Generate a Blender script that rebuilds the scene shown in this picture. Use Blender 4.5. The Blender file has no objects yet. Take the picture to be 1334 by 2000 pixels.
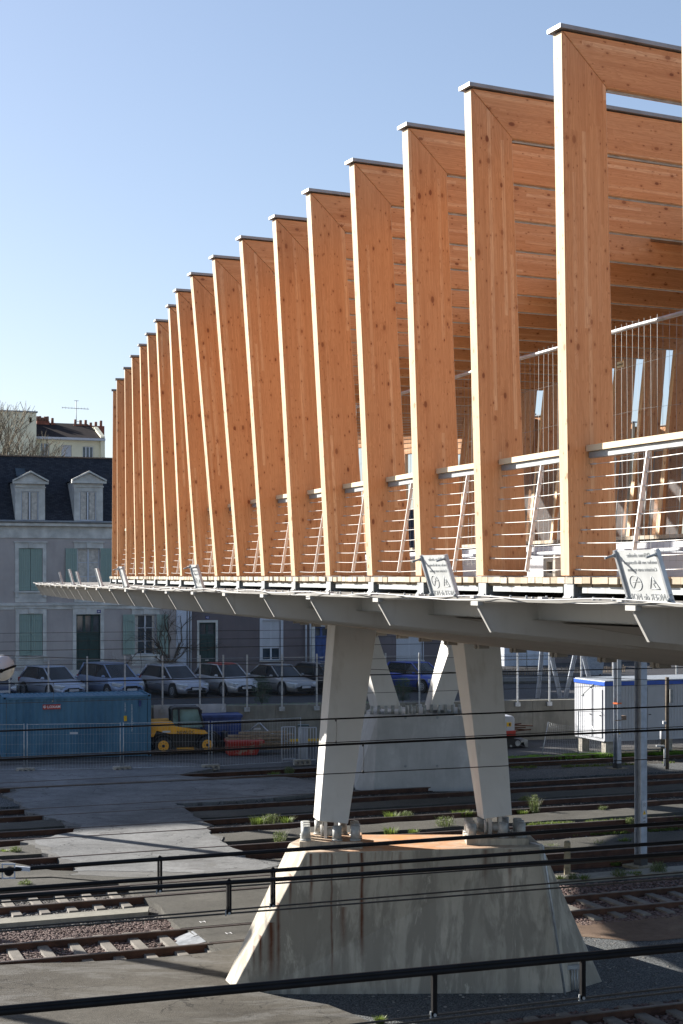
import bpy, math, random
import numpy as np
from mathutils import Vector, Matrix, noise as mnoise
random.seed(7)
R = random.random
def U(a, b): return a + (b - a) * R()
scene = bpy.context.scene
COL = scene.collection

# ------------------------------------------------------------------ camera, sky, sun, exposure
CZ = 7.55                       # eye height above the track bed
FP = 3000.0                     # focal length in photo pixels (photo 1334 x 2000)
HY = 1125.0                     # horizon row of the photo
cam_d = bpy.data.cameras.new("camera"); cam = bpy.data.objects.new("camera", cam_d); COL.objects.link(cam)
cam_d.sensor_fit = 'HORIZONTAL'; cam_d.sensor_width = 36.0; cam_d.lens = FP / 1334.0 * 36.0
cam_d.shift_y = (HY - 1000.0) / 1334.0
cam_d.clip_start = 0.1; cam_d.clip_end = 6000
cam.location = (0, 0, CZ); cam.rotation_euler = (math.radians(90), 0, 0)
scene.camera = cam
SUN_EL = math.radians(23.8)
SX, SY = -0.840, 0.543          # horizontal direction towards the sun
world = bpy.data.worlds.new("World"); scene.world = world; world.use_nodes = True
wn = world.node_tree; wn.nodes.clear()
w_out = wn.nodes.new("ShaderNodeOutputWorld"); w_bg = wn.nodes.new("ShaderNodeBackground"); w_sky = wn.nodes.new("ShaderNodeTexSky")
w_sky.sky_type = 'NISHITA'; w_sky.sun_disc = False; w_sky.sun_elevation = SUN_EL
w_sky.sun_rotation = math.atan2(SX, SY); w_sky.altitude = 100; w_sky.air_density = 1.0; w_sky.dust_density = 0.8; w_sky.ozone_density = 3.0
w_bg.inputs['Strength'].default_value = 0.096
w_gm = wn.nodes.new("ShaderNodeGamma"); w_gm.inputs[1].default_value = 0.76
w_ti = wn.nodes.new("ShaderNodeMix"); w_ti.data_type = 'RGBA'; w_ti.blend_type = 'MULTIPLY'; w_ti.inputs[0].default_value = 1.0; w_ti.inputs[7].default_value = (1.03, 0.98, 1.0, 1)
wn.links.new(w_sky.outputs[0], w_gm.inputs[0]); wn.links.new(w_gm.outputs[0], w_ti.inputs[6]); wn.links.new(w_ti.outputs[2], w_bg.inputs[0]); wn.links.new(w_bg.outputs[0], w_out.inputs[0])
sun_d = bpy.data.lights.new("sun", 'SUN'); sun = bpy.data.objects.new("sun", sun_d); COL.objects.link(sun)
sun_d.energy = 5.0; sun_d.angle = math.radians(0.53); sun_d.color = (1.0, 0.94, 0.85)
sdir = Vector((SX * math.cos(SUN_EL), SY * math.cos(SUN_EL), math.sin(SUN_EL)))
sun.rotation_euler = sdir.to_track_quat('Z', 'Y').to_euler(); sun.location = (-30, 40, 40)
scene.view_settings.view_transform = 'Standard'; scene.view_settings.look = 'None'
scene.view_settings.exposure = 1.40; scene.view_settings.gamma = 1.0

# ------------------------------------------------------------------ coordinates
DX, DY = 0.9326, 0.3610         # direction of the tracks; q runs across them
def pq(p, q, z=0.0): return Vector((p * DX - q * DY, p * DY + q * DX, z))
def at(px, py, Z): return Vector(((px - 667.0) / FP * Z, Z, CZ - (py - HY) / FP * Z))
def ground(px, py, z=0.15):
    Z = (CZ - z) * FP / (py - HY); return Vector(((px - 667.0) / FP * Z, Z, z))
def hit(px, py, q):             # photo pixel -> (p, z) on the vertical plane at q
    k = (px - 667.0) / FP; Z = q / (-DY * k + DX)
    return (k * Z * DX + Z * DY, CZ - (py - HY) * Z / FP)
def hitw(px, py, q):
    p, z = hit(px, py, q); return pq(p, q, z)

# ------------------------------------------------------------------ mesh helpers
class MB:
    def __init__(s): s.v = []; s.f = []; s.uv = []; s.sm = []
    def face(s, pts, uvs=None, smooth=False):
        n = len(s.v); s.v.extend([tuple(p) for p in pts]); s.f.append(tuple(range(n, n + len(pts))))
        s.uv.append(uvs if uvs else [(p[0] + p[1] * .37, p[2] if len(p) > 2 else 0) for p in pts]); s.sm.append(smooth)
    def poly(s, idx, smooth=False, uvs=None):
        s.f.append(tuple(idx)); s.uv.append(uvs if uvs else [(s.v[i][0] + s.v[i][1] * .37, s.v[i][2]) for i in idx]); s.sm.append(smooth)
    def box(s, c, ax, ay, az):  # centre + three half-axis vectors
        c = Vector(c); ax = Vector(ax); ay = Vector(ay); az = Vector(az)
        n = len(s.v)
        for i in (-1, 1):
            for j in (-1, 1):
                for k in (-1, 1): s.v.append(tuple(c + ax * i + ay * j + az * k))
        flip = ax.cross(ay).dot(az) < 0
        for q in ((0, 1, 3, 2), (4, 6, 7, 5), (0, 4, 5, 1), (2, 3, 7, 6), (0, 2, 6, 4), (1, 5, 7, 3)):
            q = tuple(n + i for i in (q[::-1] if flip else q)); s.poly(q)
    def abox(s, x0, x1, y0, y1, z0, z1):
        s.box(((x0 + x1) / 2, (y0 + y1) / 2, (z0 + z1) / 2), ((x1 - x0) / 2, 0, 0), (0, (y1 - y0) / 2, 0), (0, 0, (z1 - z0) / 2))
    def pbox(s, p0, p1, q0, q1, z0, z1):  # box aligned with the track directions
        s.box(pq((p0 + p1) / 2, (q0 + q1) / 2, (z0 + z1) / 2), pq((p1 - p0) / 2, 0), pq(0, (q1 - q0) / 2), (0, 0, (z1 - z0) / 2))
    def prism(s, pts, off):     # closed polygon extruded by vector off
        pts = [Vector(p) for p in pts]; off = Vector(off); n = len(s.v); m = len(pts)
        nrm = Vector((0, 0, 0))
        for i in range(m): nrm += pts[i].cross(pts[(i + 1) % m])
        if nrm.dot(off) > 0: pts = pts[::-1]
        for p in pts: s.v.append(tuple(p))
        for p in pts: s.v.append(tuple(p + off))
        s.poly(range(n, n + m)); s.poly([n + m + i for i in range(m - 1, -1, -1)])
        for i in range(m):
            j = (i + 1) % m; s.poly((n + i, n + m + i, n + m + j, n + j))
    def hexa(s, a, b):          # two matching quads a (bottom) b (top)
        n = len(s.v)
        for p in list(a) + list(b): s.v.append(tuple(p))
        m = len(a)
        ctr = sum((Vector(p) for p in list(a) + list(b)), Vector()) / (2 * m)
        def add(idx):
            P = [Vector(s.v[i]) for i in idx]; nr = Vector((0, 0, 0))
            for i in range(len(P)): nr += P[i].cross(P[(i + 1) % len(P)])
            c = sum(P, Vector()) / len(P)
            s.poly(idx if nr.dot(c - ctr) > 0 else idx[::-1])
        add(tuple(range(n, n + m))); add(tuple(range(n + m, n + 2 * m)))
        for i in range(m):
            j = (i + 1) % m; add((n + i, n + j, n + m + j, n + m + i))
    def tube(s, pts, r, n=6, cap=True, smooth=True):
        pts = [Vector(p) for p in pts]; rs = r if isinstance(r, (list, tuple)) else [r] * len(pts)
        base = len(s.v); prev = None
        for i, p in enumerate(pts):
            d = (pts[min(i + 1, len(pts) - 1)] - pts[max(i - 1, 0)])
            if d.length < 1e-9: d = Vector((0, 0, 1))
            d.normalize()
            a = prev - d * prev.dot(d) if prev is not None else (Vector((0, 0, 1)).cross(d) if abs(d.z) < .95 else Vector((1, 0, 0)).cross(d))
            if a.length < 1e-6: a = Vector((1, 0, 0)).cross(d)
            a.normalize(); prev = a; b = d.cross(a)
            for k in range(n):
                t = 2 * math.pi * k / n; s.v.append(tuple(p + (a * math.cos(t) + b * math.sin(t)) * rs[i]))
        for i in range(len(pts) - 1):
            for k in range(n):
                k2 = (k + 1) % n; s.poly((base + i * n + k, base + i * n + k2, base + (i + 1) * n + k2, base + (i + 1) * n + k), smooth)
        if cap:
            s.poly([base + k for k in range(n - 1, -1, -1)]); e = base + (len(pts) - 1) * n; s.poly([e + k for k in range(n)])
    def cyl(s, c, axis, r, n=16, r2=None): # centre of base, axis vector
        c = Vector(c); s.tube([c, c + Vector(axis)], [r, r if r2 is None else r2], n)
    def sphere(s, c, r, nu=16, nv=10, sc=(1, 1, 1), t0=0.0, t1=1.0):
        n = len(s.v); c = Vector(c)
        for j in range(nv + 1):
            th = math.pi * (t0 + (t1 - t0) * j / nv)
            for i in range(nu):
                ph = 2 * math.pi * i / nu
                s.v.append((c.x + r * sc[0] * math.sin(th) * math.cos(ph), c.y + r * sc[1] * math.sin(th) * math.sin(ph), c.z + r * sc[2] * math.cos(th)))
        for j in range(nv):
            for i in range(nu):
                i2 = (i + 1) % nu; s.poly((n + j * nu + i, n + (j + 1) * nu + i, n + (j + 1) * nu + i2, n + j * nu + i2), True)
    def build(s, name, mat, parent=None, bevel=0.0, loc=None):
        me = bpy.data.meshes.new(name)
        if loc is None: loc = Vector((0, 0, 0))
        off = Vector(loc)
        if parent is not None: off = parent_world(parent)
        vs = [(v[0] - off.x, v[1] - off.y, v[2] - off.z) for v in s.v]
        me.from_pydata(vs, [], s.f)
        uvl = me.uv_layers.new(name="UVMap")
        flat = [c for uvs in s.uv for uv in uvs for c in (uv[0], uv[1])]
        uvl.data.foreach_set("uv", flat)
        me.polygons.foreach_set("use_smooth", s.sm)
        me.materials.append(mat); me.update()
        o = bpy.data.objects.new(name, me); COL.objects.link(o)
        if parent is not None: o.parent = parent
        else: o.location = off
        if bevel > 0:
            b = o.modifiers.new("bevel", 'BEVEL'); b.width = bevel; b.segments = 2; b.limit_method = 'ANGLE'; b.angle_limit = math.radians(35)
        return o
def parent_world(o):
    v = Vector(o.location)
    while o.parent is not None: o = o.parent; v = v + o.location
    return v
def tag(o, label, cat, group=None, kind=None):
    o["label"] = label; o["category"] = cat
    if group: o["group"] = group
    if kind: o["kind"] = kind
    return o
def thing(name, label, cat, loc=(0, 0, 0), group=None):
    o = bpy.data.objects.new(name, None); COL.objects.link(o); o.location = loc; o.empty_display_size = .2
    return tag(o, label, cat, group)
def struct(o, label=None):
    o["kind"] = "structure"
    if label: o["label"] = label
    return o
def copy_tree(o, parent=None):
    c = o.copy(); COL.objects.link(c); c.parent = parent
    for ch in [x for x in COL.objects if x.parent is o]: copy_tree(ch, c)
    return c
def text_obj(body, size, mat, M, parent=None, name="lettering", ext=0.002, spacing=1.0, align='CENTER', bold=0.0):
    cu = bpy.data.curves.new(name, 'FONT'); cu.body = body; cu.size = size; cu.extrude = ext; cu.align_x = align; cu.align_y = 'CENTER'
    cu.resolution_u = 2; cu.space_character = spacing; cu.offset = bold
    to = bpy.data.objects.new("tmp", cu); COL.objects.link(to)
    bpy.context.view_layer.update()
    me = bpy.data.meshes.new_from_object(to.evaluated_get(bpy.context.evaluated_depsgraph_get()))
    bpy.data.objects.remove(to); bpy.data.curves.remove(cu)
    off = parent_world(parent) if parent is not None else Vector((0, 0, 0))
    me.transform(Matrix.Translation(-off) @ M)
    me.materials.clear(); me.materials.append(mat); me.name = name
    o = bpy.data.objects.new(name, me); COL.objects.link(o)
    if parent is not None: o.parent = parent
    return o
def frame_mat(o, x, y):         # text frame: origin, right vector, up vector
    x = Vector(x).normalized(); y = Vector(y).normalized(); z = x.cross(y)
    return Matrix(((x.x, y.x, z.x, o[0]), (x.y, y.y, z.y, o[1]), (x.z, y.z, z.z, o[2]), (0, 0, 0, 1)))

# ------------------------------------------------------------------ materials
def newmat(name):
    m = bpy.data.materials.new(name); m.use_nodes = True; nt = m.node_tree
    b = nt.nodes["Principled BSDF"]; return m, nt, b
def N(nt, t, **kw):
    n = nt.nodes.new(t)
    for k, v in kw.items():
        if k.startswith("i_"): n.inputs[int(k[2:])].default_value = v
        else: setattr(n, k, v)
    return n
def ramp(nt, src, stops, interp='LINEAR'):
    r = nt.nodes.new("ShaderNodeValToRGB"); r.color_ramp.interpolation = interp
    e = r.color_ramp.elements
    while len(e) < len(stops): e.new(0.5)
    for el, (p, c) in zip(e, stops):
        el.position = p; el.color = tuple(c) + (1,) if len(c) == 3 else c
    nt.links.new(src, r.inputs[0]); return r.outputs[0]
def mix(nt, fac, a, b, mode='MIX'):
    n = nt.nodes.new("ShaderNodeMix"); n.data_type = 'RGBA'; n.blend_type = mode
    for sock, v in ((n.inputs[0], fac), (n.inputs[6], a), (n.inputs[7], b)):
        if hasattr(v, "is_linked") or hasattr(v, "links"): nt.links.new(v, sock)
        elif isinstance(v, (int, float)): sock.default_value = v
        else: sock.default_value = tuple(v) + (1,) if len(v) == 3 else v
    return n.outputs[2]
def math_(nt, op, a, b=None, c=None):
    n = nt.nodes.new("ShaderNodeMath"); n.operation = op
    for i, v in enumerate((a, b, c)):
        if v is None: continue
        if isinstance(v, (int, float)): n.inputs[i].default_value = v
        else: nt.links.new(v, n.inputs[i])
    return n.outputs[0]
def mapping(nt, src, scale=(1, 1, 1), loc=(0, 0, 0), rot=(0, 0, 0)):
    n = nt.nodes.new("ShaderNodeMapping"); n.inputs['Scale'].default_value = scale; n.inputs['Location'].default_value = loc; n.inputs['Rotation'].default_value = rot
    nt.links.new(src, n.inputs[0]); return n.outputs[0]
def noise(nt, vec, scale, detail=4, rough=.55, dist=0.0):
    n = nt.nodes.new("ShaderNodeTexNoise"); n.inputs['Scale'].default_value = scale; n.inputs['Detail'].default_value = detail
    n.inputs['Roughness'].default_value = rough; n.inputs['Distortion'].default_value = dist
    nt.links.new(vec, n.inputs['Vector']); return n.outputs[0]
def bump(nt, b, h, strength=.3, dist=.01):
    n = nt.nodes.new("ShaderNodeBump"); n.inputs['Strength'].default_value = strength; n.inputs['Distance'].default_value = dist
    nt.links.new(h, n.inputs['Height']); nt.links.new(n.outputs[0], b.inputs['Normal'])
def objco(nt): return nt.nodes.new("ShaderNodeTexCoord").outputs['Object']
def worldpos(nt): return nt.nodes.new("ShaderNodeNewGeometry").outputs['Position']
def simple(name, col, rough=.6, metal=0.0, var=.12, scale=6.0, spec=None, bumpv=0.0):
    m, nt, b = newmat(name); co = objco(nt)
    f = noise(nt, co, scale, 5)
    c2 = tuple(x * (1 - var * 2) for x in col); c3 = tuple(min(1, x * (1 + var * 1.2)) for x in col)
    nt.links.new(ramp(nt, f, [(.3, c2), (.7, c3)]), b.inputs['Base Color'])
    b.inputs['Roughness'].default_value = rough; b.inputs['Metallic'].default_value = metal
    if spec is not None: b.inputs['Specular IOR Level'].default_value = spec
    if bumpv: bump(nt, b, noise(nt, co, scale * 8, 4), bumpv, .01)
    return m
def glulam(name, base, dark, light, knotcol, seedy=0.0):
    m, nt, b = newmat(name)
    tc = nt.nodes.new("ShaderNodeTexCoord"); oi = nt.nodes.new("ShaderNodeObjectInfo")
    off = nt.nodes.new("ShaderNodeCombineXYZ")
    nt.links.new(math_(nt, 'MULTIPLY', oi.outputs['Random'], 37.0), off.inputs[0]); nt.links.new(math_(nt, 'MULTIPLY', oi.outputs['Random'], 91.0), off.inputs[1])
    va = nt.nodes.new("ShaderNodeVectorMath"); va.operation = 'ADD'; nt.links.new(tc.outputs['UV'], va.inputs[0]); nt.links.new(off.outputs[0], va.inputs[1])
    uv = va.outputs[0]
    sp = nt.nodes.new("ShaderNodeSeparateXYZ"); nt.links.new(uv, sp.inputs[0])
    # lamellas ~40 mm wide, staggered finger joints every couple of metres
    lam = math_(nt, 'FLOOR', math_(nt, 'MULTIPLY', sp.outputs[1], 1 / .040))
    w1 = nt.nodes.new("ShaderNodeTexWhiteNoise"); w1.noise_dimensions = '1D'; nt.links.new(lam, w1.inputs['W'])
    seg = math_(nt, 'FLOOR', math_(nt, 'ADD', math_(nt, 'MULTIPLY', sp.outputs[0], .55), math_(nt, 'MULTIPLY', w1.outputs[0], 7.0)))
    cb = nt.nodes.new("ShaderNodeCombineXYZ"); nt.links.new(lam, cb.inputs[0]); nt.links.new(seg, cb.inputs[1])
    w2 = nt.nodes.new("ShaderNodeTexWhiteNoise"); w2.noise_dimensions = '2D'; nt.links.new(cb.outputs[0], w2.inputs['Vector'])
    # knots: two sizes, elongated along the grain, ragged outline
    wob = nt.nodes.new("ShaderNodeTexNoise"); wob.inputs['Scale'].default_value = 22.0; wob.inputs['Detail'].default_value = 2; nt.links.new(uv, wob.inputs['Vector'])
    def knots(sx, sy, thr, s0, s1, off):
        kv = mapping(nt, uv, (sx, sy, 1), (off, off * 1.7, 0))
        vo = nt.nodes.new("ShaderNodeTexVoronoi"); vo.voronoi_dimensions = '2D'; vo.inputs['Scale'].default_value = 1.0; nt.links.new(kv, vo.inputs['Vector'])
        sel = nt.nodes.new("ShaderNodeSeparateColor"); nt.links.new(vo.outputs['Color'], sel.inputs[0])
        has = math_(nt, 'GREATER_THAN', sel.outputs[0], thr)
        ks = math_(nt, 'ADD', math_(nt, 'MULTIPLY', math_(nt, 'POWER', sel.outputs[1], 2.0), s1), s0)
        kd = math_(nt, 'DIVIDE', math_(nt, 'ADD', vo.outputs['Distance'], math_(nt, 'MULTIPLY', math_(nt, 'SUBTRACT', wob.outputs[0], .5), s0 * .9)), ks)
        core = math_(nt, 'MULTIPLY', math_(nt, 'SUBTRACT', 1.0, math_(nt, 'MINIMUM', math_(nt, 'MAXIMUM', math_(nt, 'MULTIPLY', math_(nt, 'SUBTRACT', kd, .75), 2.5), 0.0), 1.0)), has)
        halo = math_(nt, 'MULTIPLY', math_(nt, 'SUBTRACT', 1.0, math_(nt, 'MINIMUM', math_(nt, 'DIVIDE', kd, 3.2), 1.0)), has)
        return core, halo, sel
    c1, h1, s1_ = knots(4.2, 7.5, .66, .045, .12, 0.0); c2, h2, s2_ = knots(8.0, 15.0, .76, .045, .08, 5.3)
    core = math_(nt, 'MAXIMUM', c1, c2); halo = math_(nt, 'MAXIMUM', h1, h2)
    gv = nt.nodes.new("ShaderNodeCombineXYZ")
    nt.links.new(math_(nt, 'MULTIPLY', sp.outputs[0], .7), gv.inputs[0])
    nt.links.new(math_(nt, 'ADD', math_(nt, 'MULTIPLY', sp.outputs[1], 7.0), math_(nt, 'ADD', math_(nt, 'MULTIPLY', halo, .45), math_(nt, 'MULTIPLY', w2.outputs[0], 9.0))), gv.inputs[1])
    g = noise(nt, gv.outputs[0], 1.9, 3, .5, .6)
    rings = math_(nt, 'FRACT', math_(nt, 'MULTIPLY', g, 11.0))
    fine = noise(nt, mapping(nt, uv, (1.1, 75, 1)), 1.0, 3, .6)
    dk2 = tuple(b_ * .65 + d_ * .35 for b_, d_ in zip(base, dark)); lt2 = tuple(b_ * .7 + d_ * .3 for b_, d_ in zip(base, light))
    col = ramp(nt, w2.outputs[0], [(0, dk2), (.3, base), (.88, base), (1, light)])
    col = mix(nt, math_(nt, 'MULTIPLY', math_(nt, 'POWER', rings, 2.0), .50), col, dark)
    col = mix(nt, math_(nt, 'MULTIPLY', ramp(nt, fine, [(.42, (0, 0, 0)), (.68, (1, 1, 1))]), .48), col, dark)
    big = noise(nt, mapping(nt, uv, (.5, 3.0, 1)), 1.0, 3)
    col = mix(nt, math_(nt, 'MULTIPLY', math_(nt, 'SUBTRACT', big, .35), .7), col, lt2)
    col = mix(nt, math_(nt, 'MULTIPLY', halo, .6), col, dark)
    col = mix(nt, math_(nt, 'MULTIPLY', core, math_(nt, 'ADD', .45, math_(nt, 'MULTIPLY', s1_.outputs[2], .5))), col, knotcol)
    nt.links.new(col, b.inputs['Base Color']); b.inputs['Roughness'].default_value = .62; b.inputs['Specular IOR Level'].default_value = .25
    bump(nt, b, rings, .06, .003)
    return m
M = {}
M['roof_dark'] = simple('dark_roof_tiles', (.035, .027, .026), .9, 0, .2, 4, spec=.1)
M['lush'] = None
M['wood'] = glulam('larch_glulam', (.60, .32, .155), (.38, .16, .064), (.73, .48, .28), (.19, .062, .028))
M['wood_edge'] = glulam('larch_sunlit_edge', (.60, .46, .30), (.46, .31, .18), (.68, .55, .39), (.22, .11, .05))  # sunlit cream of the post side faces put into a paler timber colour
M['rail_wood'] = glulam('pale_rail_timber', (.70, .58, .40), (.62, .47, .30), (.78, .67, .50), (.4, .25, .13))
M['zinc'] = simple('zinc_capping', (.24, .25, .26), .45, .4, .12, 3)
M['plate'] = simple('pale_plate_metal', (.50, .52, .52), .5, .1, .08, 6)
M['steel'] = simple('galvanised_steel', (.42, .44, .46), .45, .5, .15, 8)
M['steel_dull'] = simple('dull_grey_steel', (.30, .32, .33), .6, .2, .18, 5)
M['paint_grey'] = simple('grey_painted_steel', (.56, .55, .52), .6, 0, .06, 1.3)
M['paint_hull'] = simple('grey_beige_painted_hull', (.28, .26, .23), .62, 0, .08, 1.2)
M['paint_pale'] = simple('pale_painted_steel', (.42, .42, .40), .5, 0, .08, 3)
M['rim_top'] = simple('dusty_grey_rim_paint', (.20, .195, .18), .75, 0, .12, 4)
M['cable_white'] = simple('white_sheathing', (.48, .48, .47), .5, 0, .03, 3)
M['inox'] = simple('stainless_steel', (.55, .55, .54), .4, .15, .04, 5)
M['black'] = simple('black_rubber', (.008, .008, .009), .5, 0, .2, 9, spec=.15)
M['wire'] = simple('dark_oxidised_copper', (.035, .032, .028), .55, .3, .2, 9)
M['bolt_rust'] = simple('rusty_bolt', (.22, .16, .12), .8, .2, .3, 20)
M['white_paint'] = simple('white_painted_panel', (.46, .48, .52), .5, 0, .04, 2)
M['white_pvc'] = simple('white_window_frame', (.50, .54, .60), .4, 0, .03, 3)
M['rubber'] = simple('tyre_rubber', (.03, .03, .032), .8, 0, .2, 12)
M['alloy'] = simple('wheel_alloy', (.42, .43, .45), .35, .6, .1, 9)
M['orange'] = simple('orange_yellow_paint', (.85, .40, .03), .45, 0, .1, 4)
M['charcoal'] = simple('charcoal_plastic', (.03, .032, .036), .5, 0, .2, 5)
M['red_paint'] = simple('red_paint', (.42, .03, .02), .5, 0, .2, 3)
M['blue_skip'] = simple('dark_blue_skip_paint', (.03, .06, .20), .5, 0, .2, 2.5)
M['blue_band'] = simple('bright_blue_fascia', (.02, .10, .55), .4, 0, .08, 3)
M['door_green'] = simple('dark_green_door_paint', (.010, .042, .042), .45, 0, .12, 4)
M['door_blue'] = simple('dark_blue_door_paint', (.02, .06, .20), .45, 0, .12, 4)
M['plate_blue'] = simple('enamel_blue', (.01, .02, .16), .3, 0, .05, 4)
M['curtain'] = simple('pale_curtain', (.55, .52, .47), .9, 0, .15, 6)
M['stone_trim'] = simple('limestone_trim', (.55, .55, .52), .85, 0, .14, 2.0, bumpv=.2)
M['brick_red'] = simple('red_brick_chimney', (.30, .10, .06), .9, 0, .2, 5)
M['clay_pot'] = simple('clay_chimney_pot', (.25, .12, .08), .9, 0, .2, 5)
M['bark'] = simple('grey_brown_bark', (.12, .10, .08), .95, 0, .25, 5)
M['sign_yellow'] = simple('yellow_sign', (.8, .48, .02), .5, 0, .05, 5)
M['text_dark'] = simple('dark_lettering', (.03, .03, .035), .6, 0, .02, 5)
M['text_white'] = simple('white_lettering', (.8, .8, .8), .5, 0, .02, 5)
M['text_faint'] = simple('faint_pressed_lettering', (.36, .38, .39), .5, .2, .05, 5)
M['tag_cream'] = simple('cream_tag', (.75, .65, .38), .5, 0, .05, 5)
M['block'] = simple('precast_concrete_block', (.36, .34, .30), .9, 0, .2, 7, bumpv=.3)
M['sleeper'] = simple('concrete_sleeper', (.18, .165, .145), .9, 0, .15, 4, bumpv=.2)
M['pallet'] = simple('weathered_timber', (.28, .21, .14), .85, 0, .25, 8)
M['orange_band'] = simple('orange_band', (.75, .16, .04), .5, 0, .05, 5)
M['concrete_post'] = simple('mossy_concrete_post', (.25, .22, .15), .95, 0, .25, 8, bumpv=.3)

def m_glass(name, col=(.03, .04, .05), rough=.06):
    m, nt, b = newmat(name); co = objco(nt)
    nt.links.new(ramp(nt, noise(nt, co, 1.3, 3), [(.35, col), (.7, tuple(c * 2.4 for c in col))]), b.inputs['Base Color'])
    b.inputs['Roughness'].default_value = rough; b.inputs['Specular IOR Level'].default_value = .5; return m
M['glass'] = m_glass('dark_window_glass'); M['car_glass'] = m_glass('car_glass', (.006, .008, .010), .08)
M['cab_glass'] = m_glass('greenish_cab_glass', (.10, .16, .15), .08)
def m_carpaint(name, col):
    m, nt, b = newmat(name); b.inputs['Base Color'].default_value = tuple(col) + (1,)
    b.inputs['Roughness'].default_value = .38; b.inputs['Metallic'].default_value = .45; b.inputs['Coat Weight'].default_value = .35; b.inputs['Coat Roughness'].default_value = .08
    co = objco(nt); nt.links.new(ramp(nt, noise(nt, co, 2.0, 4), [(.3, tuple(c * .85 for c in col)), (.7, col)]), b.inputs['Base Color'])
    return m
for k, c in dict(silver=(.42, .47, .58), silverblue=(.24, .32, .50), greysilver=(.42, .44, .50), white=(.50, .51, .53), sedan=(.30, .30, .30), black=(.02, .02, .025), blue=(.02, .06, .35), navy=(.03, .045, .09)).items():
    M['car_' + k] = m_carpaint('car_paint_' + k, c)

def m_boards():
    m, nt, b = newmat('weathered_deck_boards'); g = nt.nodes.new("ShaderNodeNewGeometry"); co = objco(nt)
    c = ramp(nt, g.outputs['Random Per Island'], [(0, (.26, .21, .15)), (.35, (.42, .34, .24)), (.7, (.50, .44, .35)), (1, (.33, .30, .25))])
    n1 = noise(nt, mapping(nt, co, (1, 1, 2)), 22, 4)
    c = mix(nt, math_(nt, 'MULTIPLY', ramp(nt, n1, [(.5, (0, 0, 0)), (.72, (1, 1, 1))]), .55), c, (.22, .19, .13))
    nt.links.new(c, b.inputs['Base Color']); b.inputs['Roughness'].default_value = .8; return m
M['boards'] = m_boards()
def m_boards2():
    m, nt, b = newmat('ochre_joist_timber'); g = nt.nodes.new("ShaderNodeNewGeometry"); co = objco(nt)
    c = ramp(nt, g.outputs['Random Per Island'], [(0, (.20, .15, .09)), (.5, (.34, .25, .14)), (1, (.27, .22, .15))])
    c = mix(nt, noise(nt, co, 8, 4), c, (.14, .11, .07)); nt.links.new(c, b.inputs['Base Color']); b.inputs['Roughness'].default_value = .85; return m
M['joist'] = m_boards2()
def m_streaked(name, base, stain, amount=.6, freq=14.0, along='Z', size=1.0):
    m, nt, b = newmat(name); co = objco(nt)
    v = mapping(nt, co, (freq, freq, .6))
    s = noise(nt, v, size, 4, .6); s2 = noise(nt, mapping(nt, co, (3, 3, .35)), size, 3)
    f = math_(nt, 'MULTIPLY', ramp(nt, s, [(.54, (0, 0, 0)), (.72, (1, 1, 1))]), math_(nt, 'MULTIPLY', ramp(nt, s2, [(.4, (0, 0, 0)), (.62, (1, 1, 1))]), amount))
    c = mix(nt, noise(nt, co, 2.5, 5), tuple(x * .9 for x in base), tuple(min(1, x * 1.1) for x in base))
    nt.links.new(mix(nt, f, c, stain), b.inputs['Base Color']); b.inputs['Roughness'].default_value = .6; return m
M['paint_grey'] = m_streaked('grey_painted_steel', (.56, .55, .52), (.36, .33, .28), .45, 5.0)
M['drip_steel'] = m_streaked('drip_stained_pale_angle', (.36, .39, .40), (.11, .055, .025), .85, 9.0)
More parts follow.
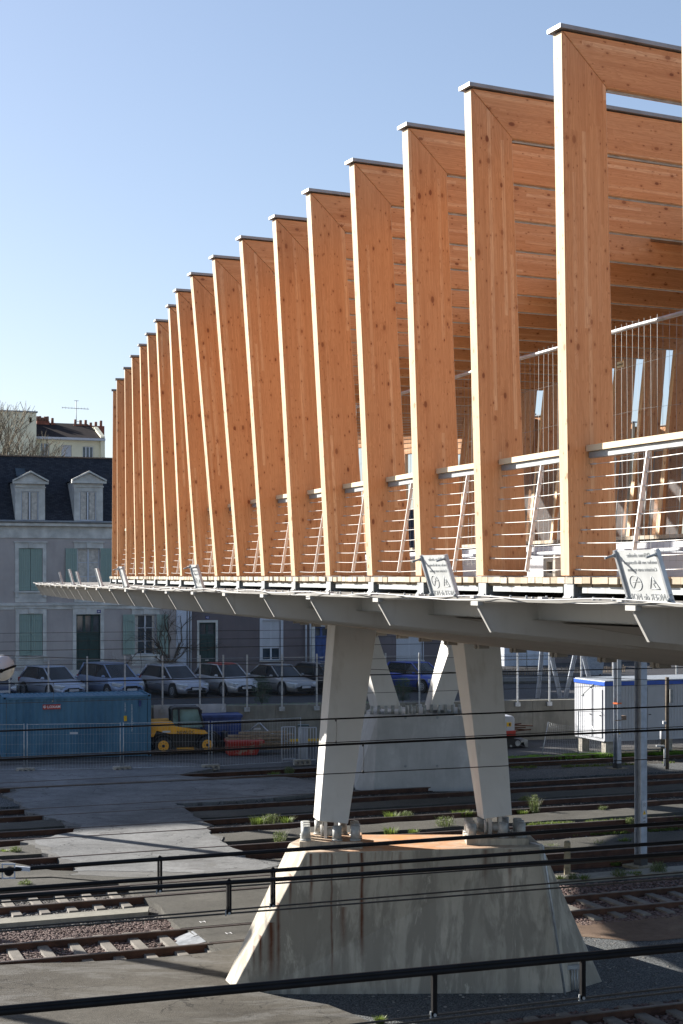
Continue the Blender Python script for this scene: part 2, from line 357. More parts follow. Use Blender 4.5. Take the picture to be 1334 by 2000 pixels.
def m_concrete(name, base=(.37, .355, .32), rust=0.0, patch=.5):
    m, nt, b = newmat(name); P = worldpos(nt)
    n1 = noise(nt, P, .9, 6, .62); n2 = noise(nt, mapping(nt, P, (1, 1, .22)), 2.3, 5, .65, .4); n3 = noise(nt, P, 14, 4, .6)
    dk = tuple(x * .50 for x in base); lt = tuple(min(1, x * 1.28) for x in base)
    c = ramp(nt, n1, [(.32, tuple(x * .78 for x in base)), (.6, base), (.75, lt)])
    c = mix(nt, math_(nt, 'MULTIPLY', ramp(nt, n2, [(.47, (0, 0, 0)), (.56, (1, 1, 1))]), patch), c, dk)
    c = mix(nt, math_(nt, 'MULTIPLY', ramp(nt, noise(nt, mapping(nt, P, (1.2, 1.2, .3), (3, 7, 1)), 2.6, 6, .7, .6), [(.60, (0, 0, 0)), (.66, (1, 1, 1))]), patch * .8), c, lt)
    c = mix(nt, math_(nt, 'MULTIPLY', ramp(nt, noise(nt, mapping(nt, P, (2.6, 2.6, .28), (9, 1, 4)), 1.6, 6, .72, .3), [(.50, (0, 0, 0)), (.60, (1, 1, 1))]), patch * .7), c, tuple(x * .62 for x in base))
    c = mix(nt, math_(nt, 'MULTIPLY', n3, .16), c, dk)
    if rust > 0:
        sp = nt.nodes.new("ShaderNodeSeparateXYZ"); nt.links.new(P, sp.inputs[0])
        wob = math_(nt, 'MULTIPLY', noise(nt, mapping(nt, P, (2, 2, 2.2)), 1.0, 2), .05)
        x = math_(nt, 'ADD', sp.outputs[0], wob); tot = None
        for cx, w, zt, zb, a in ((.36, .030, 2.6, .55, .95), (.12, .018, 2.6, 1.9, .75), (-.18, .016, 2.6, .2, .7), (-.38, .02, 2.6, 2.1, .7), (-.55, .025, 2.6, 1.5, .85), (-.25, .012, 2.6, 2.2, .7), (.60, .014, 2.6, 2.1, .45), (.03, .05, 1.6, .7, .6),
                                 (-.92, .022, 2.2, 1.4, .8), (-1.27, .05, 1.35, .2, .95), (-1.14, .03, 1.7, .2, .75), (-1.46, .028, 1.1, .3, .9), (-1.58, .016, .9, .3, .7), (1.05, .03, 2.6, 1.7, .4), (2.6, .035, 2.6, 1.8, .55), (3.05, .03, 2.6, 1.6, .55), (.9, .012, 2.6, 1.9, .4)):
            d = math_(nt, 'ABSOLUTE', math_(nt, 'SUBTRACT', x, cx + .03))
            f = math_(nt, 'SUBTRACT', 1.0, math_(nt, 'MINIMUM', math_(nt, 'DIVIDE', d, w * 1.7), 1.0))
            fz = math_(nt, 'MULTIPLY', math_(nt, 'MINIMUM', math_(nt, 'MAXIMUM', math_(nt, 'DIVIDE', math_(nt, 'SUBTRACT', sp.outputs[2], zb), .6), 0.0), 1.0), math_(nt, 'LESS_THAN', sp.outputs[2], zt))
            f = math_(nt, 'MULTIPLY', math_(nt, 'MULTIPLY', f, fz), a)
            tot = f if tot is None else math_(nt, 'MAXIMUM', tot, f)
        tot = math_(nt, 'MULTIPLY', tot, math_(nt, 'ADD', .7, math_(nt, 'MULTIPLY', noise(nt, P, 6, 3), .9)))
        tot = math_(nt, 'MINIMUM', tot, 1.0)
        c = mix(nt, tot, c, (.11, .033, .012))
        # orange staining of the flat top
        g = nt.nodes.new("ShaderNodeNewGeometry"); sn = nt.nodes.new("ShaderNodeSeparateXYZ"); nt.links.new(g.outputs['Normal'], sn.inputs[0])
        up = math_(nt, 'GREATER_THAN', sn.outputs[2], .8)
        cen = math_(nt, 'SUBTRACT', 1.0, math_(nt, 'MINIMUM', math_(nt, 'MULTIPLY', math_(nt, 'ABSOLUTE', math_(nt, 'SUBTRACT', sp.outputs[0], 1.1)), .45), 1.0))
        c = mix(nt, math_(nt, 'MULTIPLY', math_(nt, 'MULTIPLY', up, cen), ramp(nt, noise(nt, P, 3.5, 5), [(.3, (.35, .35, .35)), (.6, (1, 1, 1))])), c, (.62, .27, .10))
    nt.links.new(c, b.inputs['Base Color']); b.inputs['Roughness'].default_value = .85
    bump(nt, b, n3, .25, .01); return m
M['conc_rust'] = m_concrete('rust_streaked_concrete', (.50, .455, .375), 1.0, .85)
M['conc'] = m_concrete('cast_concrete', (.50, .50, .49), 0, .18)
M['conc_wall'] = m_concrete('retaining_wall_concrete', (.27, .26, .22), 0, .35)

def m_ground(name, c1, c2, c3, s1=.35, s2=6.0, stone=0.0, spec=.3, worn=None, bumpd=.02):
    m, nt, b = newmat(name); P = worldpos(nt)
    n1 = noise(nt, P, s1, 7, .65, .4); n2 = noise(nt, P, s2, 6, .7); n3 = noise(nt, P, s2 * 6, 4, .7)
    c = ramp(nt, n1, [(.32, c1), (.55, c2), (.72, c3)])
    c = mix(nt, math_(nt, 'MULTIPLY', ramp(nt, n2, [(.48, (0, 0, 0)), (.68, (1, 1, 1))]), .5), c, tuple(x * .62 for x in c1))
    c = mix(nt, math_(nt, 'MULTIPLY', ramp(nt, n3, [(.5, (0, 0, 0)), (.7, (1, 1, 1))]), .35), c, tuple(min(1, x * 1.45) for x in c3))
    h = n3
    if stone > 0:
        vo = nt.nodes.new("ShaderNodeTexVoronoi"); vo.inputs['Scale'].default_value = stone; nt.links.new(P, vo.inputs['Vector'])
        sc = nt.nodes.new("ShaderNodeSeparateColor"); nt.links.new(vo.outputs['Color'], sc.inputs[0])
        c = mix(nt, .7, c, mix(nt, sc.outputs[0], tuple(x * .7 for x in c1), tuple(min(1, x * 1.35) for x in c3)))
        c = mix(nt, ramp(nt, vo.outputs['Distance'], [(.35, (0, 0, 0)), (.7, (.8, .8, .8))]), c, (.03, .028, .026))
        h = math_(nt, 'SUBTRACT', 1.0, vo.outputs['Distance'])
    if worn:
        ve = nt.nodes.new("ShaderNodeTexVoronoi"); ve.feature = 'DISTANCE_TO_EDGE'; ve.inputs['Scale'].default_value = .42
        wv0 = nt.nodes.new("ShaderNodeTexNoise"); wv0.inputs['Scale'].default_value = 1.6; wv0.inputs['Detail'].default_value = 5; nt.links.new(P, wv0.inputs['Vector'])
        va_ = nt.nodes.new("ShaderNodeVectorMath"); va_.operation = 'ADD'; sc_ = nt.nodes.new("ShaderNodeVectorMath"); sc_.operation = 'SCALE'; sc_.inputs[3].default_value = 1.5
        nt.links.new(wv0.outputs[1], sc_.inputs[0]); nt.links.new(P, va_.inputs[0]); nt.links.new(sc_.outputs[0], va_.inputs[1]); nt.links.new(va_.outputs[0], ve.inputs['Vector'])
        crk = math_(nt, 'MULTIPLY', math_(nt, 'LESS_THAN', ve.outputs['Distance'], .010), ramp(nt, noise(nt, P, .8, 3), [(.48, (0, 0, 0)), (.55, (1, 1, 1))]))
        c = mix(nt, math_(nt, 'MULTIPLY', crk, .75), c, tuple(x * .35 for x in c1))
        oil = ramp(nt, noise(nt, P, .55, 5, .6, 1.0), [(.60, (0, 0, 0)), (.70, (1, 1, 1))]); c = mix(nt, math_(nt, 'MULTIPLY', oil, .45), c, tuple(x * .55 for x in (c1[0] * 1.1, c1[1], c1[2] * .85)))
        wv = noise(nt, mapping(nt, P, (.5, 1.3, 1), rot=(0, 0, -.37)), 1.2, 7, .7, .8)
        c = mix(nt, math_(nt, 'MULTIPLY', ramp(nt, wv, [(.5, (0, 0, 0)), (.62, (1, 1, 1))]), .6), c, worn)
    nt.links.new(c, b.inputs['Base Color']); b.inputs['Roughness'].default_value = .9; b.inputs['Specular IOR Level'].default_value = spec
    bump(nt, b, h, .6, bumpd); return m
M['bed'] = m_ground('trackbed_gravel', (.045, .042, .039), (.075, .07, .064), (.115, .107, .10), .5, 5, stone=16)
M['bed_far'] = m_ground('yard_dirt', (.055, .053, .052), (.085, .083, .082), (.115, .112, .108), .3, 4)
M['paving'] = m_ground('worn_asphalt_paving', (.045, .040, .032), (.078, .071, .059), (.115, .107, .093), .45, 7, worn=(.15, .147, .14))
M['asphalt'] = m_ground('old_asphalt_platform', (.055, .053, .047), (.08, .077, .068), (.11, .105, .093), .6, 9)
M['dusty'] = m_ground('dusty_asphalt_edge', (.09, .09, .088), (.13, .13, .128), (.175, .175, .17), .8, 5, worn=(.20, .20, .195))
M['crossing'] = m_ground('pale_concrete_crossing', (.12, .125, .13), (.18, .185, .19), (.235, .24, .245), .35, 3, worn=(.095, .095, .097))
M['gravel'] = m_ground('grey_blue_gravel', (.085, .095, .102), (.125, .138, .147), (.17, .183, .192), .8, 8, stone=34)
M['street'] = m_ground('street_asphalt', (.03, .03, .034), (.04, .04, .045), (.055, .055, .06), .4, 6)
M['earth'] = m_ground('reddish_earth', (.10, .065, .045), (.15, .10, .07), (.19, .14, .10), 1.2, 7)
def m_stones(name, a, b_, c_):
    m, nt, b = newmat(name); g = nt.nodes.new("ShaderNodeNewGeometry")
    nt.links.new(ramp(nt, g.outputs['Random Per Island'], [(0, a), (.5, b_), (1, c_)]), b.inputs['Base Color']); b.inputs['Roughness'].default_value = .85; return m
M['ballast'] = m_stones('pink_granite_ballast', (.06, .038, .033), (.13, .083, .073), (.21, .155, .14))
M['stones'] = m_stones('grey_trackside_stones', (.08, .075, .07), (.17, .16, .15), (.34, .32, .30))
M['rail_rust'] = simple('rusty_rail_web', (.085, .040, .025), .85, .1, .25, 3)
M['rail_top'] = simple('worn_rail_head', (.12, .095, .085), .5, .3, .1, 6)
def m_leaf(name, a, b_, c_):
    m, nt, b = newmat(name); g = nt.nodes.new("ShaderNodeNewGeometry")
    nt.links.new(ramp(nt, g.outputs['Random Per Island'], [(0, a), (.5, b_), (1, c_)]), b.inputs['Base Color']); b.inputs['Roughness'].default_value = .6
    b.inputs['Subsurface Weight'].default_value = 0.0
    tr = nt.nodes.new("ShaderNodeBsdfTranslucent"); tr.inputs[0].default_value = tuple(x * 2 for x in b_) + (1,)
    ms = nt.nodes.new("ShaderNodeMixShader"); ms.inputs[0].default_value = .35
    out = [n for n in nt.nodes if n.type == 'OUTPUT_MATERIAL'][0]
    nt.links.new(b.outputs[0], ms.inputs[1]); nt.links.new(tr.outputs[0], ms.inputs[2]); nt.links.new(ms.outputs[0], out.inputs[0]); return m
M['weed'] = m_leaf('fresh_green_weed', (.045, .075, .02), (.085, .11, .04), (.17, .17, .085))
M['grass'] = m_leaf('yellow_green_grass', (.05, .085, .015), (.095, .135, .028), (.17, .185, .06))
M['lush'] = m_leaf('lush_green_grass', (.08, .17, .015), (.13, .25, .03), (.22, .32, .05))
M['bush'] = m_leaf('dark_shrub_leaves', (.02, .04, .02), (.035, .07, .03), (.06, .10, .05))
def m_render(name, col, grain=30):
    m, nt, b = newmat(name); P = worldpos(nt)
    n1 = noise(nt, P, .5, 6, .6); n2 = noise(nt, P, grain / 6, 4, .7); n3 = noise(nt, mapping(nt, P, (1, 1, .15)), 1.6, 5, .65)
    c = ramp(nt, n1, [(.3, tuple(x * .82 for x in col)), (.7, tuple(x * 1.12 for x in col))])
    c = mix(nt, math_(nt, 'MULTIPLY', ramp(nt, n3, [(.5, (0, 0, 0)), (.75, (1, 1, 1))]), .4), c, tuple(x * .6 for x in col))
    c = mix(nt, math_(nt, 'MULTIPLY', n2, .25), c, tuple(x * .6 for x in col))
    nt.links.new(c, b.inputs['Base Color']); b.inputs['Roughness'].default_value = .92; bump(nt, b, n2, .3, .01); return m
M['rend_pink'] = m_render('mauve_grey_render', (.42, .385, .37))
M['rend_dark'] = m_render('dark_brown_grey_render', (.15, .13, .135))
M['rend_yellow'] = m_render('cream_render', (.76, .72, .54))
M['rend_white'] = m_render('white_render', (.55, .60, .68))
def m_slate():
    m, nt, b = newmat('dark_slate'); P = worldpos(nt)
    br = nt.nodes.new("ShaderNodeTexBrick"); br.inputs['Scale'].default_value = 1.0; br.inputs['Brick Width'].default_value = .22; br.inputs['Row Height'].default_value = .11; br.inputs['Mortar Size'].default_value = .006
    br.inputs['Color1'].default_value = (.026, .029, .038, 1); br.inputs['Color2'].default_value = (.045, .049, .060, 1); br.inputs['Mortar'].default_value = (.012, .012, .015, 1)
    nt.links.new(mapping(nt, P, (1, 1, 1), rot=(math.radians(-68), 0, 0)), br.inputs['Vector'])
    c = mix(nt, math_(nt, 'MULTIPLY', ramp(nt, noise(nt, P, 3, 6, .7), [(.55, (0, 0, 0)), (.7, (1, 1, 1))]), .5), br.outputs[0], (.055, .052, .05))
    nt.links.new(c, b.inputs['Base Color']); b.inputs['Roughness'].default_value = .85; b.inputs['Specular IOR Level'].default_value = .15; return m
M['slate'] = m_slate()
def m_shutter():
    m, nt, b = newmat('sage_green_shutter'); co = objco(nt)
    c = mix(nt, noise(nt, mapping(nt, co, (9, 9, .5)), 1.5, 4), (.20, .28, .25), (.27, .36, .32))
    nt.links.new(c, b.inputs['Base Color']); b.inputs['Roughness'].default_value = .6; return m
M['shutter'] = m_shutter()
def m_container():
    m, nt, b = newmat('faded_blue_container_paint'); co = objco(nt)
    c = ramp(nt, noise(nt, mapping(nt, co, (1, 1, .4)), 1.3, 5, .6), [(.3, (.03, .115, .20)), (.7, (.07, .19, .29))])
    sp = ramp(nt, noise(nt, co, 5, 5, .7), [(.66, (0, 0, 0)), (.70, (1, 1, 1))])
    c = mix(nt, math_(nt, 'MULTIPLY', sp, .7), c, (.06, .05, .05))
    nt.links.new(c, b.inputs['Base Color']); b.inputs['Roughness'].default_value = .5; return m
M['container'] = m_container()
def m_mesh(name, col, sx, sy, fill, diag=False):
    """wire cloth: a procedural cut-out of crossing wires in metres (UV)"""
    m, nt, b = newmat(name); tc = nt.nodes.new("ShaderNodeTexCoord")
    v = tc.outputs['UV']
    if diag: v = mapping(nt, v, (1, 1, 1), rot=(0, 0, math.radians(45)))
    sp = nt.nodes.new("ShaderNodeSeparateXYZ"); nt.links.new(v, sp.inputs[0])
    fx = math_(nt, 'LESS_THAN', math_(nt, 'FRACT', math_(nt, 'MULTIPLY', sp.outputs[0], 1 / sx)), fill)
    fy = math_(nt, 'LESS_THAN', math_(nt, 'FRACT', math_(nt, 'MULTIPLY', sp.outputs[1], 1 / sy)), fill)
    a = math_(nt, 'MAXIMUM', fx, fy)
    nt.links.new(a, b.inputs['Alpha']); b.inputs['Base Color'].default_value = tuple(col) + (1,); b.inputs['Roughness'].default_value = .5; b.inputs['Metallic'].default_value = .2
    return m
M['chain'] = m_mesh('galvanised_chain_link', (.12, .13, .14), .055, .055, .075, True)
M['perf'] = m_mesh('perforated_metal_screen', (.05, .053, .06), .02, .02, .26)
M['heras_mesh'] = m_mesh('site_fence_wire', (.40, .42, .44), .10, .10, .07)
# ================================================================== GROUND
def sheet(name, pts, z, mat, thick=0.0):
    mb = MB()
    P = [Vector((p[0], p[1], z)) for p in pts]
    if thick > 0: mb.prism(P, (0, 0, -thick))
    else: mb.face(P)
    o = mb.build(name, mat); struct(o); return o
def wobbly(pts, step=.5, amp=.09, seed=1):
    out = []; n = len(pts)
    for i in range(n):
        a = Vector(pts[i]); b = Vector(pts[(i + 1) % n]); L = (b - a).length; k = max(1, int(L / step))
        for j in range(k):
            p = a.lerp(b, j / k); nv = mnoise.noise_vector(Vector((p.x * 1.1 + seed * 9.7, p.y * 1.1, seed)))
            nw = mnoise.noise_vector(Vector((p.x * 4 + seed * 3.7, p.y * 4, seed + 5)))
            out.append(Vector((p.x + nv.x * amp * 2.2 + nw.x * amp * .6, p.y + nv.y * amp * 2.2 + nw.y * amp * .6, 0)))
    return out
mb = MB()
gp = [(-3000, -400), (3000, -400), (3000, 4000), (-3000, 4000)]
mb.face([(x, y, 0) for x, y in gp])
struct(mb.build('ground', M['bed']))

def pof(px, q): return hit(px, 0, q)[0]
TR = [('A', 29.8, 31.2), ('B', 34.7, 36.1), ('C', 39.0, 40.4), ('D', 43.4, 44.9), ('E', 47.6, 49.1), ('F', 54.2, 55.6), ('Z', 21.25, 22.7)]
# asphalt platforms between the tracks (track bed 0, asphalt .10, crossings .14, rail head .16)
def strip(p0, p1, q0, q1, z, mat, name, amp=.06, seed=1, thick=.14):
    sheet(name, wobbly([pq(p0, q0), pq(p1, q0), pq(p1, q1), pq(p0, q1)], .45, amp, seed), z, mat, thick)
strip(-30, 60, 36.9, 38.3, .11, M['asphalt'], 'paved_path', .07, 2)
strip(-30, 60, 41.3, 42.7, .11, M['asphalt'], 'paved_path', .09, 3)
strip(-30, 60, 45.6, 46.9, .11, M['asphalt'], 'paved_path', .07, 4)
strip(-30, 60, 50.4, 52.6, .06, M['gravel'], 'gravel_path', .10, 5)
# pale concrete level crossing running through the tracks
cr = [ground(px, py, .145) for px, py in ((-60, 1502), (130, 1497), (330, 1492), (420, 1500), (330, 1517), (400, 1522), (545, 1521), (620, 1530), (618, 1549), (500, 1562), (330, 1570), (350, 1578), (395, 1600), (400, 1625), (445, 1650), (470, 1672),
      (560, 1685), (470, 1705), (280, 1702), (140, 1700), (170, 1690), (120, 1674), (95, 1655), (60, 1640), (150, 1622), (160, 1612), (110, 1600), (60, 1585), (45, 1570), (18, 1558), (40, 1540), (-60, 1535))]
cc_ = sum(cr, Vector()) / len(cr)
sheet('dusty_asphalt', wobbly([cc_ + (v - cc_) * 1.045 + Vector((0, (v - cc_).y * .02, 0)) for v in cr], .3, .16, 17), .139, M['dusty'], .12)
sheet('concrete_crossing', wobbly(cr, .22, .13, 7), .145, M['crossing'], .16)
# worn asphalt crossing with rubber panels, left of the pier
ap = [ground(px, py, .140) for px, py in ((-80, 1660), (100, 1700), (250, 1702), (420, 1703), (470, 1703), (600, 1690), (640, 1700), (640, 1810), (480, 1870), (425, 1860), (385, 1832), (345, 1800), (300, 1762), (262, 1742), (232, 1722), (100, 1712), (-80, 1716))]
sheet('asphalt_crossing', wobbly(ap, .5, .04, 9), .136, M['asphalt'], .15)
# foreground paving on the left
fp = [ground(px, py, .15) for px, py in ((-500, 1893), (0, 1884), (200, 1877), (330, 1868), (420, 1858), (480, 1845), (560, 1850), (560, 1905), (500, 1935), (560, 1950), (640, 1962), (700, 1984), (790, 2030), (700, 2150), (-600, 2150))]
sheet('concrete_paving', wobbly(fp, .6, .03, 11), .15, M['paving'], .16)
sheet('gravel_apron', wobbly([pq(pof(560, 22.9), 22.9), pq(40, 22.9), pq(40, 28.4), pq(pof(1150, 28.6), 28.7), pq(pof(900, 29.5), 29.5), pq(pof(480, 29), 29)], .6, .10, 13), .012, M['gravel'])
sheet('earth_patch', wobbly([pq(pof(1120, 28.2), 28.2), pq(pof(1250, 26.9), 27.2), pq(40, 26.0), pq(40, 29.2), pq(pof(1100, 29.2), 29.2)], .6, .14, 14), .02, M['earth'])
# cable duct lids running beside the middle track
sheet('cable_duct', [pq(-30, 33.25), pq(pof(290, 33.2), 33.25), pq(pof(290, 33.8), 33.75), pq(-30, 33.75)], .12, M['conc_wall'], .14)
sheet('cable_duct', [pq(pof(1080, 33), 33.1), pq(60, 33.1), pq(60, 33.7), pq(pof(1080, 33.6), 33.7)], .10, M['conc_wall'], .12)
# yard behind the tracks and the street above the retaining wall
strip(-60, 90, 57.4, 80, .02, M['bed_far'], 'yard_ground', .12, 6, .03)
WD = Vector((.976, .217, 0)); WN = Vector((-.217, .976, 0)); W0 = Vector(((317 - 667) / FP * 66.9, 66.9, 0))
def wq(a, d, z): return W0 + WD * a + WN * d + Vector((0, 0, z))
ST = 1.70
mb = MB(); mb.face([wq(-120, .3, ST), wq(200, .3, ST), (2500, 3500, ST), (-2500, 3500, ST)]); struct(mb.build('street', M['street']))
mb = MB()
mb.prism([wq(-120, 12.2, ST + .02), wq(200, 12.2, ST + .02), wq(200, 14.6, ST + .02), wq(-120, 14.6, ST + .02)], (0, 0, .12)); struct(mb.build('pavement', M['asphalt']))

def rail_profile(mb, p0, p1, q):
    for (h0, h1, w) in ((0.0, .02, .065), (.02, .125, .012), (.115, .135, .03)):
        mb.pbox(p0, p1, q - w, q + w, h0 + .005, h1 + .005)
ti = 0
TLAB = dict(A='track with pale concrete sleepers on pink ballast just behind the front pier', B='rusty track that ends its sleepers at the crossing left of the front pier top',
            C='third track back from the front pier, half sunk in asphalt', D='rusty track passing just behind the feet of the front pier legs', E='track in front of the rear concrete pier',
            F='farthest track running past the foot of the site fence', Z='track in the bottom right corner on pink ballast')
for k, q0, q1 in TR:
    P0, P1 = -30, 62
    t = thing('railway_track', TLAB[k], 'railway track', pq(0, (q0 + q1) / 2, 0), 'parallel railway tracks')
    for q in (q0, q1):
        segs = [(P0, P1)]
        mbr = MB()
        for a, b in segs: rail_profile(mbr, a, b, q)
        r = mbr.build('rail', M['rail_rust'], t)
        mh = MB(); mh.pbox(P0, P1, q - .034, q + .034, .140, .160); mh.build('rail_head', M['rail_top'], r)
    if k in 'AB': rng = [(x * .62) for x in range(-22, 60)]
    elif k == 'Z': rng = [(x * .62) for x in range(14, 40)]
    else: rng = []
    xs = 0
    for p in rng:
        if k == 'A' and 1.1 - 2.3 < p - 5.6 < 3.2 and False: continue
        w = pq(p, (q0 + q1) / 2); px = 667 + FP * w.x / w.y
        if k == 'A' and 395 < px < 1090: continue
        if k == 'B' and 255 < px < 1350: continue
        if px < -60 or px > 1420: continue
        s = MB(); c = pq(p, (q0 + q1) / 2)
        s.hexa([pq(p - .14, q0 - .55, -.08), pq(p + .14, q0 - .55, -.08), pq(p + .14, q1 + .55, -.08), pq(p - .14, q1 + .55, -.08)],
               [pq(p - .10, q0 - .5, .065), pq(p + .10, q0 - .5, .065), pq(p + .10, q1 + .5, .065), pq(p - .10, q1 + .5, .065)])
        s.build('sleeper', M['sleeper'], t)
# rubber crossing panels with a small white mark
for (pa, pb, qa, qb, z) in ((pof(392, 30.5), pof(640, 30.5), 29.90, 31.10, .146), (pof(345, 31.6), pof(640, 31.6), 31.32, 32.1, .144), (pof(425, 29.4), pof(600, 29.4), 29.0, 29.72, .143), (pof(265, 35.4), pof(660, 35.4), 34.8, 36.0, .146), (pof(250, 36.4), pof(660, 36.4), 36.2, 36.8, .143)):
    t = thing('rubber_crossing', '', 'crossing panel', pq(pa, qa, 0), 'rubber level crossing panels')
    m = MB(); x = pa
    while x < pb - .1:
        m.pbox(x + .006, min(x + 1.2, pb) - .006, qa, qb, .02, z + .006); x += 1.2
    m.build('panel', M['charcoal'] if False else M['asphalt'], t)
    m = MB(); c = pq(pa + .6, (qa + qb) / 2, z + .012)
    for dx in (-.05, .05): m.pbox(pa + .6 + dx - .008, pa + .6 + dx + .008, (qa + qb) / 2 - .07, (qa + qb) / 2 + .07, z + .0105, z + .0125)
    m.pbox(pa + .55, pa + .65, (qa + qb) / 2 - .010, (qa + qb) / 2 + .010, z + .0106, z + .0126)
    m.build('marking', M['text_white'], t)
    t['label'] = {29.90: 'grey crossing panel between the two rails of the near track left of the pier', 31.32: 'narrow grey crossing panel behind the near track left of the pier',
                  29.0: 'narrow crossing panel in front of the near track left of the pier', 34.8: 'dark crossing panel between the rails of the second track, left', 36.2: 'dark crossing panel behind the second track, left'}[qa]
# metal ramp end plates of the near crossing
t = thing('crossing_ramp', 'pale angled metal ramp at the left end of the near crossing panels', 'ramp', pq(pof(390, 30.5), 30.5, 0))
rp = pof(392, 30.5) - 2.13
m = MB(); m.prism([pq(rp + 1.5, 30.05, .03), pq(rp + 2.1, 30.0, .15), pq(rp + 2.1, 30.55, .15), pq(rp + 1.55, 30.6, .03)], (0, 0, -.02)); m.prism([pq(rp + 1.7, 30.62, .03), pq(rp + 2.1, 30.62, .15), pq(rp + 2.1, 31.0, .15), pq(rp + 1.7, 31.0, .03)], (0, 0, -.02)); m.build('plate', M['steel'], t)

# ---- stones
def stones(name, mat, area, n, r0, r1, z=0.0, label=None):
    mb = MB()
    for _ in range(n):
        (pa, pb, qa, qb) = random.choice(area) if isinstance(area, list) else area
        p, q = U(pa, pb), U(qa, qb); c = pq(p, q, z + U(-.01, .012)); r = U(r0, r1)
        px = 667 + FP * c.x / c.y
        if px < -40 or px > 1380: continue
        n0 = len(mb.v); a0 = U(0, 6.28); k = 5
        for j, (h, s) in enumerate(((-.4, .9), (.35, 1.0))):
            for i in range(k):
                a = a0 + i * 2 * math.pi / k + j * .5; rr = r * s * U(.7, 1.15)
                mb.v.append((c.x + rr * math.cos(a), c.y + rr * math.sin(a), c.z + r * h))
        mb.v.append((c.x, c.y, c.z + r * U(.5, .8)))
        for i in range(k):
            i2 = (i + 1) % k; mb.poly((n0 + i, n0 + i2, n0 + k + i2, n0 + k + i)); mb.poly((n0 + k + i, n0 + k + i2, n0 + 2 * k))
    o = mb.build(name, mat); tag(o, label, 'ballast', kind='stuff'); return o
def ar(x0, x1, q0, q1): return (pof(x0, (q0 + q1) / 2), pof(x1, (q0 + q1) / 2), q0, q1)
stones('ballast', M['ballast'], [ar(-30, 385, 31.28, 32.9), ar(-30, 385, 31.28, 32.7), ar(-30, 400, 29.9, 31.1), ar(1080, 1350, 31.3, 32.9), ar(1080, 1350, 29.9, 31.1), ar(1120, 1350, 29.0, 29.75), ar(880, 1350, 22.8, 23.3), ar(1030, 1350, 21.4, 22.6)], 15000, .022, .048, 0, 'pink granite ballast heaped around the near tracks')
stones('gravel', M['stones'], [ar(-30, 250, 34.8, 36.0), ar(-30, 260, 33.9, 34.6), ar(-30, 330, 32.9, 33.2), ar(-30, 1350, 38.4, 39.0), ar(430, 600, 42.8, 43.4), ar(1000, 1350, 39, 40.4), ar(-30, 130, 39.1, 40.3), ar(-30, 1350, 43.5, 44.8), ar(-30, 1350, 46.9, 49.0), ar(-30, 1350, 53.5, 56), ar(700, 1350, 24, 28)], 10000, .014, .036, 0, 'loose grey stones scattered along the tracks')

# ================================================================== FOOTBRIDGE
H = 5.01
PTOP = [1352.0, 1097.4, 920, 797, 692, 606, 539, 473.4, 419.5, 376, 347, 331.4, 307, 289, 274, 258, 244, 228.3, 220.6]
PBAS = [1362.0, 1112.7, 944.6, 824, 727.6, 645, 576.7, 517, 468, 424.6, 386, 355.5, 329, 305, 284, 265.5, 247, 229.5, 218.5]
PZ = [12.35, 14.14, 15.84, 17.24, 18.74, 20.2, 21.66, 23.0, 24.4, 25.77, 27.2, 28.7, 30.35, 32.0, 33.5, 35.2, 37.2, 39.3, 41.6]
BX = [(b - 667) / FP * z for b, z in zip(PBAS, PZ)]
cf = np.polyfit(PZ, BX, 3); dcf = np.polyder(cf)
path = []
T0 = None
for i in range(19):
    sl = float(np.polyval(dcf, PZ[i])); 
    if i >= 17: sl = min(sl, -.16)
    T = Vector((sl, 1, 0)).normalized(); path.append([Vector((BX[i], PZ[i], 0)), T])
pre = []
p = path[0][0].copy(); T = path[0][1].copy()
for j in range(5):
    p = p - T * 1.7; pre.insert(0, [p.copy(), T.copy()])
post = []
p = path[-1][0].copy(); ang = math.atan2(path[-1][1].x, path[-1][1].y)
for j in range(24):
    ang = min(ang + .105, .95); T = Vector((math.sin(ang), math.cos(ang), 0)); p = p + T * 1.6; post.append([p.copy(), T.copy()])
PRE = len(pre)
full = pre + path + post
cum = [0]
for i in range(1, len(full)): cum.append(cum[-1] + (full[i][0] - full[i - 1][0]).length)
def samp(L):
    L = max(0, min(L, cum[-1] - 1e-6)); i = 0
    while cum[i + 1] < L: i += 1
    t = (L - cum[i]) / (cum[i + 1] - cum[i]); a, b = full[i], full[i + 1]
    m0 = a[1] * (cum[i + 1] - cum[i]); m1 = b[1] * (cum[i + 1] - cum[i])
    t2, t3 = t * t, t * t * t
    P = a[0] * (2 * t3 - 3 * t2 + 1) + m0 * (t3 - 2 * t2 + t) + b[0] * (-2 * t3 + 3 * t2) + m1 * (t3 - t2)
    T = a[1].lerp(b[1], t).normalized(); return P, T, Vector((T.y, -T.x, 0))
def W(L, s, z): P, T, C = samp(L); return P + C * s + Vector((0, 0, CZ + z))
def rimoff(y): return float(np.interp(y, [4, 11, 12.5, 15.8, 22, 27, 34, 42, 60], [.75, .75, .80, 1.02, 1.22, 1.42, 1.66, 2.05, 2.05]))
def rim(L, e, z):
    P, T, C = samp(L); return P + C * (e - rimoff(P.y)) + Vector((0, 0, CZ + z))
LP = [cum[PRE + i] for i in range(19)]
ORD = ['cut by the right photo border', 'first full', 'second full', 'third', 'fourth', 'fifth', 'sixth', 'seventh', 'eighth', 'ninth', 'tenth', 'eleventh', 'twelfth', 'thirteenth', 'fourteenth', 'fifteenth', 'sixteenth', 'seventeenth', 'last and smallest']
WT = 10.5; HR = .65; PW = .54; BD = .45; TH = .145
def board(mb_uv, pts, off, grain, cross):
    """prism with uv along the grain; returns mesh with edge faces in slot 1"""
    pass
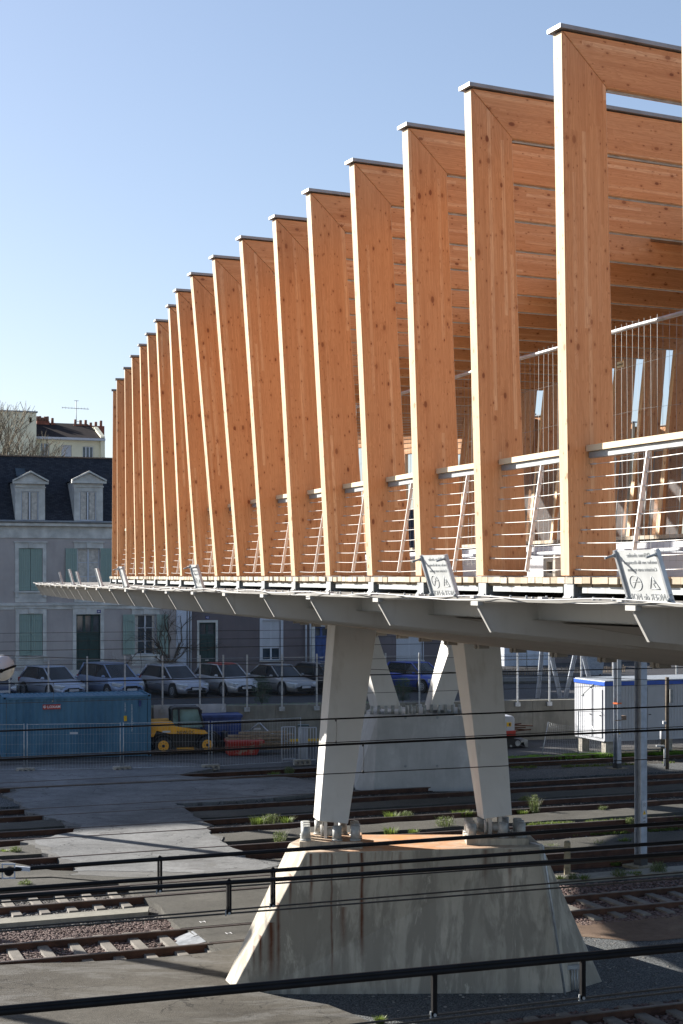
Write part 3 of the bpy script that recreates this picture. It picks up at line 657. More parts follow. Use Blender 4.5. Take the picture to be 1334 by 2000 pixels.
def glulam_part(name, near, Tv, parent, gdir, mats, edge_sides):
    """near: 4 pts of the near face; Tv thickness vector; gdir grain direction; edge_sides: which side faces take the paler sunlit-edge timber"""
    near = [Vector(p) for p in near]; far = [p + Tv for p in near]; g = Vector(gdir).normalized()
    v = near + far; faces = [(0, 1, 2, 3), (7, 6, 5, 4)] + [(i, i + 4, (i + 1) % 4 + 4, (i + 1) % 4) for i in range(4)]
    ctr = sum(v, Vector()) / 8; org = near[0]
    me = bpy.data.meshes.new(name); off = parent_world(parent)
    ff = []
    for f in faces:
        a, b, c = v[f[0]], v[f[1]], v[f[2]]; nrm = (b - a).cross(c - b)
        fc = sum((v[i] for i in f), Vector()) / 4
        ff.append(f if nrm.dot(fc - ctr) > 0 else f[::-1])
    me.from_pydata([tuple(p - off) for p in v], [], ff)
    uvl = me.uv_layers.new(name="UVMap"); li = 0
    for fi, f in enumerate(ff):
        a, b, c = v[f[0]], v[f[1]], v[f[2]]; nrm = (b - a).cross(c - b).normalized(); cr_ = nrm.cross(g)
        for i in f:
            d = v[i] - org; uvl.data[li].uv = (d.dot(g) + fi * 3.1, d.dot(cr_) + fi * 1.7); li += 1
    for m_ in mats: me.materials.append(m_)
    for fi in range(6): me.polygons[fi].material_index = 1 if (fi - 2) in edge_sides else 0
    me.update(); o = bpy.data.objects.new(name, me); COL.objects.link(o); o.parent = parent
    bv = o.modifiers.new("bevel", 'BEVEL'); bv.width = .006; bv.segments = 1; bv.limit_method = 'ANGLE'; bv.angle_limit = math.radians(60)
    return o
ANG = lambda i: math.radians(float(np.interp(i, [0, 5, 9, 12, 15, 18], [27, 26, 23, 19, 14, 9])))
for i in range(19, 33):
    LP.append(LP[18] + 1.62 * (i - 18)); PTOP.append(None)
    ORD.append(['first', 'second', 'third', 'fourth', 'fifth', 'sixth', 'seventh', 'eighth', 'ninth', 'tenth', 'eleventh', 'twelfth', 'thirteenth', 'fourteenth'][i - 19])
for i in range(33):
    P, T, C = samp(LP[i]); an = ANG(i) if i < 19 else math.atan2(C.y, C.x); C = Vector((math.cos(an), math.sin(an), 0)); T = Vector((-C.y, C.x, 0)); Tv = T * TH
    k = ((PTOP[i] or 0) - 667) / FP; lean = (k * P.y - P.x) / (C.x - k * C.y) if i < 19 else 0.0
    def F(s, h): return P + C * s + Vector((0, 0, CZ + h))
    lab = ('larch portal frame hidden behind the last visible one, %s beyond it' % ORD[i] if i > 18 else 'larch portal frame cut off by the right border of the photo' if i == 0 else
           'tall larch portal frame, nearest one standing complete in the photo at right' if i == 1 else
           'smallest larch portal frame at the far left end of the row' if i == 18 else
           'larch portal frame, %s one counted from the nearest complete frame on the right' % ORD[i].replace(' full', ''))
    t = thing('timber_portal_frame', lab, 'portal frame', P + Vector((0, 0, CZ)), 'larch portal frames along the footbridge')
    g = F(lean, H) - F(0, 0)
    glulam_part('post', [F(0, 0), F(PW, 0), F(lean + .50, H - BD), F(lean, H)], Tv, t, g, (M['wood'], M['wood_edge']), (1, 3))
    g2 = F(WT, H) - F(WT - .4, HR)
    glulam_part('post', [F(WT - .4 - PW, HR), F(WT - .4, HR), F(WT, H), F(WT - .50, H - BD)], Tv, t, g2, (M['wood'], M['wood_edge']), (1, 3))
    e = .004
    glulam_part('beam', [F(lean + .5 + e, H - BD), F(WT - .5 - e, H - BD), F(WT - e, H), F(lean + e * 2, H)], Tv, t, C, (M['wood'], M['wood']), ())
    m = MB(); m.box(F((lean + WT) / 2, H + .032) + T * TH / 2, C * ((WT - lean) / 2 + .04), T * (TH / 2 + .035), (0, 0, .019))
    m.build('capping', M['zinc'], t)
    m = MB(); m.box(F((lean + WT) / 2, H - BD - .006) + T * TH / 2, C * ((WT - lean) / 2 - .55), T * .022, (0, 0, .006)); m.build('light_strip', M['steel'], t)
    m = MB(); m.box(F(.27, -.008) + T * TH / 2, C * .22, T * .06, (0, 0, .006)); m.build('base_plate', M['steel'], t)

# canopy panels between the beams over the far half of the walkway
def portal_pt(i, s_, h, t_=0):
    P, T, C = samp(LP[i]); an = ANG(i) if i < 19 else math.atan2(C.y, C.x); C = Vector((math.cos(an), math.sin(an), 0)); return P + C * s_ + Vector((-C.y, C.x, 0)) * t_ + Vector((0, 0, CZ + h))
M['canopy'] = simple('brown_canopy_board', (.22, .12, .06), .8, 0, .12, 3)
for i in range(2, 32):
    a_, b_, c_, d_ = portal_pt(i, 5.2, H - .12, TH + .004), portal_pt(i, WT - .3, H - .12, TH + .004), portal_pt(i + 1, WT - .3, H - .12, -.004), portal_pt(i + 1, 5.2, H - .12, -.004)
    m = MB(); m.hexa([a_, b_, c_, d_], [p_ + Vector((0, 0, .05)) for p_ in (a_, b_, c_, d_)])
    o = m.build('canopy_panel', M['canopy'], None, loc=a_); tag(o, ('brown canopy panel between the beams of the %s and next farther portal frames' % ORD[i].replace(' full', '')) if i < 18 else 'brown canopy panel behind the last visible frame, %s of those hidden there' % ['first', 'second', 'third', 'fourth', 'fifth', 'sixth', 'seventh', 'eighth', 'ninth', 'tenth', 'eleventh', 'twelfth', 'thirteenth', 'fourteenth'][i - 18], 'canopy panel', 'canopy panels between the portal beams')
# ---- handrails, one per bay
for i in range(1, 19):
    La, Lb = LP[i], LP[i - 1] + TH
    P, T, C = samp(La)
    t = thing('handrail', ('handrail and cables in the bay between the right border and the nearest complete frame' if i == 1 else 'handrail with nine cables in the bay just right of the %s frame' % ('smallest far' if i == 18 else ORD[i].replace(' full', ' farther') + ' larch portal')),
              'handrail', W(La, .2, 0), 'cable handrails between the portal frames')
    def line(s, z, n=4): return [W(La + (Lb - La) * j / n, s, z) for j in range(n + 1)]
    m = MB(); pts = line(.23, 1.18)
    for a, b in zip(pts[:-1], pts[1:]):
        d = (b - a); m.box((a + b) / 2, d / 2 * 1.001, C * .055, (0, 0, .028))
    o = m.build('top_rail', M['rail_wood'], t)
    m = MB()
    pts = line(.235, 1.12)
    for a, b in zip(pts[:-1], pts[1:]):
        d = (b - a); m.box((a + b) / 2, d / 2 * 1.001, C * .03, (0, 0, .028))
    m.build('steel_channel', M['steel_dull'], t)
    for c in range(9):
        m = MB(); h = .06 + .122 * c
        pts = [W(La + (Lb - La) * j / 6, .06 + .02 * c, h - .010 * (1 - (j / 3 - 1) ** 2)) for j in range(7)]
        m.tube(pts, .0038, 5)
        m.cyl(pts[0], (pts[1] - pts[0]).normalized() * -.10 if False else (pts[1] - pts[0]).normalized() * .10, .008, 6)
        if i <= 6: m.cyl(pts[3], (pts[4] - pts[3]).normalized() * .09, .009, 6)
        m.build('cable', M['inox'], t)
    m = MB(); Lm = La - (La - Lb) * .52
    a, b = W(Lm, .05, .05), W(Lm, .225, 1.10); d = b - a
    m.box((a + b) / 2, d / 2, T * .006, C * .02); m.build('tie_bar', M['inox'], t)

# ---- bridge body
NB = len(full) - 1
bridge = thing('footbridge_deck', 'long curving footbridge deck with plank edge and grey steel ribs, carrying the portal frames', 'footbridge', W(LP[5], 4, -.3))
# boards: one mesh, about 200 separate planks
m = MB(); L = cum[0] + .3; LE = LP[32] + 1.0
while L < cum[-1] - 1:
    P, T, C = samp(L); w = .0665; dz = U(-.003, .003); so = U(-.012, .012)
    if L < LE: m.box(P + C * (2.4 + so) + Vector((0, 0, CZ - .040 + dz)), C * 2.45, T * w, (0, 0, .029))
    L += .148
m.build('deck_boards', M['boards'], bridge)
m = MB(); L = 6.0
while L < LE - .2:
    m.box((W(L, .045, -.084) + W(L + .44, .045, -.084)) / 2, (W(L + .44, .06, 0) - W(L, .06, 0)) * .49, samp(L)[2] * .05, (0, 0, .013)); L += .45
m.build('edge_joist', M['joist'], bridge)
for i in range(0, 18 + 1):
    a = LP[i - 1] + .13 if i > 0 else LP[0] - 1.6; b = LP[i] - .22; m = MB(); n0 = 3; vs = []
    for j in range(n0 + 1):
        l0 = a + (b - a) * j / n0; P_, T_, C_ = samp(l0)
        for ds, dz in ((.0, -.099), (.0, -.155), (.04, -.155), (.04, -.099)): m.v.append(tuple(W(l0, ds, dz)))
    for j in range(n0):
        for k in range(4): k2 = (k + 1) % 4; m.poly((j * 4 + k, j * 4 + k2, j * 4 + 4 + k2, j * 4 + 4 + k))
    m.poly((0, 3, 2, 1)); m.poly((n0 * 4, n0 * 4 + 1, n0 * 4 + 2, n0 * 4 + 3))
    m.build('edge_angle', M['drip_steel'], bridge)
# closing web behind the deck edge, coloured near-black for the shade there
def ribbon(fn_list, L0, L1, n, name, mat, flip=False):
    m = MB(); k = len(fn_list); n0 = 0
    for j in range(n + 1):
        L = L0 + (L1 - L0) * j / n
        for fn in fn_list: m.v.append(tuple(fn(L)))
    for j in range(n):
        for c in range(k - 1):
            a = j * k + c; m.poly((a, a + 1, a + k + 1, a + k) if flip else (a, a + k, a + k + 1, a + 1), False)
    return m.build(name, mat, bridge)
CW = 5.15
M['void'] = simple('gap_shade_black', (.012, .011, .010), .95, 0, .2, 6)  # near-black colour stands in for the shade under the deck edge
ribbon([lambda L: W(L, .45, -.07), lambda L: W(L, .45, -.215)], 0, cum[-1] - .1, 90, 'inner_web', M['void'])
# supports between rim and boards at each frame
for i in range(0, 19):
    P, T, C = samp(LP[i] - .06)
    b = MB(); q0 = P + C * .02 + Vector((0, 0, CZ))
    def G(s, z, t=0): return q0 + C * s + T * t + Vector((0, 0, z))
    b.prism([G(-.05, -.068, -.06), G(.30, -.068, -.06), G(.30, -.20, -.06), G(-.09, -.20, -.06), G(-.05, -.16, -.06)], T * .14)
    b.box(G(-.06, -.135, 0), C * .006, T * .085, (0, 0, .062))
    b.box(G(.14, -.195, -.05), C * .16, T * .09, (0, 0, .006))
    b.cyl(G(.05, -.165, -.02), T * -.03, .018, 8); b.cyl(G(.02, -.15, -.06), T * -.02, .022, 8)
    b.build('bearing_bracket', M['steel_dull'], bridge)
# rim sheet, edge lip
ribbon([lambda L: rim(L, 0, -.226), lambda L: rim(L, 0, -.200), lambda L: rim(L, .02, -.196), lambda L: W(L, -.02, -.203)], 0, cum[-1] - .1, 160, 'rim_sheet', M['rim_top'])
ribbon([lambda L: W(L, -.02, -.204), lambda L: W(L, .6, -.206)], 0, cum[-1] - .1, 120, 'gap_shade_floor', M['void'])  # black sheet, the gap's shade put into its colour
ribbon([lambda L: rim(L, 0, -.226), lambda L: rim(L, .35, -.232), lambda L: W(L, .6, -.236)], 0, cum[-1] - .1, 160, 'rim_underside', M['paint_grey'], True)
# bolts along the rim
L = LP[0] - 1.2; nbolt = 0; rest = MB()
while L < LP[18] + 4:
    e = U(.05, .09); nbolt += 1; m = MB() if nbolt <= 95 else rest
    m.cyl(rim(L, e, -.20), (0, 0, .014), .016, 6); m.cyl(rim(L, e, -.19), (0, 0, .022), .009, 6)
    if R() < .6: m.cyl(rim(L + .06, e + .1, -.20), (0, 0, .018), .015, 6)
    if nbolt <= 95: m.build('rim_bolt', M['steel_dull'], bridge)
    L += U(.22, .42)
ro = rest.build('rim_bolt', M['steel_dull'], bridge); ro['kind'] = 'stuff'
# white cables lying along the rim
for k, (e0, r, ph) in enumerate(((.03, .006, 0.3), (.045, .004, 2.2))):
    pts = []; L = 4.0
    while L < LP[18] + 5:
        pts.append(rim(L, e0 - .05 + .035 * math.sin(L * 1.9 + ph) + .02 * math.sin(L * 4.3 + ph * 2), -.19 + .012 * math.sin(L * 3.1 + ph) - (.02 if k else 0))); L += .18
    m = MB(); m.tube(pts, r, 5); m.build('rim_cable', M['cable_white'], bridge)
L = LP[0] - 1.2
while L < LP[18] + 4:
    P, T, C = samp(L); m = MB(); m.box(rim(L, .02, -.188), T * .035, C * .03, (0, 0, .012)); L += 1.1; m.build('cable_clip', M['cable_white'], bridge)
# transverse ribs (fins), spaced like in the photo
FPX = [1234, 929, 735.5, 603.8, 513, 438.6, 376.8, 325.5, 281, 246, 215.5, 189.5, 168, 149, 134, 120.7, 109, 98, 89]
def rim_L(px):
    lo, hi = 2.0, LP[18] + 4.5
    for _ in range(50):
        mid = (lo + hi) / 2; w = rim(mid, 0, -.2); v = 667 + FP * w.x / w.y
        if v > px: lo = mid
        else: hi = mid
    return lo
finL = [rim_L(px) for px in FPX]
for a, b in zip(finL[:-1], finL[1:]): pass
fl = [finL[0] - 1.75, finL[0] - 3.5] + finL
last = finL[-1]
for j in range(1, 12): fl.append(last + 1.6 * j)
for L in fl:
    P, T, C = samp(L); o = rim(L, 0, -.226)
    f = thing if False else None
    def G(e, z, t=0): return rim(L, 0, 0) + C * e + T * t + Vector((0, 0, z))
    b = MB()
    b.prism([G(.03, -.245), G(.03, -.285), G(.16, -.505), G(3.0, -.80), G(4.2, -.80), G(4.2, -.245)], T * .014)
    # sloping and lower flange
    b.box((G(.02, -.28) + G(.155, -.508)) / 2, (G(.155, -.508) - G(.02, -.28)) / 2, T * .016, C * .004 + Vector((0, 0, .003)))
    b.build('rib', M['paint_grey'], bridge)
    b = MB(); b.box(G(.015, -.246), C * .03, T * .07, (0, 0, .020)); b.build('rib_flange', M['paint_pale'], bridge)
# longitudinal edge web
ribbon([lambda L: rim(L, .64, -.236), lambda L: rim(L, .65, -.40), lambda L: rim(L, .57, -.405)], 3, LP[18] + 14, 120, 'edge_web', M['paint_grey'])
for L in fl[:16]:
    P, T, C = samp(L + .02); b = MB(); b.box(rim(L + .055, .62, -.315), T * .008, C * .015, (0, 0, .085)); b.build('web_stiffener', M['paint_pale'], bridge)
# hull: curved soffit down to the keel, then up to the far side
def HU(s, z): return lambda L: (W(L, s, z))
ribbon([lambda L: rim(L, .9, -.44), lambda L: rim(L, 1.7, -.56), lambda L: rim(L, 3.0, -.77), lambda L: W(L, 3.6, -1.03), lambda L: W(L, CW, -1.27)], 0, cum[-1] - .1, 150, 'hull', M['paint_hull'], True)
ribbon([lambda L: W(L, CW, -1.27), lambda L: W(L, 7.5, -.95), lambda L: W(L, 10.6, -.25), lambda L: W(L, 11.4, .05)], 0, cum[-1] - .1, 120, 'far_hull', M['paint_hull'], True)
L = 1.0
while L < LP[18] + 6:
    P, T, C = samp(L); q0 = W(L, CW, -1.27); b = MB()
    b.box(q0 + Vector((0, 0, .0)), C * .10, T * .13, (0, 0, .055)); b.box(q0 - C * .115 + Vector((0, 0, .02)), C * .012, T * .02, (0, 0, .085)); b.build('keel_bracket', M['paint_hull'], bridge)
    L += 1.62
# far side: raised walkway with white risers, planks and edge
def stepbox(s0, s1, z0, z1, name, mat, L0=6.2, L1=None):
    L1 = L1 or LP[18] + 1
    ribbon([lambda L: W(L, s0, z0), lambda L: W(L, s0, z1), lambda L: W(L, s1, z1)], L0 - 6, L1, 60, name, mat)
stepbox(3.9, 5.3, -.01, .30, 'lower_step', M['white_paint'])
stepbox(5.3, 6.1, .30, .50, 'middle_step', M['white_paint'])
m = MB(); L = .3
while L < LE:
    P, T, C = samp(L)
    m.box(P + C * 8.55 + Vector((0, 0, CZ + .615)), C * 2.45, T * .068, (0, 0, .03)); L += .148
m.build('raised_boards', M['boards'], bridge)
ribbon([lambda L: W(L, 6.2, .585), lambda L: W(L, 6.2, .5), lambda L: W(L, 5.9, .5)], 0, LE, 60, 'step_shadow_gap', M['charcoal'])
ribbon([lambda L: W(L, 11.4, .05), lambda L: W(L, 11.05, .58)], 0, LE, 60, 'far_fascia', M['paint_pale'])
m = MB(); m.tube([W(L_, 4.6, .36) for L_ in np.linspace(3, LE, 40)], .03, 8); m.build('floor_tube', M['steel'], bridge)

# perforated screens between the far posts
for i in range(0, 16):
    L0, L1 = LP[i] + TH, LP[i + 1]
    t = thing('balustrade_screen', 'perforated screen between the far posts, bay left of the %s frame' % (ORD[i] if i else 'border'), 'screen', W(L0, 10.0, .65), 'perforated screens on the far side of the deck')
    m = MB(); a, b_, c, d = W(L0 + .05, 9.62, .70), W(L1 - .05, 9.62, .70), W(L1 - .05, 9.78, 2.55), W(L0 + .05, 9.78, 2.55)
    Lh = (b_ - a).length; m.face([a, b_, c, d], [(0, 0), (Lh, 0), (Lh, 1.85), (0, 1.85)]); m.build('mesh_panel', M['perf'], t)
    m = MB()
    for x, y in ((a, b_), (b_, c), (c, d), (d, a)): m.tube([x, y], .014, 4)
    m.build('frame', M['steel_dull'], t)

# temporary site fence standing on the deck
FL = [rim_L(1234) - 2.2]
Lx = LP[1] - 2.0; fpanels = []
heads = ['nearest site fence panel on the deck, seen right of the first frame', 'site fence panel on the deck behind the first complete frame', 'site fence panel on the deck seen between the second and third frames',
         'site fence panel on the deck seen beside the fifth frame', 'farthest site fence panel on the deck seen as thin wires']
Ls = [LP[1] - 2.3, LP[1] + 1.15, LP[1] + 4.65, LP[1] + 8.1, LP[1] + 11.6, LP[1] + 15.0]
for j in range(5):
    L0, L1 = Ls[j], Ls[j + 1] - .06; ins = .78
    t = thing('site_fence_panel', heads[j], 'site fence', W(L0, ins, 0), 'site fence panels standing on the deck')
    H0, H1 = .12, 2.37
    m = MB(); m.tube([W(L0 + (L1 - L0) * k / 4, ins, H1) for k in range(5)], .021, 8); m.tube([W(L0, ins, 0.02), W(L0, ins, H1)], .019, 6); m.tube([W(L1, ins, 0.02), W(L1, ins, H1)], .019, 6)
    m.build('frame', M['steel'], t)
    m = MB(); n = int((L1 - L0) / .10)
    for k in range(1, n):
        L = L0 + (L1 - L0) * k / n; w1 = .012 * math.sin(k * 2.1 + j); w2 = .010 * math.sin(k * 1.3)
        m.tube([W(L, ins + w1 * .3, H0), W(L + w1, ins + w2, H0 + .7), W(L - w2, ins, H0 + 1.5), W(L + w1 * .6, ins, H1 + .05)], .0016, 3, False, False)
    for h in (H0 + .02, .62, 1.10, 1.56, 2.0):
        m.tube([W(L0 + (L1 - L0) * k / 6, ins, h + .012 * math.sin(k * 1.9 + h * 4)) for k in range(7)], .0016, 3, False, False)
    m.build('wires', M['steel_dull'], t)
for j, (L, lab) in enumerate(((Ls[1] + .1, 'hollow concrete fence block beside the nearest complete frame'), (Ls[2] + .9, 'concrete fence block between the third and fourth frames'), (Ls[4] + .4, 'concrete fence block standing behind the sixth frame'), (LP[12] + .3, 'concrete fence block far along the deck'))):
    P, T, C = samp(L); c = P + C * .74 + Vector((0, 0, CZ - .008))
    m = MB()
    for sx in (-1, 1): m.box(c + C * .0 + T * (.09 * sx) + Vector((0, 0, .11)), C * .28, T * .035, (0, 0, .11))
    m.box(c + Vector((0, 0, .185)), C * .28, T * .055, (0, 0, .035)); m.box(c + Vector((0, 0, .02)), C * .28, T * .055, (0, 0, .02)); m.box(c + C * .14 + Vector((0, 0, .095)), C * .14, T * .055, (0, 0, .055))
    o = m.build('concrete_block', M['block'], None, .006, loc=c); tag(o, lab, 'concrete block', 'fence blocks on the deck')
t = thing('fence_tag', 'small cream tag clipped to the site fence wires right of the nearest frame', 'tag', W(LP[1] - .35, .76, 1.98))
P, T, C = samp(LP[1] - .35); o0 = at(1211.5, 712, 14.35); m = MB(); ax = -T * .055; m.box(o0, ax, C * .002, (0, 0, .028)); pl = m.build('plate', M['tag_cream'], t)
text_obj('newloc.fr', .028, M['text_dark'], frame_mat(o0 - C * .004, -T, (0, 0, 1)), t, 'lettering', .0005)

# electrical warning plates standing on the rim, seen from behind
SIGNS = [(1262, .42, .56, 'metal warning plate with pressed lettering at the right end of the rim'), (862, .42, .54, 'metal warning plate on the rim in front of the second and third frames'), (386, .38, .42, 'narrow metal warning plate on the rim near the left third of the bridge'),
         (242, .38, .42, 'small metal warning plate on the rim beside the last portal frame'), (193, .36, .34, 'pinkish warning plate on the bare rim left of the last frame'), (139, .36, .34, 'pale upright warning plate near the left tip of the rim'), (152, .3, .3, 'pinkish warning plate near the left tip of the rim, right of the pale one'), (118, .3, .2, 'leftmost thin warning plate at the tip of the rim')]
for k, (px, hh, ww, lab) in enumerate(SIGNS):
    L = rim_L(px + 2); P, T, C = samp(L); b0 = rim(L, .03, -.192)
    t = thing('warning_plate', lab, 'warning sign', b0, 'warning plates along the rim')
    up = (Vector((0, 0, .37)) - C * .10 + T * .04) * (hh / .40); x = T * -1
    def S(u, v, n=0): return b0 + x * (u * ww) + up * v + up.cross(x).normalized() * n
    m = MB(); nrm = up.cross(x).normalized()
    m.prism([S(-.5, 0), S(.5, 0), S(.5, 1), S(-.5, 1)], nrm * .006); pl = m.build('plate', M['plate'], t)
    for sx in (-.5, .5):
        m = MB(); a = S(sx, 0); b = S(sx, 1.0); m.box((a + b) / 2, (b - a) / 2 * 1.02, x * .012, nrm * .018); m.build('side_bar', M['steel'], t)
    if k < 4:
        for sx, sv in ((-.5, .92), (.5, .92), (-.5, .05), (.5, .05)):
            m = MB(); c = S(sx, sv); m.cyl(c + nrm * .02, nrm * -.13 if sv > .5 else nrm * -.06, .010, 6); m.cyl(c - nrm * .02, nrm * -.012, .017, 6); m.build('bolt', M['steel_dull'], t)
    if k < 3:
        vd = -1 if nrm.dot(Vector((0, -1, 0))) < 0 else 1
        d = nrm * (.0075 if nrm.y < 0 else -.002)
        fr = (lambda u, v: frame_mat(S(u, v) + d, x * -1, up))
        # the plate is seen from its back, so the pressed lettering runs mirrored
        for txt, v, sz in (("Défense absolue", .90, .047), ("toucher aux fils électriques", .76, .040), ("Caténaire sous tension", .62, .042), ("DANGER de MORT", .08, .075)):
            text_obj(txt, sz * ww / .56, M['text_faint'], fr(0.02, v) @ Matrix.Diagonal((1, 1, 1, 1)), pl, 'lettering', .001)
        m = MB(); c0 = .22; m.box(S(.10, .37) + d, x * .0001, up * .0001, nrm * .0001) if False else None
        tri = [S(c0 - .13, .24), S(c0 + .10, .24), S(c0 - .02, .50)]
        for a, b in zip(tri, tri[1:] + tri[:1]): m.tube([a + d, b + d], .0028, 4)
        m.tube([S(c0 - .01, .44) + d, S(c0 + .02, .36) + d, S(c0 - .03, .35) + d, S(c0, .27) + d], .0025, 4)
        m.build('triangle_symbol', M['text_faint'], pl); m = MB()
        ring = [S(-.22 + .14 * math.cos(a), .36 + .15 * math.sin(a)) + d for a in np.linspace(0, 6.283, 20)]
        m.tube(ring, .0028, 4); m.tube([S(-.30, .26) + d, S(-.14, .48) + d], .0028, 4); m.tube([S(-.30, .38) + d, S(-.12, .38) + d], .0022, 4)
        m.build('round_symbol', M['text_faint'], pl)

# ================================================================== PIERS
def px4(pts, Z): return [at(x, y, z) for (x, y), z in zip(pts, Z)]
t = thing('bridge_pier', 'front bridge pier: rust-streaked concrete base carrying two pale steel legs', 'bridge pier', (1.0, 29, 0))
zt = CZ - 4.92; Zf = 27.55
def gz(px, Z, z): return Vector(((px - 667) / FP * Z, Z, z))
bot = [gz(448, 27.65, -.25), gz(1104, 27.75, -.25), gz(1176, 28.6, -.25), gz(1120, 32.0, -.25), gz(520, 32.0, -.25), gz(432, 28.1, -.25)]
top = [gz(598, 27.35, zt), gz(1053, 27.9, zt), gz(1058, 28.05, zt), gz(1035, 29.25, zt), gz(600, 29.25, zt), gz(566, 28.35, zt)]
bot = [Vector((b.x + (b.x - tt.x) * .09, b.y, b.z)) for b, tt in zip(bot, top)]
m = MB(); m.hexa(bot, top); foot = m.build('footing', M['conc_rust'], t, .03)
m = MB(); a, b_ = gz(1060, 27.86, zt + .02), gz(1104, 27.66, -.02)
m.tube([gz(1000, 28.3, zt + .035), gz(1040, 28.1, zt + .04), a + Vector((-.03, 0, .02)), a, b_], .022, 8); m.build('conduit', M['steel'], t)
m = MB(); m.box(gz(1122, 28.0, .42), (.14, .04, 0), (0, .03, 0), (0, 0, .04))
for k in range(4): m.tube([gz(1117 + k * 5, 27.95, .4), gz(1117 + k * 5, 27.9, .02)], .012, 5)
m.build('cable_box', M['steel'], t)
def leg(botpx, toppx, Zb, Zt, depth, plinth, side):
    # botpx/toppx: (x_back, y_back, x_front_near, y, x_front_far, y); near face as a quad, side face at left
    (bx0, by0), (bx1, by1), (bx2, by2) = botpx; (tx0, ty0), (tx1, ty1), (tx2, ty2) = toppx
    f0, f1 = at(bx1, by1, Zb), at(bx2, by2, Zb + .12); g0, g1 = at(tx1, ty1, Zt), at(tx2, ty2, Zt + .12)
    r0 = at(bx0, by0, Zb + depth); r1 = r0 + (f1 - f0); h0 = at(tx0, ty0, Zt + depth); h1 = h0 + (g1 - g0)
    up = .5
    for v in (g0, g1, h0, h1): v.z += up * 0
    ex = lambda a, b: b + (b - a) * .06
    m = MB(); m.hexa([f0, f1, r1, r0], [ex(f0, g0), ex(f1, g1), ex(r1, h1), ex(r0, h0)])
    lg = m.build('leg', M['paint_pale2'], t, .012)
    # hinge
    c = (f0 + f1 + r0 + r1) / 4; mm = MB(); w = (f1 - f0) * .5
    for s in (-.42, .28):
        mm.prism([c + w * s + Vector((-.012, -.17, .02)), c + w * s + Vector((-.012, .17, .02)), c + w * s + Vector((-.012, .10, -.42)), c + w * s + Vector((-.012, -.10, -.42))], (.06, 0, 0))
    mm.cyl(c + Vector((-.16, 0, -.20)), (.34, 0, 0), .085, 16); mm.cyl(c + Vector((-.185, 0, -.20)), (.03, 0, 0), .125, 18)
    mm.box(c + Vector((0, 0, -.41)), (.26, 0, 0), (0, .2, 0), (0, 0, .02))
    mm.build('hinge', M['paint_pale2'], lg)
    z0 = c.z - .42
    # plinth
    pm = MB(); pc = Vector((c.x, c.y + .02, 0)); pm.abox(pc.x - .56, pc.x + .58, pc.y - .52, pc.y + .5, zt - .02, zt + .12)
    pm.build('plinth', M['conc_rust'], t, .01)
    bl = [(-.45, -.38), (-.46, -.12), (-.47, .16), (-.22, .30), (.22, .30), (.44, .14), (.46, -.10), (.45, -.38), (.12, -.40), (-.12, .36), (-.18 + .0, -.40)]
    for bx, by in bl[:9]:
        bm_ = MB(); q = Vector((pc.x + bx, pc.y + by, zt + .12)); bm_.cyl(q, (0, 0, .035), .11, 6); bm_.cyl(q + Vector((0, 0, .03)), (0, 0, .235), .082, 16); bm_.build('anchor_bolt', M['zinc_bolt'], t)
M['paint_pale2'] = m_streaked('off_white_painted_leg', (.62, .61, .585), (.36, .33, .28), .5, 4.0)
M['zinc_bolt'] = simple('galvanised_anchor', (.40, .41, .40), .6, .2, .2, 7)
leg([(612, 1597), (623.5, 1604), (680, 1609)], [(639, 1228), (654, 1229.5), (735, 1238)], 27.9, 29.0, .55, True, -1)
leg([(932.5, 1594), (945, 1600), (1000, 1592)], [(881, 1253), (905, 1253), (978, 1263)], 28.2, 29.2, .65, True, 1)

t = thing('bridge_pier', 'rear bridge pier: clean pale concrete block with two splayed legs, seen between the front legs', 'bridge pier', (2.5, 55, 0))
zt2 = CZ - 4.9
def gq(px, Z, z): return Vector(((px - 667) / FP * Z, Z, z))
m = MB(); m.hexa([gq(729, 53.7, -.1), gq(935, 53.9, -.1), gq(985, 55.5, -.1), gq(900, 59, -.1), gq(690, 57, -.1), gq(691, 54.3, -.1)], [gq(738, 53.9, zt2), gq(915, 54.1, zt2), gq(935, 54.8, zt2), gq(900, 57.5, zt2), gq(730, 57.5, zt2), gq(713, 55.8, zt2)])
m.build('footing', M['conc'], t, .03)
for pts in (([(722, 1378), (740, 1384), (784, 1384)], [(672, 1190), (688, 1190), (722, 1190)], 54.6), ([(827, 1386), (838, 1386), (882, 1386)], [(878, 1190), (905, 1190), (950, 1190)], 55.0)):
    b, tp, Z = pts; m = MB()
    f0, f1, g0, g1 = at(*b[1], Z), at(*b[2], Z), at(*tp[1], Z), at(*tp[2], Z)
    r0 = at(*b[0], Z + 1.1); r1 = r0 + (f1 - f0); h0 = at(*tp[0], Z + 1.1); h1 = h0 + (g1 - g0)
    m.hexa([f0, f1, r1, r0], [g0, g1, h1, h0]); m.build('leg', M['paint_pale2'], t, .02)
    c = (f0 + f1 + r0 + r1) / 4
    for k in range(9):
        mb2 = MB(); x = c.x - 1.0 + .25 * k; y = c.y - .55 if k % 2 else c.y - .75; q = Vector((x, y, zt2)); mb2.cyl(q, (0, 0, .30), .06, 10); mb2.build('anchor_bolt', M['zinc_bolt'], t)
m = MB()
for px in (792, 854): 
    for z in (2.6, .9): m.cyl(gq(px, 53.72, z), (0, -.02, 0), .05, 10)
m.build('tie_hole', M['steel_dull'], t)
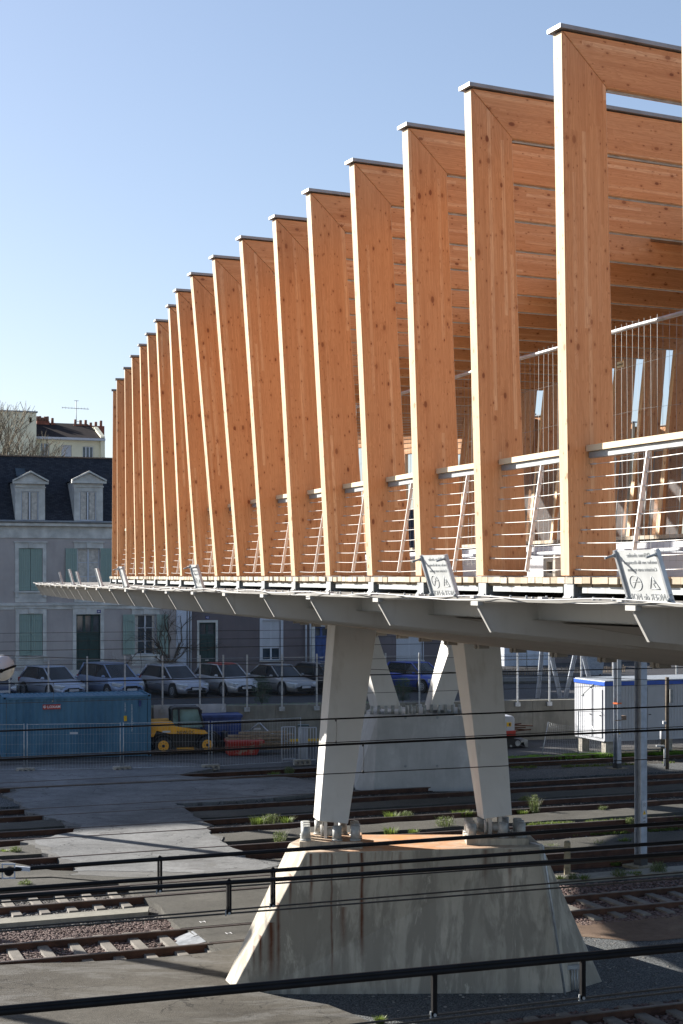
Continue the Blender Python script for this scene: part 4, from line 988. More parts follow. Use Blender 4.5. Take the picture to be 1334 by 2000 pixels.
# ================================================================== YARD
def frame_fn(o, x):
    x = Vector((x[0], x[1], 0)).normalized(); n = Vector((-x.y, x.x, 0)); o = Vector(o)
    return (lambda u, d, z: o + x * u + n * d + Vector((0, 0, z))), x, n
Z3 = Vector((0, 0, 1))
def fbox(m, fn, x, n, u0, u1, d0, d1, z0, z1):
    m.box(fn((u0 + u1) / 2, (d0 + d1) / 2, (z0 + z1) / 2), x * ((u1 - u0) / 2), n * ((d1 - d0) / 2), Z3 * ((z1 - z0) / 2))
def wall_a(px, d=0.0):          # photo column -> distance along the retaining wall
    k = (px - 667) / FP; o = W0 + WN * d
    return (k * o.y - o.x) / (WD.x - k * WD.y)
WT_ = 1.84
t = thing('retaining_wall', 'long weathered concrete retaining wall between the yard and the street of parked cars', 'wall', wq(0, 0, 0))
m = MB(); a = -40
while a < 70:
    b = a + 3.0; m.hexa([wq(a + .01, 0, -.1), wq(b - .01, 0, -.1), wq(b - .01, .3, -.1), wq(a + .01, .3, -.1)], [wq(a + .01, 0, WT_), wq(b - .01, 0, WT_), wq(b - .01, .3, WT_), wq(a + .01, .3, WT_)]); a = b
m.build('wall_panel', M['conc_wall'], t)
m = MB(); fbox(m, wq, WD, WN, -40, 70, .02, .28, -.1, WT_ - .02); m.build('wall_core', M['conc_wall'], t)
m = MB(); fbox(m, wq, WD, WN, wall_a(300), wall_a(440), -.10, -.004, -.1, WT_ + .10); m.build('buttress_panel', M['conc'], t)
pxs = [-60, 18.5, 94.5, 170, 243.6, 317, 390, 435.5, 482, 550, 618, 686, 752, 818, 882, 946, 1010, 1072, 1134, 1196, 1258, 1320]
t = thing('chain_link_fence', 'tall chain link fence with grey posts on the retaining wall before the cars', 'fence', wq(0, 0, WT_))
m = MB(); A0, A1 = wall_a(-60), wall_a(1334)
m.face([wq(A0, -.02, WT_ + .02), wq(A1, -.02, WT_ + .02), wq(A1, -.02, WT_ + 2.1), wq(A0, -.02, WT_ + 2.1)], [(0, 0), (A1 - A0, 0), (A1 - A0, 2.1), (0, 2.1)])
m.build('wire_mesh', M['chain'], t)
m = MB()
for h in (WT_ + .06, WT_ + 1.05, WT_ + 2.1): m.tube([wq(A0, -.02, h), wq(A1, -.02, h)], .009, 4)
m.build('tension_wire', M['steel_dull'], t)
for px in pxs:
    a = wall_a(px); m = MB(); fbox(m, wq, WD, WN, a - .035, a + .035, -.12, -.05, WT_ - .22, WT_ + 2.25); fbox(m, wq, WD, WN, a - .12, a + .12, -.14, -.01, WT_ - .26, WT_ - .08)
    m.build('post', M['steel'], t)
# grass on the wall top
def blades(m, c, w, h, n, lean=.5, bw=.010):
    for _ in range(n):
        a = U(0, 6.283); r = w * math.sqrt(R()) * .5; b = Vector((c[0] + r * math.cos(a), c[1] + r * math.sin(a) * .6, c[2]))
        hh = h * U(.45, 1.1); d = Vector((math.cos(a), math.sin(a), 0)) * (r / max(w, .01) * 2 * lean * hh + U(-.1, .1) * hh); s = Vector((math.cos(a + 1.57), math.sin(a + 1.57), 0)) * bw
        mid = b + d * .35 + Vector((0, 0, hh * .6)); tip = b + d + Vector((0, 0, hh))
        m.face([b - s, b + s, mid + s * .8, mid - s * .8]); m.face([mid - s * .8, mid + s * .8, tip])
def leafy(m, c, w, h, n, ls=.03):
    for _ in range(n):
        a = U(0, 6.283); v = R() ** .5; z = R(); r = w * .5 * v * math.sin(math.pi * (.15 + .75 * z)) ** .6
        p = Vector((c[0] + r * math.cos(a), c[1] + r * math.sin(a), c[2] + z * h)); u_ = Vector((U(-1, 1), U(-1, 1), U(-.3, 1))).normalized() * ls * U(.6, 1.4); w_ = Vector((U(-1, 1), U(-1, 1), U(-1, 1))).normalized() * ls * .5
        m.face([p - w_, p + u_ * .5 - w_ * .2, p + u_ * 1.4, p + u_ * .5 + w_])
def grass_strip(pts, n, h, w, name, label, mat='grass'):
    m = MB()
    for _ in range(n):
        i = random.randrange(len(pts) - 1); t_ = R(); a, b = Vector(pts[i]), Vector(pts[i + 1]); p = a.lerp(b, t_) + Vector((U(-.3, .3), U(-1, 1) * w, 0))
        if mnoise.noise(p * .9) < -.12: continue
        blades(m, p, .10, h * U(.6, 1.2), 5, .6, .008)
    o = m.build(name, M[mat]); tag(o, label, 'grass', kind='stuff')
grass_strip([wq(wall_a(px, .5), .5, WT_ - .12) for px in (200, 400, 640, 900)], 1800, .16, .15, 'grass', 'short grass along the top of the retaining wall', 'lush')
grass_strip([ground(px, py, .03) for px, py in ((1000, 1483), (1100, 1480), (1200, 1476), (1334, 1472))], 4200, .15, .45, 'grass', 'bright green grass strip behind the farthest track on the right', 'lush')
grass_strip([ground(px, py, .03) for px, py in ((1040, 1612), (1150, 1608), (1334, 1600))], 700, .10, .12, 'grass', 'thin yellowish grass along the fourth track on the right')
grass_strip([ground(px, py, .03) for px, py in ((1060, 1634), (1200, 1628), (1334, 1618))], 600, .08, .10, 'grass', 'thin yellow moss strip behind the wooden post on the right')
grass_strip([ground(px, py, .03) for px, py in ((1000, 1500), (1150, 1497), (1334, 1490))], 500, .10, .12, 'grass', 'sparse grass between the farthest rails on the right')
WEEDS = [(505, 1612, 28, 20, 0), (530, 1611, 34, 24, 1), (560, 1610, 22, 18, 0), (547, 1646, 30, 26, 1), (763, 1632, 24, 20, 0), (808, 1630, 18, 13, 0), (869, 1619, 42, 28, 1), (765, 1600, 30, 16, 0), (795, 1601, 28, 18, 1), (905, 1594, 44, 13, 0),
         (1024, 1571, 24, 18, 1), (1045, 1588, 20, 42, 1), (1020, 1590, 22, 10, 0), (1177, 1586, 16, 13, 1), (1202, 1690, 22, 9, 0), (1210, 1715, 34, 20, 1), (1241, 1712, 24, 12, 0), (1286, 1707, 36, 26, 1), (1095, 1722, 18, 14, 0), (1118, 1722, 20, 17, 1), (1140, 1721, 18, 14, 0),
         (1221, 1648, 24, 15, 0), (1172, 1652, 34, 16, 2), (6, 1668, 18, 12, 0), (30, 1669, 24, 17, 1), (50, 1733, 30, 15, 1), (115, 1702, 16, 6, 0), (565, 1513, 22, 17, 1), (535, 1516, 26, 10, 0), (742, 1998, 20, 17, 0), (1076, 1657, 30, 14, 2), (1230, 1610, 18, 14, 1)]
WL = ['left of three weed clumps beside the asphalt left of the front pier', 'middle weed clump beside the asphalt left of the front pier', 'right clump of three weeds left of the front pier', 'round green weed just above the left edge of the pier base', 'weed clump behind the pier top, left one of the pair nearest the rust',
 'small weed between the legs just behind the rusty pier top', 'feathery weed behind the pier top left of the right leg', 'low weed between the rails left, between the pier legs', 'low weed between the rails right, between the pier legs', 'low weed clump touching the right leg between the rails',
 'leafy weed right of the right leg foot', 'tall thin weed stalk right of the right leg foot', 'low tuft under the tall weed stalk', 'small leafy weed between the rails left of the thick mast', 'flat weed on the asphalt left of the thick mast foot',
 'leafy weed below left of the thick mast foot', 'small tuft at the thick mast foot', 'large weed just right of the thick mast foot', 'left grass tuft of three below the concrete post', 'middle leafy tuft below the concrete post', 'right grass tuft of three below the concrete post',
 'green tuft left of the thick mast above the lower wires', 'dry brownish weed left of the thick mast', 'small tuft at the left border beside the asphalt', 'leafy weed near the left border beside the asphalt', 'bright green weed below the pulley at the left', 'tiny flat weed on the rail at left',
 'leafy weed by the farthest track left of the pier', 'low grass tuft by the farthest track left of the pier', 'grass tuft at the bottom border of the photo', 'dry weed left of the concrete post rail', 'weed in the yellow grass left of the thick mast']
for WI, (px, py, w, h, ty) in enumerate(WEEDS):
    c = ground(px, py, .02 if not (1030 < px or px < 600) else .03); s = c.y / FP; h *= .8; m = MB()
    if ty == 1: leafy(m, c, w * s, h * s * 1.05, int(120 + w * 8), .022 + .0008 * c.y / 2); blades(m, c, w * s * .8, h * s * 1.15, 50, .5)
    elif ty == 0: blades(m, c, w * s, h * s * 1.15, int(60 + w * 3), .7, .011); leafy(m, c, w * s * .9, h * s * .6, 70, .02)
    else: blades(m, c, w * s, h * s * 1.1, 90, .7, .004)
    o = m.build('weed_tuft', M['weed'] if ty else M['grass'], None, loc=c)
    tag(o, WL[WI], 'weed', 'weed tufts along the tracks')

# overhead wires: (x0,y0) at column 0 and y at column 1334, distance at column 0
def wire_pts(y0, y1, Z0, n=2):
    Z1 = Z0 * 1.0129 / .8523; a = at(0, y0, Z0); b = at(1334, y1, Z1); return a, b
def wire_at(y0, y1, Z0, px):
    a, b = wire_pts(y0, y1, Z0); k = (px - 667) / FP; t_ = (k * a.y - a.x) / ((b.x - a.x) - k * (b.y - a.y)); return a.lerp(b, t_)
CAT = [  # (kind, [(y0,y1,r)...], Z0, droppers [(px, wire a, wire b, style)])
    ('thick dark wire crossing just under the pier top with a stirrup at the left third', [(1700, 1606, .0145), (1762.5, 1671, .006)], 9.9, [(312, 0, 1, 'stirrup')]),
    ('thick dark wire crossing the upper part of the front concrete base', [(1738, 1644, .0135), (1814, 1704, .006)], 9.5, [(533, 0, 1, 'stirrup')]),
    ('thick dark wire just below the second one on the front concrete base', [(1752, 1667, .0145), (1819, 1715, .006)], 9.2, [(447, 0, 1, 'stirrup')]),
    ('thickest double black wire across the bottom of the photo', [(1977, 1853, .0185), (1970, 1846, .014), (2080, 1927, .006), (2090, 1936, .006)], 7.2, [(848, 0, 2, 'stirrup'), (1138, 0, 2, 'stirrup')]),
    ('dark wire crossing the middle of the front pier legs', [(1428, 1379, .011), (1480, 1419, .006)], 19.0, [(656, 0, 1, 'dropper')]),
    ('thick black wire crossing the lower half of the front pier legs', [(1484, 1424, .014), (1541, 1480, .006)], 17.0, [(709, 0, 1, 'dropper')]),
    ('thin wire passing across the parked cars', [(1335, 1304, .013), (1374, 1336, .0055)], 33.0, [(104, 0, 1, 'dropper')]),
    ('upper thin wire across the house facade', [(1237, 1222, .0055)], 42, []), ('second thin wire across the house facade', [(1254, 1236, .0055)], 42, []),
    ('third thin wire across the house facade', [(1271.5, 1249, .0075)], 40, []), ('lowest thin wire across the house facade', [(1300, 1276, .0065)], 40, []), ('thin sagging wire running down from the round marker ball', [(1280, 1330, .006)], 28, [])]
for lab, ws, Z0, drs in CAT:
    P0_ = wire_pts(ws[0][0], ws[0][1], Z0)
    t = thing('overhead_wire', lab, 'overhead wire', P0_[0], 'overhead catenary wires')
    for k, (y0, y1, r) in enumerate(ws):
        a, b = wire_pts(y0, y1, Z0); d = b - a; m = MB()
        pts = []
        for j in range(13):
            f = -.5 + 2.0 * j / 12; p = a + d * f; p.z -= 0 if k == 0 else 0; pts.append(p)
        m.tube(pts, r, 8); m.build('messenger_wire' if k == 0 else 'contact_wire', M['black'] if r > .009 else M['wire'], t)
    for (px, i0, i1, st) in drs:
        top = wire_at(ws[i0][0], ws[i0][1], Z0, px); bot = wire_at(ws[i1][0], ws[i1][1], Z0, px); dv = (P0_[1] - P0_[0]).normalized(); m = MB()
        if st == 'stirrup':
            hw = .009 * Z0 / 9.5 * (1.0 if Z0 > 8 else 1.1)
            for s in (-1, 1):
                m.box((top + bot) / 2 + dv * s * hw, dv * .0055, Vector((dv.y, -dv.x, 0)) * .012, (0, 0, (top.z - bot.z) / 2))
            m.tube([top + dv * -hw + Z3 * .012, top + Z3 * .02, top + dv * hw + Z3 * .012], .007, 6)
            m.box(bot + Z3 * .012, dv * .012, Vector((dv.y, -dv.x, 0)) * .013, (0, 0, .016)); s_ = m.build('stirrup', M['black'], t)
            m = MB(); m.cyl(bot + Vector((.004, -.02, .004)), (0, .035, 0), .0085, 8); m.box(bot - dv * .02 + Z3 * .004, dv * .004, (0, .01, 0), (0, 0, .016)); m.build('clamp', M['steel_dull'], s_)
        else:
            m.tube([top + Z3 * .01, top + dv * .01 + Z3 * -.06, (top + bot) / 2 + dv * .012, bot + Z3 * .03, bot], .0035, 5); m.cyl(top - Z3 * .035, (0, 0, .045), .013, 6); m.cyl(bot - Z3 * .01, (0, 0, .035), .018, 6, .008); m.build('dropper', M['wire'], t)
# round marker ball at the left border
c = at(3, 1305, 28.2); t = thing('marker_ball', 'round white ball with a black band hanging on a wire at the left border', 'marker ball', c); rb = .245
m = MB(); m.sphere(c, rb, 28, 10, t0=0, t1=.5); o = m.build('upper_shell', M['white_paint'], t)
def m_clear():
    m_, nt, b = newmat('frosted_clear_shell'); b.inputs['Base Color'].default_value = (.75, .78, .78, 1); b.inputs['Roughness'].default_value = .12; b.inputs['Transmission Weight'].default_value = .35; b.inputs['IOR'].default_value = 1.3; return m_
M['clear'] = m_clear()
m = MB(); m.sphere(c, rb * .97, 28, 10, t0=.5, t1=1); m.build('lower_shell', M['clear'], t)
m = MB(); tl = Vector((1, 0, .28)).normalized()
ring = [c + Vector((math.cos(a) * rb * 1.01, math.sin(a) * rb * 1.01, -.06 + .10 * math.cos(a))) for a in np.linspace(0, 2 * math.pi, 30)]
m.tube(ring, .022, 6); m.cyl(c + Vector((.05, -rb - .02, -.035)), (0, .04, 0), .035, 12); m.build('band', M['black'], t)
# tensioning pulley at the left border
c = at(18, 1700, 9.95); t = thing('tension_pulley', 'small pale bracket with a black pulley wheel at the left border', 'pulley', c)
m = MB(); m.cyl(c + Vector((0, -.015, -.005)), (0, .03, 0), .030, 18); m.cyl(c + Vector((0, -.02, -.005)), (0, .04, 0), .012, 10); m.build('wheel', M['black'], t)
m = MB()
for dx, dz in ((0, .045), (0, -.045)): m.box(c + Vector((dx, -.022, dz)), (.045, 0, 0), (0, .003, 0), (0, 0, .005))
for dx in (-.04, .04): m.box(c + Vector((dx, -.0221, 0)), (.004, 0, 0), (0, .0035, 0), (0, 0, .042))
m.box(c + Vector((.085, .0, .012)), (.05, 0, -.004), (0, .012, 0), (0, 0, .013)); m.build('bracket', M['white_paint'], t)

# masts
def hbeam(name, lab, px, py, w, htop, mat, Z=None):
    c = ground(px, py, .05); t = thing(name, lab, 'mast', c, 'catenary masts'); fn, x, n = frame_fn(c, (.93, .36))
    m = MB(); hw = w / 2
    fbox(m, fn, x, n, -hw, -hw + .018, -hw, hw, 0, htop); fbox(m, fn, x, n, hw - .018, hw, -hw, hw, 0, htop); fbox(m, fn, x, n, -hw + .018, hw - .018, -.012, .012, 0, htop); m.build('column', mat, t)
    m = MB(); fbox(m, fn, x, n, -hw - .12, hw + .12, -hw - .12, hw + .12, -.08, .03); m.build('foot', M['concrete_post'], t)
    return t, fn, x, n, hw
M['mast'] = simple('galvanised_mast', (.36, .40, .46), .5, .3, .12, 5)
def boxmast(name, lab, px0, px1, py, htop):
    c = ground((px0 + px1) / 2, py, .05); c.z = .0; t = thing(name, lab, 'mast', c, 'catenary masts'); ang = (.80, .60); fn, x, n = frame_fn(c, ang)
    w = (px1 - px0) / FP * c.y; hw = w * .355
    m = MB(); fl_ = .02
    fbox(m, fn, x, n, -hw, hw, -hw, -hw + fl_, 0, htop); fbox(m, fn, x, n, -hw, hw, hw - fl_, hw, 0, htop); fbox(m, fn, x, n, -.012, .012, -hw + fl_, hw - fl_, 0, htop); m.build('column', M['mast'], t)
    m = MB(); fbox(m, fn, x, n, -hw - .25, hw + .25, -hw - .15, hw + .2, -.1, .07); m.build('footing', M['concrete_post'], t)
    m = MB(); fbox(m, fn, x, n, -hw - .012, hw + .012, -hw - .012, hw + .012, .07, .26); m.build('base_collar', M['charcoal'], t)
    return t, fn, x, n, hw
t, fn, x, n, hw = boxmast('catenary_mast', 'nearer and thicker grey steel mast with a white number plate and warning triangle', 1239.5, 1263.6, 1690, 7.15)
def mast_plate(t, fn, x, n, hw, z0, z1, w, lines, tri_z, blue):
    m = MB(); fbox(m, fn, x, n, -w / 2, w / 2, -hw - .008, -hw - .001, z0, z1); pl = m.build('number_plate', M['white_paint'], t)
    if blue: m = MB(); fbox(m, fn, x, n, -w / 2, w / 2, -hw - .010, -hw - .008, z0, z0 + .06); m.build('blue_stripe', M['blue_band'], pl)
    s = w * .42; m = MB(); m.prism([fn(-s, -hw - .009, tri_z), fn(s, -hw - .009, tri_z), fn(0, -hw - .009, tri_z + s * 1.9)], n * -.003); tr = m.build('warning_triangle', M['sign_yellow'], pl)
    m = MB(); m.prism([fn(-.006, -hw - .0125, tri_z + .02), fn(.006, -hw - .0125, tri_z + .02), fn(.012, -hw - .0125, tri_z + s * .9), fn(-.004, -hw - .0125, tri_z + s * 1.3)], n * -.001); m.build('bolt_symbol', M['text_dark'], tr)
    for tx, z, sz in lines: text_obj(tx, sz, M['text_dark'], frame_mat(fn(0, -hw - .0095, z), x, (0, 0, 1)), pl, 'lettering', .0006)
    m = MB()
    for dz, a in ((.0, 1), (-.035, 1), (-.07, .9)): m.tube([fn(-w * .36 * a, -hw - .010, z1 - .09 + dz), fn(0, -hw - .010, z1 - .05 + dz), fn(w * .36 * a, -hw - .010, z1 - .09 + dz)], .004, 4)
    m.build('emblem', M['text_dark'], pl)
zA = CZ - (1563 - 1125) * t.location.y / FP; zB = CZ - (1613 - 1125) * t.location.y / FP
mast_plate(t, fn, x, n, hw, zB, zA, .145, [('543', zB + .215, .085), ('z9K', zB + .12, .080)], zB + .31, True)
t, fn, x, n, hw = boxmast('catenary_mast', 'farther grey steel mast in front of the site cabin with an orange band', 1198, 1213.5, 1501, 6.9)
zA = CZ - (1416 - 1125) * t.location.y / FP; zB = CZ - (1444 - 1125) * t.location.y / FP
mast_plate(t, fn, x, n, hw, zB, zA, .12, [('541', zB + .12, .07)], zB + .22, False)
zO = CZ - (1373.5 - 1125) * t.location.y / FP
m = MB(); fbox(m, fn, x, n, -hw - .01, hw + .01, -hw - .01, hw + .01, zO - .03, zO + .03); m.build('orange_band', M['orange_band'], t)
zO = CZ - (1406 - 1125) * t.location.y / FP
m = MB(); fbox(m, fn, x, n, hw, hw + .3, -.1, .1, zO - .02, zO + .15); fbox(m, fn, x, n, -hw - .15, hw, -hw - .02, -hw, zO - .02, zO + .01); m.build('clamp_box', M['bolt_rust'], t)
c = ground(1303, 1503, .05); c.z = 0; t = thing('dark_post', 'slim dark timber post with small white boxes right of the thick mast', 'post', c)
s = c.y / FP; m = MB(); m.tube([c, c + Z3 * (183 * s)], .075, 10); m.build('pole', M['bark'], t)
for nm, x0, x1, y0, y1, mt in (('grey_box', 1307, 1313, 1346, 1372, 'steel_dull'), ('white_box', 1294, 1300, 1408, 1414, 'white_paint'), ('white_drum', 1288, 1300, 1425, 1443, 'white_paint'), ('shelf', 1281, 1297, 1455, 1458, 'steel'), ('pipe', 1295.5, 1299.5, 1460, 1496, 'steel')):
    a = at(x0, y1, c.y - .05); b = at(x1, y0, c.y - .05); m = MB()
    if nm in ('pipe', 'white_drum'): m.cyl(((a.x + b.x) / 2, c.y - .12, a.z), (0, 0, b.z - a.z), (b.x - a.x) / 2, 12)
    else: m.abox(a.x, b.x, c.y - .2, c.y - .02, a.z, b.z)
    m.build(nm, M[mt], t, .005)
for k, (bx, by, lab) in enumerate(((-15.2, 36.9, 'catenary mast beyond the left border beside the second track'), (-16.2, 49.4, 'catenary mast beyond the left border beside the fifth track'), (-16.6, 53.9, 'catenary mast beyond the left border behind the fifth track'), (-16.0, 32.6, 'catenary mast beyond the left border beside the nearest track'))):
    c = Vector((bx, by, 0)); tm = thing('catenary_mast', lab, 'mast', c, 'catenary masts'); fn, x, n = frame_fn(c, (.93, .36)); m = MB()
    fbox(m, fn, x, n, -.14, .14, -.14, -.12, 0, 8.2); fbox(m, fn, x, n, -.14, .14, .12, .14, 0, 8.2); fbox(m, fn, x, n, -.01, .01, -.12, .12, 0, 8.2); m.build('column', M['mast'], tm); m = MB(); fbox(m, fn, x, n, -.4, .4, -.35, .35, -.1, .07); m.build('footing', M['concrete_post'], tm)
# concrete post with a cross rail
c = ground(1108, 1708, .03); t = thing('short_fence_post', 'short mossy concrete post with a side rail beside the front pier base', 'post', c)
s = c.y / FP; m = MB(); m.abox(c.x - .075, c.x + .075, c.y - .06, c.y + .06, -.1, 66 * s); m.sphere((c.x, c.y, 66 * s), .074, 10, 6, (1, .8, .45), 0, .5); m.build('post', M['concrete_post'], t, .01)
m = MB(); m.box((c.x - .38, c.y + .02, 52 * s), (.30, -.02, -.006), (0, .05, 0), (0, 0, .05)); m.build('rail', M['concrete_post'], t, .008)

# site fences in the yard
def heras(p0, p1, lab, grp, h=1.93, feet=True, tagplate=False, z0=.15):
    p0 = Vector(p0); p1 = Vector(p1); p0.z = p1.z = 0; x = (p1 - p0); L = x.length; x.normalize(); n = Vector((-x.y, x.x, 0))
    t = thing('mesh_fence_panel', lab, 'site fence', p0, grp)
    m = MB(); m.tube([p0 + Z3 * .05, p0 + Z3 * h], .022, 6); m.tube([p1 + Z3 * .05, p1 + Z3 * h], .022, 6); m.tube([p0 + Z3 * (h - .03), p1 + Z3 * (h - .03)], .013, 5); m.tube([p0 + Z3 * .18, p1 + Z3 * .18], .013, 5); m.build('frame', M['steel'], t)
    m = MB(); nn = int(L / .11)
    for k in range(1, nn): q = p0 + x * (L * k / nn); m.tube([q + Z3 * .18, q + Z3 * (h - .03)], .0028, 3, False, False)
    for hh in (.45, .8, 1.15, 1.5, 1.75): m.tube([p0 + Z3 * hh, p1 + Z3 * hh], .003, 3, False, False)
    m.build('wires', M['steel'], t)
    if tagplate: m = MB(); c = p0.lerp(p1, .5) + Z3 * 1.55 - n * .02; m.box(c, x * .15, n * .003, Z3 * .035); m.build('tag_plate', M['white_paint'], t)
    return t
HP = [ground(-150, 1513, .03), ground(50, 1511, .03), ground(238, 1508, .03), ground(411, 1504, .03), ground(590, 1494, .03)]
for j, lab in enumerate(('site fence panel at the left border in front of the container', 'site fence panel in front of the left half of the blue container', 'site fence panel from the container end to the yellow loader', 'site fence panel in front of the skips and white barriers')):
    heras(HP[j] + Vector((.06, 0, 0)), HP[j + 1] - Vector((.06, 0, 0)), lab, 'site fence panels in the yard', tagplate=True)
def foot_block(c, lab, ang=.2):
    c = Vector(c); c.z = .03; x = Vector((math.cos(ang), math.sin(ang), 0)); n = Vector((-x.y, x.x, 0)); m = MB()
    m.box(c + Z3 * .19, x * .34, n * .12, Z3 * .035); m.box(c + Z3 * .02, x * .34, n * .12, Z3 * .02)
    for s in (-.30, -.10, .10, .30): m.box(c + x * s + Z3 * .095, x * .045, n * .12, Z3 * .06)
    o = m.build('concrete_foot_block', M['block'], None, .006, loc=c); tag(o, lab, 'fence foot', 'concrete feet of the yard fence')
foot_block(HP[1], 'concrete fence foot in front of the left half of the container'); foot_block(HP[2], 'concrete fence foot in front of the right end of the container', .4); foot_block(HP[3], 'concrete fence foot in front of the yellow loader', .3); foot_block(HP[4], 'concrete fence foot behind the left front pier leg', .3)
t = heras(ground(1129, 1478, .03), ground(1300, 1470, .03), 'upright site fence panel in front of the white cabin', 'site fence panels in the yard')
# collapsed leaning panel
pa, pb = ground(1058, 1476, .03), ground(1192, 1476, .03); t = thing('mesh_fence_panel', 'sagging site fence panel leaning in front of the white cabin', 'site fence', pa, 'site fence panels in the yard')
ta, tb = at(1071, 1410, pa.y + .6), at(1155, 1417, pb.y + .6)
m = MB(); m.tube([pa, ta], .024, 6); m.tube([pb, tb], .024, 6); m.build('frame', M['steel'], t)
m = MB()
for k in range(26):
    f = k / 25; a = pa.lerp(pb, f); b = ta.lerp(tb, f) - Z3 * (.10 * math.sin(f * math.pi)); m.tube([a, a.lerp(b, .5) + Vector((0, .08, 0)), b], .003, 3, False, False)
for g in range(9):
    f = g / 8; m.tube([pa.lerp(ta, f).lerp(pb.lerp(tb, f), u) - Z3 * (.10 * f * math.sin(u * math.pi)) for u in np.linspace(0, 1, 9)], .003, 3, False, False)
m.build('wires', M['steel'], t)

# container
ca = ground(5, 1485, .05); cb = ground(295, 1476, .05); ca.z = cb.z = 0; fn, x, n = frame_fn(ca, cb - ca); CL, CW_, CH = 6.06, 2.44, 2.62
t = thing('shipping_container', 'blue corrugated shipping container standing in the yard in front of the retaining wall', 'container', ca)
def corr(m, o, du, nv, L, z0, z1, depth=.035, pitch=.278):
    k = int(L / pitch); pts = []
    for j in range(k):
        u0 = j * pitch
        for a, d in ((0, 0), (.25, 0), (.5, depth), (.75, depth)): pts.append((u0 + a * pitch, d))
    pts.append((L, 0))
    for (u0, d0), (u1, d1) in zip(pts[:-1], pts[1:]):
        m.face([o + du * u0 + nv * d0 + Z3 * z0, o + du * u1 + nv * d1 + Z3 * z0, o + du * u1 + nv * d1 + Z3 * z1, o + du * u0 + nv * d0 + Z3 * z1])
m = MB(); corr(m, fn(.16, .02, 0), x, n, CL - .32, .18, CH - .12); m.build('side_panel', M['container'], t)
m = MB(); corr(m, fn(CL - .02, .16, 0), n, -x, CW_ - .32, .18, CH - .12); m.build('end_panel', M['container'], t)
m = MB(); corr(m, fn(.02, CW_ - .16, 0), -n, x, CW_ - .32, .18, CH - .12); m.build('end_panel', M['container'], t)
m = MB(); k = int(CL / .209)
for j in range(k):
    u0 = .05 + j * .209
    for (a0, h0), (a1, h1) in zip(((0, 0), (.055, 0), (.08, -.03), (.185, -.03)), ((.055, 0), (.08, -.03), (.185, -.03), (.209, 0))):
        m.face([fn(u0 + a0, .06, CH - .025 + h0), fn(u0 + a1, .06, CH - .025 + h1), fn(u0 + a1, CW_ - .06, CH - .025 + h1), fn(u0 + a0, CW_ - .06, CH - .025 + h0)])
m.build('roof_panel', M['container'], t)
m = MB()
for u in (0, CL - .14):
    for d in (0, CW_ - .14): fbox(m, fn, x, n, u, u + .14, d, d + .14, .15, CH - .12)
for d in (0, CW_ - .08): fbox(m, fn, x, n, .14, CL - .14, d, d + .06, CH - .13, CH - .03); fbox(m, fn, x, n, .14, CL - .14, d, d + .08, .06, .19)
for u in (0, CL - .06): fbox(m, fn, x, n, u, u + .06, .14, CW_ - .14, CH - .12, CH - .02); fbox(m, fn, x, n, u, u + .06, .14, CW_ - .14, .06, .19)
m.build('frame_rails', M['container'], t, .006)
for u in (-.003, CL - .175):
    for d in (-.003, CW_ - .175):
        for z in (.03, CH - .12):
            m = MB(); fbox(m, fn, x, n, u, u + .18, d, d + .18, z, z + .118); cc = m.build('corner_casting', M['container'], t, .008)
            if d < 0: m = MB(); fbox(m, fn, x, n, u + .05, u + .13, d - .004, d + .002, z + .03, z + .09); m.build('casting_hole', M['black'], cc)
u0 = (82 - 5) / 290 * CL; u1 = (116.5 - 5) / 290 * CL; zz = CZ - (1381 - 1125) * 62.9 / FP
m = MB(); fbox(m, fn, x, n, u0, u1, -.012, .0, zz - .10, zz + .10); sg = m.build('sign', M['red_paint'], t)
text_obj('© LOXAM', .155, M['text_white'], frame_mat(fn((u0 + u1) / 2 + .01, -.016, zz - .005), x, Z3), sg, 'lettering', .001, bold=.003)
for i_, (uc, txt, zt_, sz) in enumerate(((4.98, 'LXMU 240 1', 2.35, .075), (5.26, 'LOXAM 20 CONTENEUR 61 07 EU', 2.35, .075))):
    grp_ = None
    full_txt = '\n'.join(c_ for c_ in txt.replace(' ', '') )
    for q_, ch in enumerate(txt):
        pass
    o = text_obj(txt, sz, M['text_white'], frame_mat(fn(uc, .015, zt_ - len(txt) * .026), Vector((0, 0, -1)), x), t, 'stencil', .001)
m = MB(); fbox(m, fn, x, n, 4.93, 5.05, -.006, .008, 1.52, 1.74); m.build('yellow_label', M['sign_yellow'], t)
m = MB(); fbox(m, fn, x, n, 5.55, 5.65, -.004, .02, 2.12, 2.38); m.build('vent', M['blue_skip'], t)

# telehandler
c0 = ground(297, 1475, .04); c0.z = .04; fn, x, n = frame_fn(c0, WD); s = c0.y / FP * 1.0
def lu(px): return (px - 297) * s * 1.02
def lz(py): return (1475 - py) * s
t = thing('telehandler', 'yellow and black telescopic loader parked beside the blue container', 'loader', c0)
def side(m, pts, d0, d1): m.prism([fn(lu(a), d0, lz(b)) for a, b in pts], n * (d1 - d0))
m = MB(); side(m, [(294, 1464), (294, 1432), (312, 1430), (330, 1436), (412, 1434), (424, 1440), (424, 1462)], .45, 1.55); m.build('chassis', M['charcoal'], t, .02)
m = MB(); side(m, [(294, 1440), (294, 1412), (300, 1409.5), (336, 1410.5), (342, 1420), (400, 1430), (405, 1435), (403, 1437.5), (384, 1436), (330, 1434.5), (306, 1428), (300, 1440)], .05, .50); bd = m.build('bonnet', M['orange'], t, .02)
text_obj('NEWLOC', .17, M['text_dark'], frame_mat(fn(lu(362), .045, lz(1432)), x, Z3), bd, 'lettering', .002, bold=.002)
m = MB(); side(m, [(294, 1440), (294, 1412), (336, 1411), (342, 1422), (330, 1434)], 1.2, 1.85); m.build('rear_hood', M['orange'], t, .02)
